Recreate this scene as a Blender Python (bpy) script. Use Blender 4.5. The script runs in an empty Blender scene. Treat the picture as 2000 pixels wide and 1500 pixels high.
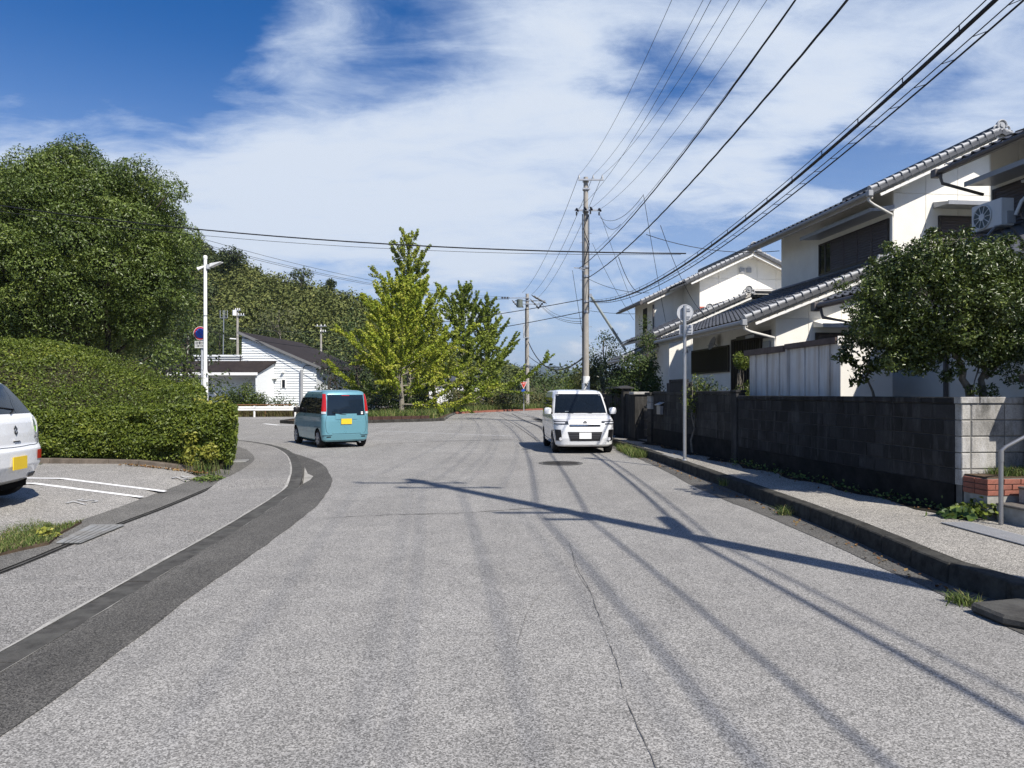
import bpy, bmesh, math, random
import numpy as np
from mathutils import Vector, Matrix, Euler, Quaternion

random.seed(7)
RNG = np.random.default_rng(11)
SC = bpy.context.scene
COL = SC.collection

# ------------------------------------------------------------------ camera, sky, sun, exposure
EYE, FPX, HOR = 1.65, 1387.0, 768.0
cam_d = bpy.data.cameras.new('camera')
cam_d.sensor_width = 36.0
cam_d.lens = 36.0 * FPX / 2000.0
cam_d.shift_y = (HOR - 750.0) / 2000.0
cam_d.clip_start = 0.05
cam_d.clip_end = 20000
cam = bpy.data.objects.new('camera', cam_d)
cam.location = (0, 0, EYE)
cam.rotation_euler = (math.radians(90), 0, 0)
COL.objects.link(cam)
SC.camera = cam

SUN_EL = math.radians(48.0)
SUN_AZ = math.atan2(0.595, -0.804)            # from +Y towards +X
SUN_DIR = Vector((math.sin(SUN_AZ) * math.cos(SUN_EL), math.cos(SUN_AZ) * math.cos(SUN_EL), math.sin(SUN_EL)))
sun_d = bpy.data.lights.new('sun', 'SUN')
sun_d.energy = 5.0
sun_d.angle = math.radians(0.53)
sun_d.color = (1.0, 0.94, 0.86)
sun = bpy.data.objects.new('sun', sun_d)
sun.rotation_euler = SUN_DIR.to_track_quat('Z', 'Y').to_euler()
sun.location = (20, -30, 60)
COL.objects.link(sun)

world = bpy.data.worlds.new('World')
SC.world = world
world.use_nodes = True

def pix_dir(px, py):
    return Vector(((px - 1000) / FPX, 1.0, (HOR - py) / FPX)).normalized()

def build_world():
    nt = world.node_tree
    nt.nodes.clear()
    N, L = nt.nodes, nt.links
    out = N.new('ShaderNodeOutputWorld')
    bg = N.new('ShaderNodeBackground'); bg.inputs['Strength'].default_value = 0.09
    L.new(bg.outputs[0], out.inputs[0])
    sky = N.new('ShaderNodeTexSky')
    sky.sky_type = 'NISHITA'; sky.sun_disc = False
    sky.sun_elevation = SUN_EL; sky.sun_rotation = SUN_AZ
    sky.air_density = 1.0; sky.dust_density = 0.6; sky.ozone_density = 2.2
    hs = N.new('ShaderNodeHueSaturation'); hs.inputs['Saturation'].default_value = 1.5
    hs.inputs['Value'].default_value = 0.90
    L.new(sky.outputs[0], hs.inputs['Color'])
    tc = N.new('ShaderNodeTexCoord')
    sep = N.new('ShaderNodeSeparateXYZ'); L.new(tc.outputs['Generated'], sep.inputs[0])

    def math_(op, a, b=None, clamp=False):
        n = N.new('ShaderNodeMath'); n.operation = op; n.use_clamp = clamp
        for i, x in enumerate((a, b)):
            if x is None: continue
            if isinstance(x, (int, float)): n.inputs[i].default_value = x
            else: L.new(x, n.inputs[i])
        return n.outputs[0]
    # clouds live on a flat layer above: direction / (height + bit)
    zz = math_('ADD', math_('MAXIMUM', sep.outputs[2], 0.0), 0.16)
    cx = math_('DIVIDE', sep.outputs[0], zz)
    cy = math_('DIVIDE', sep.outputs[1], zz)
    comb = N.new('ShaderNodeCombineXYZ'); L.new(cx, comb.inputs[0]); L.new(cy, comb.inputs[1])

    def noise(scale, detail, rough, rot=0.0, sx=1.0, sy=1.0, off=(0, 0, 0), dist=0.0):
        m = N.new('ShaderNodeMapping')
        m.inputs['Rotation'].default_value = (0, 0, rot)
        m.inputs['Scale'].default_value = (sx, sy, 1)
        m.inputs['Location'].default_value = off
        L.new(comb.outputs[0], m.inputs[0])
        n = N.new('ShaderNodeTexNoise'); n.noise_dimensions = '3D'
        n.inputs['Scale'].default_value = scale; n.inputs['Detail'].default_value = detail
        n.inputs['Roughness'].default_value = rough; n.inputs['Distortion'].default_value = dist
        L.new(m.outputs[0], n.inputs['Vector'])
        return n.outputs['Fac']
    big = noise(0.55, 5, 0.55, rot=0.5, sx=0.8, sy=1.3, off=(3.1, 1.7, 0), dist=0.6)
    mid = noise(1.5, 9, 0.62, rot=0.30, sx=0.8, sy=1.4, off=(0.4, 5.2, 0), dist=0.5)
    fine = noise(5.0, 10, 0.68, rot=0.45, sx=0.7, sy=1.4, off=(7, 2, 0), dist=0.7)
    dens = math_('ADD', math_('MULTIPLY', big, 0.55), math_('ADD', math_('MULTIPLY', mid, 0.95), math_('MULTIPLY', fine, 0.62)))

    # directions bent by turbulence, so that every patch gets a ragged outline
    wm = N.new('ShaderNodeMapping'); wm.inputs['Rotation'].default_value = (0, 0, .4); wm.inputs['Scale'].default_value = (.8, 1.5, 1)
    L.new(comb.outputs[0], wm.inputs[0])
    wn = N.new('ShaderNodeTexNoise'); wn.inputs['Scale'].default_value = 1.3; wn.inputs['Detail'].default_value = 7; wn.inputs['Roughness'].default_value = 0.6
    L.new(wm.outputs[0], wn.inputs['Vector'])
    ws = N.new('ShaderNodeVectorMath'); ws.operation = 'MULTIPLY_ADD'
    ws.inputs[1].default_value = (.42, .12, .26); ws.inputs[2].default_value = (-.21, -.06, -.13)
    L.new(wn.outputs['Color'], ws.inputs[0])
    wa = N.new('ShaderNodeVectorMath'); wa.operation = 'ADD'
    L.new(tc.outputs['Generated'], wa.inputs[0]); L.new(ws.outputs[0], wa.inputs[1])
    wq = N.new('ShaderNodeVectorMath'); wq.operation = 'NORMALIZE'; L.new(wa.outputs[0], wq.inputs[0])
    warped = wq.outputs[0]

    def spot(px, py, r, amount):
        """A soft patch of sky round one direction: clear (negative) or cloudy (positive)."""
        d = pix_dir(px, py)
        v = N.new('ShaderNodeVectorMath'); v.operation = 'DISTANCE'
        L.new(warped, v.inputs[0]); v.inputs[1].default_value = d
        mr = N.new('ShaderNodeMapRange'); mr.interpolation_type = 'SMOOTHSTEP'
        mr.inputs['From Min'].default_value = 0.0; mr.inputs['From Max'].default_value = r
        mr.inputs['To Min'].default_value = amount; mr.inputs['To Max'].default_value = 0.0
        L.new(v.outputs['Value'], mr.inputs['Value'])
        return mr.outputs[0]
    for s in CLOUD_SPOTS:
        dens = math_('ADD', dens, spot(*s))
    mr = N.new('ShaderNodeMapRange'); mr.interpolation_type = 'SMOOTHSTEP'
    mr.inputs['From Min'].default_value = 0.94; mr.inputs['From Max'].default_value = 1.64
    L.new(dens, mr.inputs['Value'])
    fac = math_('MULTIPLY', mr.outputs[0], 0.90)
    # a thin veil of haze towards the horizon
    veil = N.new('ShaderNodeMapRange'); veil.interpolation_type = 'SMOOTHSTEP'
    veil.inputs['From Min'].default_value = 0.46; veil.inputs['From Max'].default_value = 0.02
    veil.inputs['To Min'].default_value = 0.0; veil.inputs['To Max'].default_value = 0.62
    L.new(sep.outputs[2], veil.inputs['Value'])
    fac = math_('MAXIMUM', fac, veil.outputs[0])
    # cumulus near the horizon: denser, greyer undersides
    cc = N.new('ShaderNodeMixRGB')
    cc.inputs[1].default_value = (4.1, 5.3, 7.4, 1)
    cc.inputs[2].default_value = (6.3, 6.85, 7.6, 1)
    mr2 = N.new('ShaderNodeMapRange')
    mr2.inputs['From Min'].default_value = 1.0; mr2.inputs['From Max'].default_value = 1.7
    L.new(dens, mr2.inputs['Value']); L.new(mr2.outputs[0], cc.inputs[0])
    mix = N.new('ShaderNodeMixRGB')
    # heaped clouds standing low over the horizon
    cm = N.new('ShaderNodeMapping'); cm.inputs['Scale'].default_value = (1, 1, 2.1); cm.inputs['Location'].default_value = (.35, .1, .2)
    L.new(tc.outputs['Generated'], cm.inputs[0])
    cn = N.new('ShaderNodeTexNoise'); cn.inputs['Scale'].default_value = 9.0; cn.inputs['Detail'].default_value = 9; cn.inputs['Roughness'].default_value = .58
    L.new(cm.outputs[0], cn.inputs['Vector'])
    band = ramp(N, [(.02, (.35,) * 3), (.07, (1,) * 3), (.12, (.75,) * 3), (.20, (0,) * 3)]); L.new(sep.outputs[2], band.inputs[0])
    cr = N.new('ShaderNodeMapRange'); cr.interpolation_type = 'SMOOTHSTEP'
    cr.inputs['From Min'].default_value = .50; cr.inputs['From Max'].default_value = .66
    L.new(cn.outputs['Fac'], cr.inputs['Value'])
    cumulus = math_('MULTIPLY', cr.outputs[0], band.outputs[0])
    cv = ramp(N, [(.46, (4.2, 5.0, 6.3)), (.66, (7.4, 7.7, 8.0))]); L.new(cn.outputs['Fac'], cv.inputs[0])
    deep = N.new('ShaderNodeMixRGB'); deep.blend_type = 'MULTIPLY'; deep.inputs[0].default_value = 1.0
    deep.inputs[2].default_value = (.74, .79, 1.0, 1); L.new(hs.outputs[0], deep.inputs[1])
    L.new(fac, mix.inputs[0]); L.new(deep.outputs[0], mix.inputs[1]); L.new(cc.outputs[0], mix.inputs[2])
    L.new(mixc(N, L, cumulus, mix.outputs[0], cv.outputs[0]), bg.inputs['Color'])

CLOUD_SPOTS = [
    (110, 30, 0.46, -0.62), (430, 110, 0.26, -0.30), (250, 170, 0.22, -0.24),
    (180, 350, 0.36, 0.82), (480, 310, 0.24, 0.36), (700, 310, 0.30, 0.40), (1000, 310, 0.30, 0.34), (40, 310, 0.2, 0.26),
    (640, 40, 0.15, 0.50), (760, 180, 0.16, -0.24), (900, 120, 0.18, -0.18),
    (1150, 70, 0.26, 0.38), (1260, 175, 0.10, -0.34), (1340, 185, 0.10, -0.30), (1740, 265, 0.12, -0.34), (1620, 280, 0.09, -0.16),
    (1800, 60, 0.34, 0.36), (1400, 340, 0.26, 0.34), (1550, 120, 0.2, 0.22),
    (560, 480, 0.2, 0.06), (900, 420, 0.3, 0.18), (300, 480, 0.25, 0.12), (1130, 640, 0.1, 0.25),
]
SC.view_settings.view_transform = 'Standard'
SC.view_settings.look = 'None'
SC.view_settings.exposure = 0.5
SC.view_settings.gamma = 1.0
SC.view_settings.use_curve_mapping = False
SC.render.engine = 'CYCLES'
SC.cycles.max_bounces = 6
SC.cycles.diffuse_bounces = 3
SC.cycles.glossy_bounces = 3
SC.cycles.transmission_bounces = 4
SC.cycles.transparent_max_bounces = 8
SC.cycles.use_denoising = True
try:
    SC.cycles.denoiser = 'OPENIMAGEDENOISE'
    SC.cycles.denoising_input_passes = 'RGB_ALBEDO_NORMAL'
    SC.cycles.denoising_prefilter = 'NONE'
except Exception:
    pass
SC.cycles.sample_clamp_indirect = 6.0
# ------------------------------------------------------------------ helpers
MW = {}

def A(px, py, Y):
    """The point at depth Y that the photograph shows at (px, py)."""
    return Vector(((px - 1000) / FPX * Y, Y, EYE + (HOR - py) / FPX * Y))

def G(px, py, z=0.0):
    """The point at height z that the photograph shows at (px, py)."""
    Y = FPX * (EYE - z) / (py - HOR)
    return Vector(((px - 1000) / FPX * Y, Y, z))

# the street frame: u away from the road, v along the houses
ST = math.asin(0.1093)
def UV(u, v, z=0.0):
    return Vector((math.cos(ST) * u - math.sin(ST) * v, math.sin(ST) * u + math.cos(ST) * v, z))

def tag(o, label=None, cat=None, group=None, kind=None):
    if label: o['label'] = label
    if cat: o['category'] = cat
    if group: o['group'] = group
    if kind: o['kind'] = kind
    return o

def thing(name, label, cat, loc=(0, 0, 0), rz=0.0, group=None, kind=None):
    o = bpy.data.objects.new(name, None)
    o.empty_display_size = 0.2
    o.location = loc; o.rotation_euler = (0, 0, rz)
    COL.objects.link(o)
    MW[o.name] = Matrix.Translation(Vector(loc)) @ Matrix.Rotation(rz, 4, 'Z')
    return tag(o, label, cat, group, kind)

class MB:
    def __init__(s):
        s.v, s.f, s.m = [], [], []
    def add(s, verts, faces, m=0):
        b = len(s.v)
        s.v += [tuple(p) for p in verts]
        s.f += [tuple(b + i for i in f) for f in faces]
        s.m += [m] * len(faces)
        return s
    def box(s, x0, x1, y0, y1, z0, z1, m=0):
        v = [(x, y, z) for z in (z0, z1) for y in (y0, y1) for x in (x0, x1)]
        return s.add(v, [(0, 2, 3, 1), (4, 5, 7, 6), (0, 1, 5, 4), (2, 6, 7, 3), (0, 4, 6, 2), (1, 3, 7, 5)], m)
    def obox(s, c, size, rot=(0, 0, 0), m=0):
        R = rot if isinstance(rot, Matrix) else Euler(rot).to_matrix()
        c = Vector(c); h = Vector(size) / 2
        v = [c + R @ Vector((x * h.x, y * h.y, z * h.z)) for z in (-1, 1) for y in (-1, 1) for x in (-1, 1)]
        return s.add(v, [(0, 2, 3, 1), (4, 5, 7, 6), (0, 1, 5, 4), (2, 6, 7, 3), (0, 4, 6, 2), (1, 3, 7, 5)], m)
    def bar(s, a, b, w, h, m=0):
        """A rectangular bar from a to b."""
        a, b = Vector(a), Vector(b); d = b - a
        R = d.to_track_quat('Y', 'Z').to_matrix()
        return s.obox((a + b) / 2, (w, d.length, h), R, m)
    def quad(s, *p, m=0):
        return s.add(p, [tuple(range(len(p)))], m)
    def prism(s, poly, vec, m=0):
        """poly: a list of 3-D points in one plane; vec: the extrusion."""
        n = len(poly); vec = Vector(vec)
        v = [Vector(p) for p in poly] + [Vector(p) + vec for p in poly]
        nn = Vector((0, 0, 0))
        for i in range(n):
            nn += Vector(poly[i]).cross(Vector(poly[(i + 1) % n]))
        f = [tuple(range(n)), tuple(range(2 * n - 1, n - 1, -1))] + [(i, n + i, n + (i + 1) % n, (i + 1) % n) for i in range(n)]
        if nn.dot(vec) > 0:
            f = [tuple(reversed(x)) for x in f]
        return s.add(v, f, m)
    def tube(s, pts, r, n=8, m=0, caps=True):
        pts = [Vector(p) for p in pts]
        rs = r if isinstance(r, (list, tuple)) else [r] * len(pts)
        V, F = [], []
        up = Vector((0, 0, 1))
        prev = None
        for i, p in enumerate(pts):
            d = (pts[min(i + 1, len(pts) - 1)] - pts[max(i - 1, 0)])
            d = d.normalized() if d.length > 1e-9 else Vector((0, 0, 1))
            if prev is None:
                x = d.cross(up if abs(d.z) < 0.95 else Vector((0, 1, 0))).normalized()
            else:
                x = (prev - d * prev.dot(d)).normalized()
            prev = x
            y = d.cross(x)
            for k in range(n):
                a = 2 * math.pi * k / n
                V.append(p + (x * math.cos(a) + y * math.sin(a)) * rs[i])
        for i in range(len(pts) - 1):
            for k in range(n):
                F.append((i * n + k, i * n + (k + 1) % n, (i + 1) * n + (k + 1) % n, (i + 1) * n + k))
        if caps:
            F.append(tuple(range(n - 1, -1, -1)))
            F.append(tuple((len(pts) - 1) * n + k for k in range(n)))
        return s.add(V, F, m)
    def cyl(s, c, r, h, n=16, m=0, axis='Z', r2=None):
        c = Vector(c); d = {'X': Vector((1, 0, 0)), 'Y': Vector((0, 1, 0)), 'Z': Vector((0, 0, 1))}[axis] if isinstance(axis, str) else Vector(axis).normalized()
        return s.tube([c - d * h / 2, c + d * h / 2], [r, r if r2 is None else r2], n, m)
    def lathe(s, prof, c=(0, 0, 0), n=16, m=0):
        c = Vector(c); V, F = [], []
        for r, z in prof:
            for k in range(n):
                a = 2 * math.pi * k / n
                V.append(c + Vector((r * math.cos(a), r * math.sin(a), z)))
        for i in range(len(prof) - 1):
            for k in range(n):
                F.append((i * n + k, i * n + (k + 1) % n, (i + 1) * n + (k + 1) % n, (i + 1) * n + k))
        F.append(tuple(range(n - 1, -1, -1)))
        F.append(tuple((len(prof) - 1) * n + k for k in range(n)))
        return s.add(V, F, m)
    def strip(s, a, b, m=0):
        """A ribbon between two point rows of equal length."""
        n = len(a)
        return s.add(list(a) + list(b), [(i, i + 1, n + i + 1, n + i) for i in range(n - 1)], m)
    def grid(s, rows, m=0):
        nr, nc = len(rows), len(rows[0])
        V = [p for r in rows for p in r]
        F = [(i * nc + j, i * nc + j + 1, (i + 1) * nc + j + 1, (i + 1) * nc + j) for i in range(nr - 1) for j in range(nc - 1)]
        return s.add(V, F, m)
    def mesh(s, name, mats):
        me = bpy.data.meshes.new(name)
        me.from_pydata(s.v, [], s.f)
        for x in (mats if isinstance(mats, (list, tuple)) else [mats]):
            me.materials.append(x)
        if any(s.m):
            me.polygons.foreach_set('material_index', s.m)
        me.update()
        return me
    def build(s, name, mats, parent=None, smooth=False, bevel=0.0, world=False, loc=None, fix=False, angle=40):
        if parent is not None and world:
            inv = MW[parent.name].inverted()
            s.v = [tuple(inv @ Vector(p)) for p in s.v]
        if parent is None and loc is not None:
            l = Vector(loc); s.v = [tuple(Vector(p) - l) for p in s.v]
        me = s.mesh(name, mats)
        if fix:
            bm = bmesh.new(); bm.from_mesh(me)
            bmesh.ops.recalc_face_normals(bm, faces=bm.faces); bm.to_mesh(me); bm.free()
        o = place(me, name, parent)
        if parent is None and loc is not None:
            o.location = loc; MW[o.name] = Matrix.Translation(loc)
        if smooth:
            for p in me.polygons: p.use_smooth = True
            if angle:
                try: me.set_sharp_from_angle(angle=math.radians(angle))
                except Exception: pass
        if bevel:
            md = o.modifiers.new('edge', 'BEVEL'); md.width = bevel; md.segments = 1
            md.limit_method = 'ANGLE'; md.angle_limit = math.radians(40)
        return o

def place(me, name, parent=None, mat=None):
    o = bpy.data.objects.new(name, me)
    COL.objects.link(o)
    if parent is not None:
        o.parent = parent
        MW[o.name] = MW.get(parent.name, Matrix.Identity(4))
    else:
        MW[o.name] = Matrix.Identity(4)
    if mat is not None:
        o.matrix_local = mat
        MW[o.name] = MW[o.name] @ mat
    return o

def text_mesh(body, size, depth=0.002, align='CENTER'):
    cu = bpy.data.curves.new('lettering', 'FONT')
    cu.body = body; cu.size = size; cu.extrude = depth; cu.align_x = align; cu.align_y = 'CENTER'
    o = bpy.data.objects.new('lettering', cu)
    COL.objects.link(o)
    dg = bpy.context.evaluated_depsgraph_get()
    me = bpy.data.meshes.new_from_object(o.evaluated_get(dg))
    bpy.data.objects.remove(o, do_unlink=True)
    bpy.data.curves.remove(cu)
    return me

def resample(pts, step):
    """Points along a polyline (smoothed by Catmull-Rom) about a step apart."""
    P = [Vector(p) for p in pts]
    fine = []
    for i in range(len(P) - 1):
        p0, p1, p2, p3 = P[max(i - 1, 0)], P[i], P[i + 1], P[min(i + 2, len(P) - 1)]
        for k in range(12):
            t = k / 12
            fine.append(0.5 * ((2 * p1) + (p2 - p0) * t + (2 * p0 - 5 * p1 + 4 * p2 - p3) * t * t + (3 * p1 - p0 - 3 * p2 + p3) * t ** 3))
    fine.append(P[-1])
    d = [0.0]
    for i in range(1, len(fine)): d.append(d[-1] + (fine[i] - fine[i - 1]).length)
    n = max(2, int(round(d[-1] / step)))
    out, j = [], 0
    for k in range(n + 1):
        t = d[-1] * k / n
        while j < len(d) - 2 and d[j + 1] < t: j += 1
        w = (t - d[j]) / max(1e-9, d[j + 1] - d[j])
        out.append(fine[j].lerp(fine[j + 1], w))
    return out

def offset(pts, dist):
    """A polyline in the ground plane moved sideways (positive: to its own right)."""
    out = []
    for i, p in enumerate(pts):
        d = pts[min(i + 1, len(pts) - 1)] - pts[max(i - 1, 0)]
        n = Vector((d.y, -d.x, 0)).normalized()
        out.append(p + n * dist)
    return out

# ------------------------------------------------------------------ materials
MATS = {}
def nodes_of(name):
    m = bpy.data.materials.new(name); m.use_nodes = True
    nt = m.node_tree; b = nt.nodes['Principled BSDF']
    return m, nt, nt.nodes, nt.links, b

def ramp(N, stops, interp='LINEAR'):
    r = N.new('ShaderNodeValToRGB'); r.color_ramp.interpolation = interp
    e = r.color_ramp.elements
    while len(e) < len(stops): e.new(0.5)
    for i, (p, c) in enumerate(stops):
        e[i].position = p; e[i].color = (*c, 1) if len(c) == 3 else c
    return r

# (ramp, mixc are used by the sky)
def tex_noise(N, L, vec, scale, detail=4, rough=0.55, stretch=None):
    if stretch:
        mp = N.new('ShaderNodeMapping'); mp.inputs['Scale'].default_value = stretch
        L.new(vec, mp.inputs[0]); vec = mp.outputs[0]
    n = N.new('ShaderNodeTexNoise'); n.inputs['Scale'].default_value = scale
    n.inputs['Detail'].default_value = detail; n.inputs['Roughness'].default_value = rough
    L.new(vec, n.inputs['Vector'])
    return n.outputs['Fac']

def mixc(N, L, fac, a, b, mode='MIX'):
    m = N.new('ShaderNodeMixRGB'); m.blend_type = mode
    for i, x in ((0, fac), (1, a), (2, b)):
        if isinstance(x, (int, float)): m.inputs[i].default_value = x
        elif isinstance(x, tuple): m.inputs[i].default_value = (*x, 1) if len(x) == 3 else x
        else: L.new(x, m.inputs[i])
    return m.outputs[0]

build_world()

def plain(name, col, rough=0.6, spec=0.4, metal=0.0, vary=0.12, scale=6.0, bump=0.0, bscale=40.0, dirt=None, dscale=1.5, coat=0.0, damt=0.6, stretch=None):
    """A surface of one colour with a little grain, and (dirt) stains of a second colour."""
    if name in MATS: return MATS[name]
    m, nt, N, L, b = nodes_of(name)
    tc = N.new('ShaderNodeTexCoord'); vec = tc.outputs['Object']
    c = tex_noise(N, L, vec, scale, 5, 0.6)
    lo = tuple(x * (1 - vary) for x in col); hi = tuple(min(1, x * (1 + vary)) for x in col)
    r = ramp(N, [(0.3, lo), (0.7, hi)]); L.new(c, r.inputs[0])
    out = r.outputs[0]
    if dirt:
        d = tex_noise(N, L, vec, dscale, 7, 0.7, stretch)
        rr = ramp(N, [(0.45, (0, 0, 0)), (0.68, (damt, damt, damt))]); L.new(d, rr.inputs[0])
        out = mixc(N, L, rr.outputs[0], out, dirt)
    L.new(out, b.inputs['Base Color'])
    b.inputs['Roughness'].default_value = rough
    b.inputs['Specular IOR Level'].default_value = spec
    b.inputs['Metallic'].default_value = metal
    b.inputs['Coat Weight'].default_value = coat
    if bump:
        bn = N.new('ShaderNodeBump'); bn.inputs['Strength'].default_value = bump; bn.inputs['Distance'].default_value = 0.01
        L.new(tex_noise(N, L, vec, bscale, 6, 0.6), bn.inputs['Height']); L.new(bn.outputs[0], b.inputs['Normal'])
    MATS[name] = m
    return m

def asphalt(name, lo, hi, cell=95.0, patch=0.18, warm=(1, 1, 1), bump=0.5, streak=0.0):
    """Worn asphalt: pale stones in a darker binder, with broad faded patches."""
    m, nt, N, L, b = nodes_of(name)
    tc = N.new('ShaderNodeTexCoord'); vec = tc.outputs['Object']
    vo = N.new('ShaderNodeTexVoronoi'); vo.inputs['Scale'].default_value = cell
    L.new(vec, vo.inputs['Vector'])
    sep = N.new('ShaderNodeSeparateColor'); L.new(vo.outputs['Color'], sep.inputs[0])
    mid = tuple((a * 0.62 + c * 0.38) for a, c in zip(lo, hi))
    r = ramp(N, [(0.0, lo), (0.45, mid), (0.8, tuple(x * 0.8 for x in hi)), (1.0, hi)]); L.new(sep.outputs[0], r.inputs[0])
    edge = ramp(N, [(0.0, (1, 1, 1)), (0.75, (0.55, 0.55, 0.55))]); L.new(vo.outputs['Distance'], edge.inputs[0])
    mul = N.new('ShaderNodeMath'); mul.operation = 'MULTIPLY'; mul.inputs[1].default_value = 1.0
    col = r.outputs[0]
    n1 = tex_noise(N, L, vec, 0.33, 6, 0.62)
    rr = ramp(N, [(0.28, (1 - patch,) * 3), (0.72, (1 + patch,) * 3)]); L.new(n1, rr.inputs[0])
    col = mixc(N, L, 1.0, col, rr.outputs[0], 'MULTIPLY')
    n2 = tex_noise(N, L, vec, 2.6, 5, 0.7)
    r3 = ramp(N, [(0.3, (0.90, 0.90, 0.90)), (0.7, (1.09, 1.085, 1.07))]); L.new(n2, r3.inputs[0])
    col = mixc(N, L, 1.0, col, r3.outputs[0], 'MULTIPLY')
    if streak:
        sp = tex_noise(N, L, vec, 1.1, 8, 0.72)
        rs = ramp(N, [(.60, (1, 1, 1)), (.74, (.80, .80, .80))]); L.new(sp, rs.inputs[0])
        col = mixc(N, L, 1.0, col, rs.outputs[0], 'MULTIPLY')
        n4 = tex_noise(N, L, vec, 1.0, 4, 0.6, (1.5, 0.06, 1))
        r4 = ramp(N, [(0.38, (1 - streak,) * 3), (0.62, (1 + streak * 0.4,) * 3)]); L.new(n4, r4.inputs[0])
        col = mixc(N, L, 1.0, col, r4.outputs[0], 'MULTIPLY')
    col = mixc(N, L, 1.0, col, warm, 'MULTIPLY')
    L.new(col, b.inputs['Base Color'])
    b.inputs['Roughness'].default_value = 0.88
    b.inputs['Specular IOR Level'].default_value = 0.22
    bn = N.new('ShaderNodeBump'); bn.inputs['Strength'].default_value = bump; bn.inputs['Distance'].default_value = 0.004
    L.new(sep.outputs[1], bn.inputs['Height']); L.new(bn.outputs[0], b.inputs['Normal'])
    MATS[name] = m
    return m

def leafmat(name, stops, rough=0.42, spec=0.35, trans=0.22):
    """Leaves: each leaf carries its own number (rnd) that picks its tint."""
    m, nt, N, L, b = nodes_of(name)
    at = N.new('ShaderNodeAttribute'); at.attribute_name = 'rnd'
    r = ramp(N, stops); L.new(at.outputs['Fac'], r.inputs[0])
    L.new(r.outputs[0], b.inputs['Base Color'])
    b.inputs['Roughness'].default_value = rough
    b.inputs['Specular IOR Level'].default_value = spec
    if trans:
        tr = N.new('ShaderNodeBsdfTranslucent'); L.new(r.outputs[0], tr.inputs['Color'])
        mx = N.new('ShaderNodeMixShader'); mx.inputs[0].default_value = trans
        L.new(b.outputs[0], mx.inputs[1]); L.new(tr.outputs[0], mx.inputs[2])
        out = N['Material Output']; L.new(mx.outputs[0], out.inputs['Surface'])
    MATS[name] = m
    return m

# ------------------------------------------------------------------ foliage
def unit(a):
    return a / np.maximum(np.linalg.norm(a, axis=1, keepdims=True), 1e-9)

def leaf_mesh(name, P, D, size, mat, aspect=0.5, spread=0.8, fold=0.18, tone=None, droop=0.0, core=None, jit=0.35, tonew=0.45):
    """A mesh of leaf-sized blades. P: points, D: the way each one faces; tone: 0..1 per leaf."""
    P = np.asarray(P, float); n = len(P)
    nrm = unit(np.asarray(D, float) + RNG.normal(size=(n, 3)) * spread)
    t = RNG.normal(size=(n, 3)); t[:, 2] -= droop
    t = unit(t - nrm * np.sum(t * nrm, axis=1, keepdims=True))
    b = np.cross(nrm, t)
    sz = size * (1 + jit * RNG.uniform(-1, 1, size=(n, 1)))
    v = np.empty((n, 4, 3))
    v[:, 0] = P - t * sz * 0.5
    v[:, 1] = P + b * sz * 0.5 * aspect + nrm * sz * fold * 0.5
    v[:, 2] = P + t * sz * 0.5
    v[:, 3] = P - b * sz * 0.5 * aspect + nrm * sz * fold * 0.5
    V = v.reshape(-1, 3)
    idx = np.arange(n)[:, None] * 4
    tri = np.concatenate([idx + 0, idx + 1, idx + 2, idx + 0, idx + 2, idx + 3], axis=1).reshape(-1)
    rnd = RNG.uniform(0, 1, n)
    if tone is not None: rnd = (1 - tonew) * rnd + tonew * np.asarray(tone)
    rnd = np.repeat(rnd, 4)
    nv, nf = len(V), 2 * n
    mi = np.zeros(nf, dtype=np.int32)
    starts = np.arange(nf) * 3
    mats = [mat]
    if core is not None:
        cv, cf, cm = core                      # numpy verts, list of quads
        cq = np.asarray(cf, dtype=np.int64)
        tri2 = np.concatenate([cq[:, [0, 1, 2]], cq[:, [0, 2, 3]]]).reshape(-1) + nv
        V = np.concatenate([V, np.asarray(cv, float)]); rnd = np.concatenate([rnd, np.full(len(cv), 0.1)])
        tri = np.concatenate([tri, tri2]); k = len(tri2) // 3
        mi = np.concatenate([mi, np.ones(k, dtype=np.int32)]); nf += k
        starts = np.arange(nf) * 3
        mats.append(cm)
    me = bpy.data.meshes.new(name)
    me.vertices.add(len(V)); me.vertices.foreach_set('co', V.astype(np.float32).reshape(-1))
    me.loops.add(len(tri)); me.loops.foreach_set('vertex_index', tri.astype(np.int32))
    me.polygons.add(nf); me.polygons.foreach_set('loop_start', starts.astype(np.int32))
    for x in mats: me.materials.append(x)
    me.polygons.foreach_set('material_index', mi)
    at = me.attributes.new('rnd', 'FLOAT', 'POINT'); at.data.foreach_set('value', rnd.astype(np.float32))
    me.update(calc_edges=True); me.validate()
    return me

def sphere_dirs(n):
    return unit(RNG.normal(size=(n, 3)))

def blob_points(blobs, per, shell=0.55, flat=1.0, updir=0.35):
    """Leaves spread through the outer part of many lumps. blobs: (x, y, z, r)."""
    P, D, T = [], [], []
    for (x, y, z, r) in blobs:
        k = max(6, int(per * r * r))
        d = sphere_dirs(k)
        w = RNG.normal(size=(3, 3)) * 2.6; ph = RNG.uniform(0, 6.3, 3)
        lump = 1 + .17 * np.sin(d @ w[0] + ph[0]) + .14 * np.sin(d @ (w[1] * 1.8) + ph[1]) + .08 * np.sin(d @ (w[2] * 3.0) + ph[2])
        rad = r * lump[:, None] * (shell + (1 - shell) * RNG.uniform(0, 1, (k, 1)) ** 0.6)
        p = d * rad * np.array([1, 1, flat]) + np.array([x, y, z])
        P.append(p); dd = d.copy(); dd[:, 2] += updir; D.append(dd)
        T.append(np.full(k, RNG.uniform(0, 1)))
    return np.concatenate(P), np.concatenate(D), np.concatenate(T)

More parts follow.
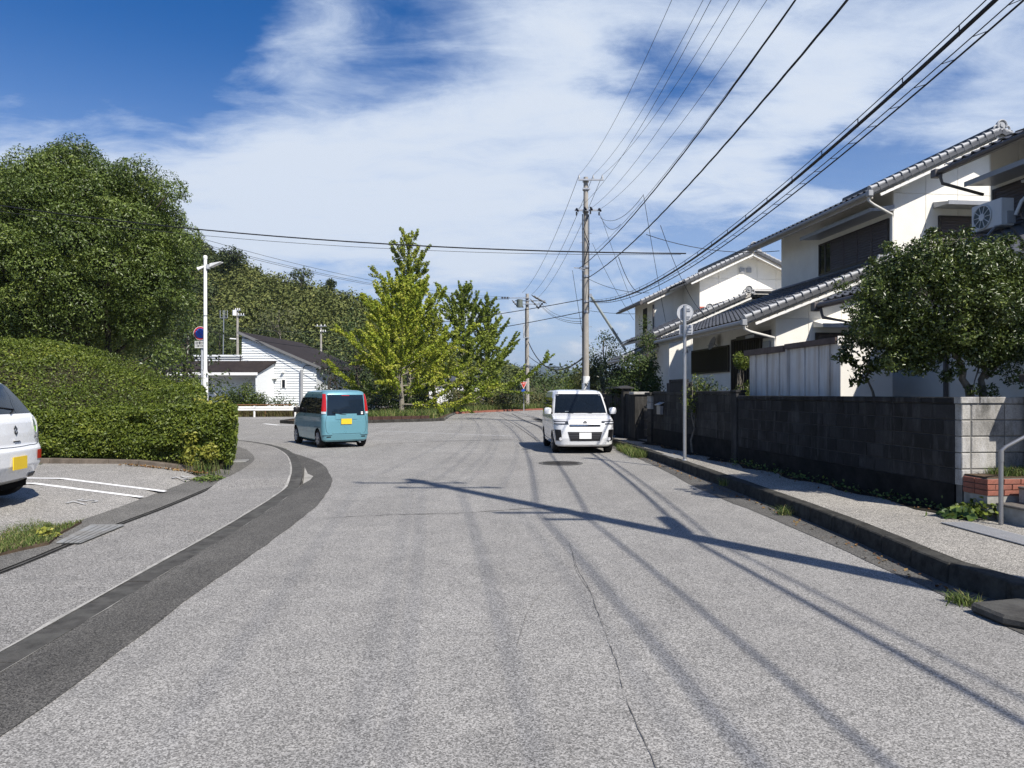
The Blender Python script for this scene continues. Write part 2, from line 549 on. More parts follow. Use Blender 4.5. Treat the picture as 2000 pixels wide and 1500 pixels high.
def crown_blobs(c, R, n, rb, inner=0.45, low=-1.0):
    """Lump centres through an ellipsoid crown."""
    out = []
    while len(out) < n:
        d = sphere_dirs(1)[0]
        if d[2] < low: continue
        q = RNG.uniform(inner, 1.0) ** 0.7
        out.append((c[0] + d[0] * R[0] * q, c[1] + d[1] * R[1] * q, c[2] + d[2] * R[2] * q, rb * RNG.uniform(0.7, 1.25)))
    return out

def sway(a, b, k, n=6):
    """A slightly crooked path from a to b."""
    a, b = Vector(a), Vector(b); L_ = (b - a).length
    out = []
    for i in range(n + 1):
        t = i / n
        j = Vector((random.uniform(-1, 1), random.uniform(-1, 1), random.uniform(-.4, .4))) * k * L_ * math.sin(math.pi * t)
        out.append(a.lerp(b, t) + j)
    return out

def vnoise(x, y, s, seed=0):
    """Smooth value noise on numpy arrays, about -1..1."""
    g = np.random.default_rng(seed).uniform(-1, 1, (64, 64))
    x = np.asarray(x) / s + 31.7; y = np.asarray(y) / s + 17.3
    xi, yi = np.floor(x).astype(int), np.floor(y).astype(int)
    fx, fy = x - xi, y - yi
    fx = fx * fx * (3 - 2 * fx); fy = fy * fy * (3 - 2 * fy)
    q = lambda i, j: g[(xi + i) % 64, (yi + j) % 64]
    return (q(0, 0) * (1 - fx) + q(1, 0) * fx) * (1 - fy) + (q(0, 1) * (1 - fx) + q(1, 1) * fx) * fy
# ------------------------------------------------------------------ shared materials
ASPH = asphalt('road_asphalt', (0.100, 0.0975, 0.0915), (0.42, 0.408, 0.382), cell=130, patch=0.13, streak=0.06)
ASPH_PATH = asphalt('footway_asphalt', (0.07, 0.068, 0.063), (0.38, 0.368, 0.345), cell=125, patch=0.12)
ASPH_LOT = asphalt('parking_asphalt', (0.08, 0.077, 0.07), (0.47, 0.452, 0.418), cell=125, patch=0.14)
ASPH_DARK = asphalt('gutter_asphalt', (0.03, 0.029, 0.027), (0.165, 0.159, 0.145), cell=140, patch=0.25, streak=0.2)
ASPH_DIRT = asphalt('dirty_asphalt', (0.045, 0.043, 0.039), (0.22, 0.213, 0.195), cell=130, patch=0.3)
ASPH_WALK = asphalt('walkway_asphalt', (0.075, 0.071, 0.063), (0.48, 0.455, 0.405), cell=120, patch=0.22)
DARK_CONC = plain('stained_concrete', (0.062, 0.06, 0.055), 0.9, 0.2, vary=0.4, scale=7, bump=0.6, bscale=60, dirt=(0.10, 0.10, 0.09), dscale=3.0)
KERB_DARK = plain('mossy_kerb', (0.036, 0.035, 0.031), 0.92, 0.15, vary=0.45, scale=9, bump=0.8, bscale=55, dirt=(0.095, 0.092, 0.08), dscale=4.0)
CONC = plain('pale_concrete', (0.33, 0.32, 0.29), 0.85, 0.25, vary=0.2, scale=9, bump=0.3, dirt=(0.12, 0.12, 0.10), dscale=2.5)
CONC_LID = plain('concrete_lid', (0.24, 0.245, 0.24), 0.85, 0.25, vary=0.15, scale=14, bump=0.3, dirt=(0.15, 0.13, 0.10), dscale=2.5)
LINE = plain('road_paint', (0.78, 0.78, 0.76), 0.7, 0.3, vary=0.07, scale=30, dirt=(0.35, 0.34, 0.33), dscale=9, damt=0.5)
LINE_OLD = plain('worn_road_paint', (0.42, 0.42, 0.41), 0.8, 0.2, vary=0.15, scale=30, dirt=(0.2, 0.2, 0.195), dscale=4, damt=0.9)
SOIL = plain('soil', (0.085, 0.062, 0.042), 0.95, 0.1, vary=0.4, scale=8, bump=0.8, bscale=30)
TURF = plain('turf_soil', (0.09, 0.085, 0.045), 0.95, 0.1, vary=0.4, scale=3, bump=0.6)
GREY_STEEL = plain('galvanised_steel', (0.42, 0.43, 0.44), 0.42, 0.5, metal=0.75, vary=0.1, scale=12)
GREY_PAINT = plain('grey_paint', (0.40, 0.42, 0.44), 0.5, 0.4)
WHITE_PAINT = plain('white_paint', (0.78, 0.78, 0.75), 0.4, 0.4, vary=0.04)
BLACK_RUB = plain('black_rubber', (0.014, 0.014, 0.015), 0.65, 0.3)
CABLE = plain('cable_sheath', (0.012, 0.012, 0.014), 0.5, 0.35)
WIREM = plain('aged_wire', (0.045, 0.046, 0.05), 0.5, 0.3)
BRICK = plain('red_brick', (0.27, 0.105, 0.072), 0.85, 0.2, vary=0.25, scale=18, bump=0.4, dirt=(0.16, 0.08, 0.06), dscale=7)
GRASSM = leafmat('grass_blades', [(0.0, (0.045, 0.075, 0.018)), (0.5, (0.10, 0.15, 0.035)), (0.85, (0.19, 0.22, 0.07)), (1.0, (0.30, 0.25, 0.11))], 0.6, 0.2)
DRYM = leafmat('dry_grass', [(0.0, (0.16, 0.10, 0.05)), (0.6, (0.25, 0.18, 0.09)), (1.0, (0.12, 0.13, 0.04))], 0.7, 0.2)
WEEDM = leafmat('weed_leaves', [(0.0, (0.03, 0.06, 0.015)), (0.6, (0.07, 0.12, 0.03)), (1.0, (0.17, 0.22, 0.05))], 0.5, 0.3)

def grass_points(n, inside, zf, size=0.05):
    pass

def blades(name, P, h, w, mat, lean=0.5, parent=None):
    """Upright grass blades at points P."""
    P = np.asarray(P, float); n = len(P)
    a = RNG.uniform(0, 2 * np.pi, n)
    s = np.stack([np.cos(a), np.sin(a), np.zeros(n)], 1)
    hh = h * RNG.uniform(0.45, 1.2, (n, 1))
    ln = RNG.normal(size=(n, 3)) * lean; ln[:, 2] = 0
    v = np.empty((n, 5, 3))
    v[:, 0] = P - s * w / 2; v[:, 1] = P + s * w / 2
    mid = P + np.array([0, 0, 0.6]) * hh + ln * hh * 0.25
    v[:, 2] = mid + s * w * 0.4; v[:, 3] = mid - s * w * 0.4
    v[:, 4] = P + np.array([0, 0, 0.95]) * hh + ln * hh * 0.75
    idx = np.arange(n)[:, None] * 5
    tri = np.concatenate([idx, idx + 1, idx + 2, idx, idx + 2, idx + 3, idx + 3, idx + 2, idx + 4], 1).reshape(-1)
    me = bpy.data.meshes.new(name)
    V = v.reshape(-1, 3)
    me.vertices.add(len(V)); me.vertices.foreach_set('co', V.astype(np.float32).reshape(-1))
    me.loops.add(len(tri)); me.loops.foreach_set('vertex_index', tri.astype(np.int32))
    me.polygons.add(3 * n); me.polygons.foreach_set('loop_start', (np.arange(3 * n) * 3).astype(np.int32))
    me.materials.append(mat)
    at = me.attributes.new('rnd', 'FLOAT', 'POINT')
    at.data.foreach_set('value', np.repeat(RNG.uniform(0, 1, n), 5).astype(np.float32))
    me.update(calc_edges=True)
    return place(me, name, parent)

def in_poly(x, y, poly):
    x, y = np.asarray(x), np.asarray(y)
    c = np.zeros(len(x), bool)
    for i in range(len(poly)):
        (x0, y0), (x1, y1) = poly[i], poly[(i + 1) % len(poly)]
        cond = ((y0 > y) != (y1 > y)) & (x < (x1 - x0) * (y - y0) / ((y1 - y0) if y1 != y0 else 1e-9) + x0)
        c ^= cond
    return c

def scatter(poly, n):
    xs = [p[0] for p in poly]; ys = [p[1] for p in poly]
    X = RNG.uniform(min(xs), max(xs), n * 4); Y = RNG.uniform(min(ys), max(ys), n * 4)
    k = in_poly(X, Y, poly)
    return X[k][:n], Y[k][:n]

# ------------------------------------------------------------------ the ground
mb = MB()
mb.grid([[(x, y, -0.08 if abs(x) < 400 and abs(y) < 400 else -3.0) for x in (-4000, -400, -60, 0, 60, 400, 4000)] for y in (-4000, -400, -30, 30, 90, 400, 6000)])
tag(mb.build('ground', TURF), kind='structure')

mb = MB()
xs = np.linspace(-60, 9, 24); ys = np.linspace(-14, 92, 36)
mb.grid([[(x, y, 0.0) for x in xs] for y in ys])
tag(mb.build('road', ASPH), kind='structure')

# left hand edge: three curves (as y, x)
OUT = [(-10, -2.30), (-2, -2.38), (3.4, -2.45), (4.57, -2.51), (6, -2.61), (7.63, -2.67), (9.38, -2.77), (10.7, -2.9), (13.0, -3.30), (14.8, -3.82), (16.6, -4.45), (18.2, -5.25), (20.2, -6.45), (22.0, -7.8), (24.0, -9.6), (26.0, -12.4), (27.2, -16), (28, -22), (28.6, -32), (29, -45)]
INN = [(-10, -3.10), (-2, -3.16), (3.4, -3.2), (4.48, -3.23), (6.48, -3.37), (8.26, -3.48), (9.53, -3.59), (11.2, -3.76), (12.85, -4.02), (15.2, -4.72), (17.9, -5.70), (20.3, -6.85), (22.2, -8.2), (24.0, -10.0), (25.7, -12.6), (26.9, -16.1), (27.7, -22), (28.3, -32), (28.7, -45)]
WLK = [(-10, -4.30), (-2, -4.42), (3.4, -4.52), (6.37, -4.6), (7.63, -4.72), (8.9, -4.83), (10.08, -4.90), (11.6, -5.06), (13.4, -5.27), (15.15, -5.62), (16.4, -5.95), (17.9, -6.55), (19.9, -7.55), (21.5, -8.8), (22.8, -10.5), (24.2, -13.2), (25.3, -17), (26.1, -22), (26.8, -32), (27.2, -45)]
LOT = [(-10, -5.15), (-2, -5.25), (3.4, -5.35), (6.37, -5.4), (9.26, -5.5), (10.8, -5.66), (12.4, -5.85), (13.6, -6.05), (14.5, -6.3)]
V3 = lambda row, z=0.0: [Vector((x, y, z)) for y, x in row]
NST = 150
def even(row, n=NST):
    p = resample(V3(row), 0.05)
    return [p[int(round(i * (len(p) - 1) / (n - 1)))] for i in range(n)]
def rise(p):
    """The kerb is flush at the car park and full height round the corner."""
    t = min(1.0, max(0.0, (p.y - 12.3) / 0.9))
    return 0.012 + 0.105 * t * t * (3 - 2 * t)

out_c = resample(V3(OUT), 0.35); inn_c = resample(V3(INN), 0.35)
kw = 0.20
inn_f = offset(inn_c, kw)                      # road side face of the kerb
# gutter band: from the kerb's road face out to the asphalt edge (matched by nearest arc length)
def match(a, b):
    """Resample b to the number of points of a."""
    p = resample(b, 0.04)
    return [p[int(round(i * (len(p) - 1) / (len(a) - 1)))] for i in range(len(a))]
outm = match(inn_f, out_c)
mb = MB(); mb.strip([p + Vector((random.uniform(-.012, .012), 0, 0.005)) for p in outm], [p + Vector((0, 0, 0.006)) for p in inn_f])
tag(mb.build('gutter', ASPH_DARK), kind='structure')
# thin pale joints either side of the kerb line
mb = MB()
i0 = [p + Vector((0, 0, 0.010)) for p in inn_f]; i1 = [p + Vector((max(0.0, 0.007 * math.sin(k * 1.9) + random.uniform(-.004, .006)), 0, 0.010)) for k, p in enumerate(inn_f)]
mb.strip([p for p in i0[:]], [p for p in i1[:]])
tag(mb.build('gutter_joint', CONC), kind='structure')
# kerb stones, each one its own
kerb = MB(); kerb.strip([p + Vector((0, 0, 0.004)) for p in inn_c], [p + Vector((0, 0, 0.004)) for p in inn_f])
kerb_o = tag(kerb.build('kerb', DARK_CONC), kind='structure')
sel = [i for i, p in enumerate(inn_c)]
st = resample(V3(INN), 0.62)
so = offset(st, kw)
for i in range(len(st) - 1):
    a, b = st[i], st[i + 1]; c, d = so[i + 1], so[i]
    if a.x < -24 or a.y < 0.5: continue
    g = 0.006
    e = (b - a).normalized() * g; e2 = (c - d).normalized() * g
    z0, z1 = rise(a), rise(b)
    jig = random.uniform(-0.003, 0.003)
    m = MB()
    lo = [a + e, b - e, c - e2, d + e2]
    top = [lo[0] + Vector((0, 0, z0 + jig)), lo[1] + Vector((0, 0, z1 + jig)), lo[2] + Vector((0, 0, z1 + jig - 0.004)), lo[3] + Vector((0, 0, z0 + jig - 0.004))]
    lo = [p + Vector((0, 0, -0.05)) for p in lo]
    m.add(lo + top, [(4, 7, 6, 5), (0, 1, 5, 4), (1, 2, 6, 5), (2, 3, 7, 6), (3, 0, 4, 7)])
    m.build('kerb_stone', DARK_CONC, kerb_o, fix=True)
# dark ramp patch in front of the dropped kerb end, pale chip of mortar
mb = MB()
mb.add([G(595, 912, .012), G(601, 925, .012), G(612, 930, .012), G(606, 937, .012), G(592, 945, .012), G(594, 928, .012)], [(0, 1, 2, 3, 4, 5)])
tag(mb.build('mortar_chip', CONC), kind='structure')
# footway on that side
wlk_c = resample(V3(WLK), 0.35); wm = match(inn_c, wlk_c)
mb = MB(); mb.strip([p + Vector((0, 0, rise(q) + 0.002)) for p, q in zip(inn_c, inn_c)], [p + Vector((0, 0, 0.02 + (rise(q) - 0.012) * 0.9)) for p, q in zip(wm, inn_c)])
tag(mb.build('footway', ASPH_PATH), kind='structure')
# pale worn line along the inside of the kerb
mb = MB(); ed = offset(inn_c, -0.03)
mb.strip([p + Vector((0, 0, rise(p) + 0.006)) for p in inn_c], [p + Vector((random.uniform(-.015, .012), 0, rise(q) + 0.006)) for p, q in zip(ed, inn_c)])
tag(mb.build('mortar_line', plain('worn_mortar', (.36, .35, .32), .9, .2, vary=.3, scale=20, dirt=(.13, .127, .117), dscale=5)), kind='structure')

# the strip between the footway and the car park: dark gutter with a narrow slot
lot_c = resample(V3(LOT), 0.3)
wl = [p for p in wlk_c if p.y < 17.0]
wl2 = match(lot_c, wl)
def zlot(x):
    t = min(1.0, max(0.0, (-5.45 - x) / 1.95))
    return 0.036 + 0.215 * t
mb = MB(); mb.strip([p + Vector((0, 0, 0.026)) for p in offset(wl2, -0.09)], [p + Vector((0, 0, 0.034)) for p in lot_c])
tag(mb.build('drain_strip', ASPH_DIRT), kind='structure')
mb = MB(); mb.strip([p + Vector((0, 0, 0.023)) for p in wl2], [p + Vector((0, 0, 0.023)) for p in offset(wl2, -0.09)])
tag(mb.build('slot_drain_edge', DARK_CONC), kind='structure')
BLACKHOLE = plain('slot_shade', (0.006, 0.006, 0.006), 0.9, 0.05)
mb = MB()
for d in (0.012, 0.075):
    mb.strip([p + Vector((0, 0, 0.029)) for p in offset(wl2, -d)], [p + Vector((0, 0, 0.029)) for p in offset(wl2, -d - 0.016)])
tag(mb.build('slot_drain', BLACKHOLE), kind='structure')

# dirty verge between the curved footway and the hedge
vg = [p for p in wlk_c if 13.2 < p.y < 27.5 and p.x > -30]
def wz(p):
    t = min(1.0, max(0.0, (p.y - 13.6) / 1.2)); return 0.022 + .095 * t * t * (3 - 2 * t)
vin = offset(vg, -1.6)
mb = MB(); mb.strip([p + Vector((0, 0, wz(p))) for p in vg], [p + Vector((0, 0, wz(q) + .03)) for p, q in zip(vin, vg)])
tag(mb.build('verge_pavement', ASPH_DIRT), kind='structure')
t = thing('concrete_lid', 'small pale concrete lid on the dark verge by the hedge end', 'drain lid', G(466, 902, .1))
c_ = G(464, 902, .12); m = MB(); m.obox((c_.x, c_.y, .135), (.42, .5, .03), (0, 0, .2)); m.build('lid', CONC_LID, t, world=True, bevel=.008)
# car park
rows = []
for i, p in enumerate(lot_c):
    q = lot_c[i]
    rows.append([Vector((q.x - d, q.y, zlot(q.x - d) if d else 0.036)) for d in (0, .25, .5, 1.0, 1.5, 1.95, 3, 8, 25)])
mb = MB(); mb.grid(rows)
tag(mb.build('parking_lot', ASPH_LOT), kind='structure')

def painted(name, pts, mat, parent=None):
    m = MB(); m.add(pts, [tuple(range(len(pts)))]); return m.build(name, mat, parent)
def bay_line(px0, py0, px1, py1, w=0.12):
    """A painted bay line on the sloping car park, given by its two ends in metres."""
    n = 10; a, b = [], []
    for i in range(n + 1):
        t = i / n
        x = px0 + (px1 - px0) * t; y = py0 + (py1 - py0) * t
        z = zlot(x) + 0.005
        a.append(Vector((x, y - w / 2, z))); b.append(Vector((x, y + w / 2, z)))
    m = MB(); m.strip(a, b); return m
bl = MB(); 
for (x0, y0, x1, y1) in ((-11.5, 11.95, -5.62, 11.52), (-11.5, 11.32, -5.66, 10.86)):
    q = bay_line(x0, y0, x1, y1); bl.add(q.v, q.f)
tag(bl.build('parking_markings', LINE), kind='structure')
for body, x, y in (('74', -6.0, 13.0), ('75', -6.05, 10.05)):
    me = text_mesh(body, 0.46, 0.0); me.materials.append(LINE_OLD)
    o = place(me, 'bay_number'); o.location = (x, y, zlot(x) + 0.012); o.rotation_euler = (0, -math.atan(0.11), math.radians(90)); o.scale = (1, 0.85, 1)
    o.rotation_euler = Euler((0, math.atan(0.11), 0)).to_matrix().to_4x4().to_euler()
    o.matrix_world = Matrix.Translation((x, y, zlot(x) + 0.012)) @ Matrix.Rotation(math.atan(0.11), 4, 'Y') @ Matrix.Rotation(math.radians(90), 4, 'Z') @ Matrix.Diagonal((1, .85, 1, 1))
    tag(o, kind='structure')

# concrete lid over the drain
t = thing('drain_cover', 'grey slotted concrete drain cover set in the dark strip beside grass', 'drain cover', (-5.0, 8.3, 0.03))
m = MB(); m.prism([G(178, 1026, .035), G(243, 1026, .035), G(157, 1061, .035), G(110, 1061, .035)], (0, 0, 0.012))
m.build('lid', CONC_LID, t, world=True)
a0, a1, b0, b1 = G(178, 1026, .05), G(243, 1026, .05), G(110, 1061, .05), G(157, 1061, .05)
for k in range(1, 5):
    w = k / 5
    m = MB(); p, q = a0.lerp(a1, w), b0.lerp(b1, w)
    m.add([p, p + Vector((.008, 0, 0)), q + Vector((.008, 0, 0)), q], [(0, 1, 2, 3)]); m.build('groove', DARK_CONC, t, world=True)

# grass corner with its kerb, lower edge of the picture on the car park side
gp = [G(0, 1015, .05), G(60, 1016, .05), G(112, 1028, .05), G(160, 1019, .05), G(120, 1040, .05), G(96, 1060, .05), G(40, 1072, .05), G(0, 1082, .05)]
gp2 = [(p.x, p.y) for p in gp] + [(-9.5, 7.0), (-9.5, 9.3)]
mb = MB(); mb.prism([Vector((x, y, 0.02)) for x, y in gp2], (0, 0, 0.035))
tag(mb.build('grass_bed_soil', SOIL), kind='structure')
X, Y = scatter(gp2, 26000)
tag(blades('grass', np.stack([X, Y, np.full(len(X), .05)], 1), 0.055, 0.008, GRASSM, 0.9), 'low patchy grass in the corner bed beside the drain cover', 'grass', kind='stuff')
k = (vnoise(X, Y, 0.5, 3) > 0.35) | (Y > 9.3)
tag(blades('dry_grass', np.stack([X[k], Y[k], np.full(k.sum(), .052)], 1), 0.035, 0.008, DRYM, 1.2), 'brown dry grass along the tapered kerb end', 'grass', kind='stuff')
t = thing('bed_kerb', 'weathered grey kerb with a tapered end along the grass corner', 'kerb', (-6.6, 9.5, 0.05))
def kerbrun(pts, w, h, parent, mat, step=0.6, name='kerb_stone', drop_end=False):
    P = [Vector(p) for p in pts]
    for i in range(len(P) - 1):
        a, b = P[i], P[i + 1]
        n = max(1, int(round((b - a).length / step)))
        for k in range(n):
            p, q = a.lerp(b, k / n), a.lerp(b, (k + 1) / n)
            d = (q - p).normalized(); p = p + d * .004; q = q - d * .004
            s = Vector((-d.y, d.x, 0)) * w
            h2 = 0.03 if (drop_end and i == len(P) - 2 and k == n - 1) else h
            m = MB(); m.add([p, q, q + s, p + s, p + Vector((0, 0, h)), q + Vector((0, 0, h2)), q + s + Vector((0, 0, h2)), p + s + Vector((0, 0, h))],
                            [(0, 3, 2, 1), (4, 5, 6, 7), (0, 1, 5, 4), (1, 2, 6, 5), (2, 3, 7, 6), (3, 0, 4, 7)])
            m.build(name, mat, parent, world=True, fix=True, bevel=0.006)
kerbrun([(-10, 9.75, .05), (-6.75, 9.42, .04), (-6.1, 8.95, .03)], 0.15, 0.12, t, plain('bed_kerb_stone', (0.12, 0.118, 0.11), .9, .2, vary=.3, scale=9, bump=.5, dirt=(.05, .048, .04), dscale=3), 0.8, drop_end=True)

# white lines of the junction
mb = MB()
p0, p1 = Vector((-5.7, 30.9, .005)), Vector((0.05, 27.2, .005))
nn = (p1 - p0).cross(Vector((0, 0, 1))).normalized() * 0.10
mb.quad(p0 - nn, p1 - nn, p1 + nn, p0 + nn)
tag(mb.build('stop_line', LINE_OLD), kind='structure')
mb = MB()
for (a, b) in (((-21, 38.6), (-18.5, 38.9)), ((-30, 47.2), (-14, 46.9)), ((-13.4, 38.4), (-12.0, 36.6)), ((-12.0, 36.6), (-9.8, 36.9))):
    a, b = Vector((*a, .005)), Vector((*b, .005)); n = (b - a).cross(Vector((0, 0, 1))).normalized() * .13
    mb.quad(a - n, b - n, b + n, a + n)
tag(mb.build('side_road_lines', LINE), kind='structure')

# tar seams and a long crack
TAR = plain('tar_seam', (0.075, 0.073, 0.07), 0.8, 0.2, vary=.2)
def ribbon(name, pts, w, mat, z=0.005, wob=0.4):
    p = [Vector((q.x, q.y, z)) for q in resample(pts, 0.09)]
    a, b = [], []
    for i, q in enumerate(p):
        d = p[min(i + 1, len(p) - 1)] - p[max(i - 1, 0)]; n = Vector((d.y, -d.x, 0)).normalized()
        j = random.uniform(-1, 1) * w * 1.2 * wob
        ww = w * random.uniform(1 - wob, 1 + wob) / 2
        a.append(q + n * (ww + j)); b.append(q + n * (j - ww))
    m = MB(); m.strip(a, b); return tag(m.build(name, mat), kind='structure')
CRK = plain('crack_shade', (.135, .13, .12), .95, .05, vary=.4, scale=9)
ribbon('pavement_crack', [G(1112, 1060), G(1128, 1110), G(1150, 1150), G(1176, 1220), G(1206, 1300), G(1216, 1345), G(1250, 1430), G(1268, 1470), G(1292, 1520)], 0.004, CRK, wob=.8)
ribbon('pavement_crack', [G(1118, 1080), G(1128, 1120), G(1160, 1165)], 0.003, CRK)
ribbon('tar_seam', [G(1000, 808), G(1018, 818), G(1050, 832), G(1062, 842)], 0.10, TAR, wob=.2)
ribbon('tar_seam', [G(985, 812), G(1020, 812), G(1060, 820)], 0.16, TAR, wob=.2)
ribbon('tar_seam', [G(975, 812), G(1000, 826), G(1032, 848), G(1050, 862)], 0.035, TAR, wob=.3)

SEAM = plain('faint_seam', (.135, .13, .12), .9, .15, vary=.25, scale=10)
ribbon('pavement_seam', [G(640, 1012), G(760, 1006), G(900, 1002), G(1080, 990)], .02, SEAM, wob=.7)
ribbon('pavement_seam', [G(735, 868), G(820, 864), G(900, 861), G(1000, 858)], .05, SEAM, wob=.6)
ribbon('pavement_crack', [G(1100, 1128), G(1040, 1180), G(1010, 1260)], .003, CRK, wob=.8)
# iron cover in the road
mc = thing('manhole_cover', 'round dark iron manhole cover in the road ahead of the white van', 'manhole cover', (1.15, 16.7, 0.004))
IRON = plain('cast_iron', (0.05, 0.047, 0.043), .65, .4, metal=.3, vary=.3, scale=30, bump=.5)
m = MB(); m.cyl((0, 0, .001), 0.42, .006, 36); m.build('cover_plate', IRON, mc)
m = MB()
for i in range(36):
    a, b = 2 * math.pi * i / 36, 2 * math.pi * (i + 1) / 36
    for r0, r1, z in ((.44, .52, .006),):
        m.quad((r0 * math.cos(a), r0 * math.sin(a), z), (r1 * math.cos(a), r1 * math.sin(a), z), (r1 * math.cos(b), r1 * math.sin(b), z), (r0 * math.cos(b), r0 * math.sin(b), z))
m.build('cover_ring', plain('cover_ring_concrete', (.10, .098, .092), .85, .2, vary=.3), mc)
m = MB()
for i in range(-4, 5):
    w = math.sqrt(max(.01, .38 ** 2 - (i * .085) ** 2))
    m.box(-w, w, i * .085 - .014, i * .085 + .014, .004, .010)
tag(m.build('tread_ribs', IRON, mc), kind='stuff')

# ------------------------------------------------------------------ right hand gutter, kerb, walkway
RG = [(-9, 3.55), (2, 3.52), (5.6, 3.50), (6.8, 3.49), (8.5, 3.45), (10, 3.36), (12.0, 3.24), (15, 3.23), (17.9, 3.18), (22, 2.95), (28, 2.5), (36, 1.9), (46, 1.2)]
RK = [(5.55, 3.86), (6.2, 3.75), (7.9, 3.82), (9.9, 3.80), (11.8, 3.74), (15.3, 3.60), (18.3, 3.44), (22.3, 3.2), (28, 2.78), (36, 2.2), (46, 1.6)]
KZ = 0.185
rg = resample(V3(RG), 0.4); rk_full = resample(V3([(-9, 3.9), (2, 3.88)] + RK), 0.4)
rgm = match(rk_full, rg)
mb = MB(); mb.strip([p + Vector((random.uniform(-.02, .02), 0, .005)) for p in rgm], [p + Vector((0.05, 0, .006)) for p in rk_full])
tag(mb.build('gutter', ASPH_DARK), kind='structure')
rk = resample(V3(RK), 0.6)
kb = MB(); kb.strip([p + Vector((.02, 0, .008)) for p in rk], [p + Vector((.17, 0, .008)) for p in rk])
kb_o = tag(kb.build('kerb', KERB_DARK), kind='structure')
ri = offset(rk, 0.19)
for i in range(len(rk) - 1):
    a, b, c, d = rk[i], rk[i + 1], ri[i + 1], ri[i]
    if a.y > 40: break
    e = (b - a).normalized() * .005
    zz = KZ + random.uniform(-.006, .006)
    lo = [a + e, b - e, c - e, d + e]
    sh = (a - d).normalized() * 0.02
    up = [p + Vector((0, 0, zz)) for p in lo]; up[0] -= sh; up[1] -= sh
    m = MB(); m.add(lo + up, [(4, 7, 6, 5), (0, 1, 5, 4), (1, 2, 6, 5), (2, 3, 7, 6), (3, 0, 4, 7)])
    m.build('kerb_stone', KERB_DARK, kb_o, fix=True, bevel=0.012)
# walkway: from the back of the kerb to the foot of the walls
WU = 6.41
back = []
for p in ri:
    back.append(Vector((6.45 - 0.11 * p.y + 0.02, p.y, KZ - .002)))
n = len(ri); rows = []
for i in range(n):
    rows.append([ri[i].lerp(back[i], t) + Vector((0, 0, (KZ - .004) * (1 if t < 1 else 1)))if False else Vector((ri[i].lerp(back[i], t).x, ri[i].lerp(back[i], t).y, KZ - 0.004)) for t in (0, .25, .5, .75, 1)])
mb = MB(); mb.grid(rows)
# near end wraps round to the driveway
mb.add([(3.90 + .15, 5.62, KZ - .0045), (4.30, 5.42, KZ - .0045), (7.2, 5.1, KZ - .0045), (7.2, 8.6, KZ - .0045), (5.5, 8.6, KZ - .0045), (5.85, 5.62, KZ - .0045)], [(0, 1, 2, 3, 4, 5)])
tag(mb.build('walkway', ASPH_WALK), kind='structure')
mb = MB(); mb.bar((3.87, 5.55, .09), (4.6, 5.36, .09), .16, .19); mb.bar((4.6, 5.36, .09), (7.2, 5.05, .09), .16, .188)
tag(mb.build('kerb_return', KERB_DARK, bevel=.012), kind='structure')
# damp soil strip along the wall foot
a_, b_ = [], []
for k in range(40):
    v = 7.9 + k * 0.45
    w = 0.28 + 0.12 * math.sin(k * 1.7) + random.uniform(-.05, .05)
    a_.append(UV(WU + .01, v, KZ + .003)); b_.append(UV(WU - w, v, KZ + .003))
mb = MB(); mb.strip(a_, b_); tag(mb.build('soil_strip', plain('damp_soil', (.022, .02, .015), .95, .1, vary=.5, scale=9, bump=.7)), kind='structure')
# flat worn slabs let into the walkway
t = thing('inspection_slab', 'flat pale slab let into the walkway near the sign pole', 'slab', (3.9, 16.6, KZ))
m = MB(); m.obox((0, 0, .003), (0.55, 1.0, .01), (0, 0, .08)); m.build('slab', CONC_LID, t)
# the driveway's rough concrete step over the gutter
t = thing('driveway_step', 'rough dark concrete wedge bridging the gutter at the driveway', 'kerb ramp', (3.8, 5.1, 0.0))
pl = [(3.44, 5.34), (3.47, 5.02), (3.60, 4.88), (4.6, 4.70), (4.6, 5.30), (3.9, 5.46)]
m = MB(); m.prism([Vector((x, y, 0.006)) for x, y in pl], (0, 0, .075)); m.build('concrete_wedge', DARK_CONC, t, world=True, bevel=.02)
# steel grating by the gate
t = thing('drain_grating', 'pale steel grating strip sunk in the walkway before the brick planter', 'grating', (5.0, 7.3, KZ))
q = [Vector((4.82, 8.0, KZ)), Vector((5.17, 8.0, KZ)), Vector((5.26, 6.5, KZ)), Vector((4.93, 6.5, KZ))]
m = MB(); m.add([p + Vector((0, 0, .0)) for p in q], [(0, 3, 2, 1)]); m.build('trough', DARK_CONC, t, world=True)
for k in range(9):
    w0, w1 = (k + .30) / 9, (k + .78) / 9
    m = MB(); m.prism([q[0].lerp(q[1], w0) + Vector((0, 0, .004)), q[0].lerp(q[1], w1) + Vector((0, 0, .004)), q[3].lerp(q[2], w1) + Vector((0, 0, .004)), q[3].lerp(q[2], w0) + Vector((0, 0, .004))], (0, 0, .012))
    m.build('grating_bar', plain('grating_steel', (.50, .50, .49), .5, .5, metal=.2, vary=.08), t, world=True)
# ------------------------------------------------------------------ builders in the street frame
RUV = Matrix.Rotation(ST, 4, 'Z')
def B(mb, name, mat, parent=None, **k):
    mb.v = [tuple(UV(*p)) for p in mb.v]
    return mb.build(name, mat, parent, world=parent is not None, **k)
def put(me, name, parent, M):
    """A shared mesh placed under a thing by a matrix in the street frame."""
    return place(me, name, parent, MW[parent.name].inverted() @ RUV @ M)
def uvthing(name, label, cat, u, v, z=0, group=None):
    return thing(name, label, cat, UV(u, v, z), ST, group)

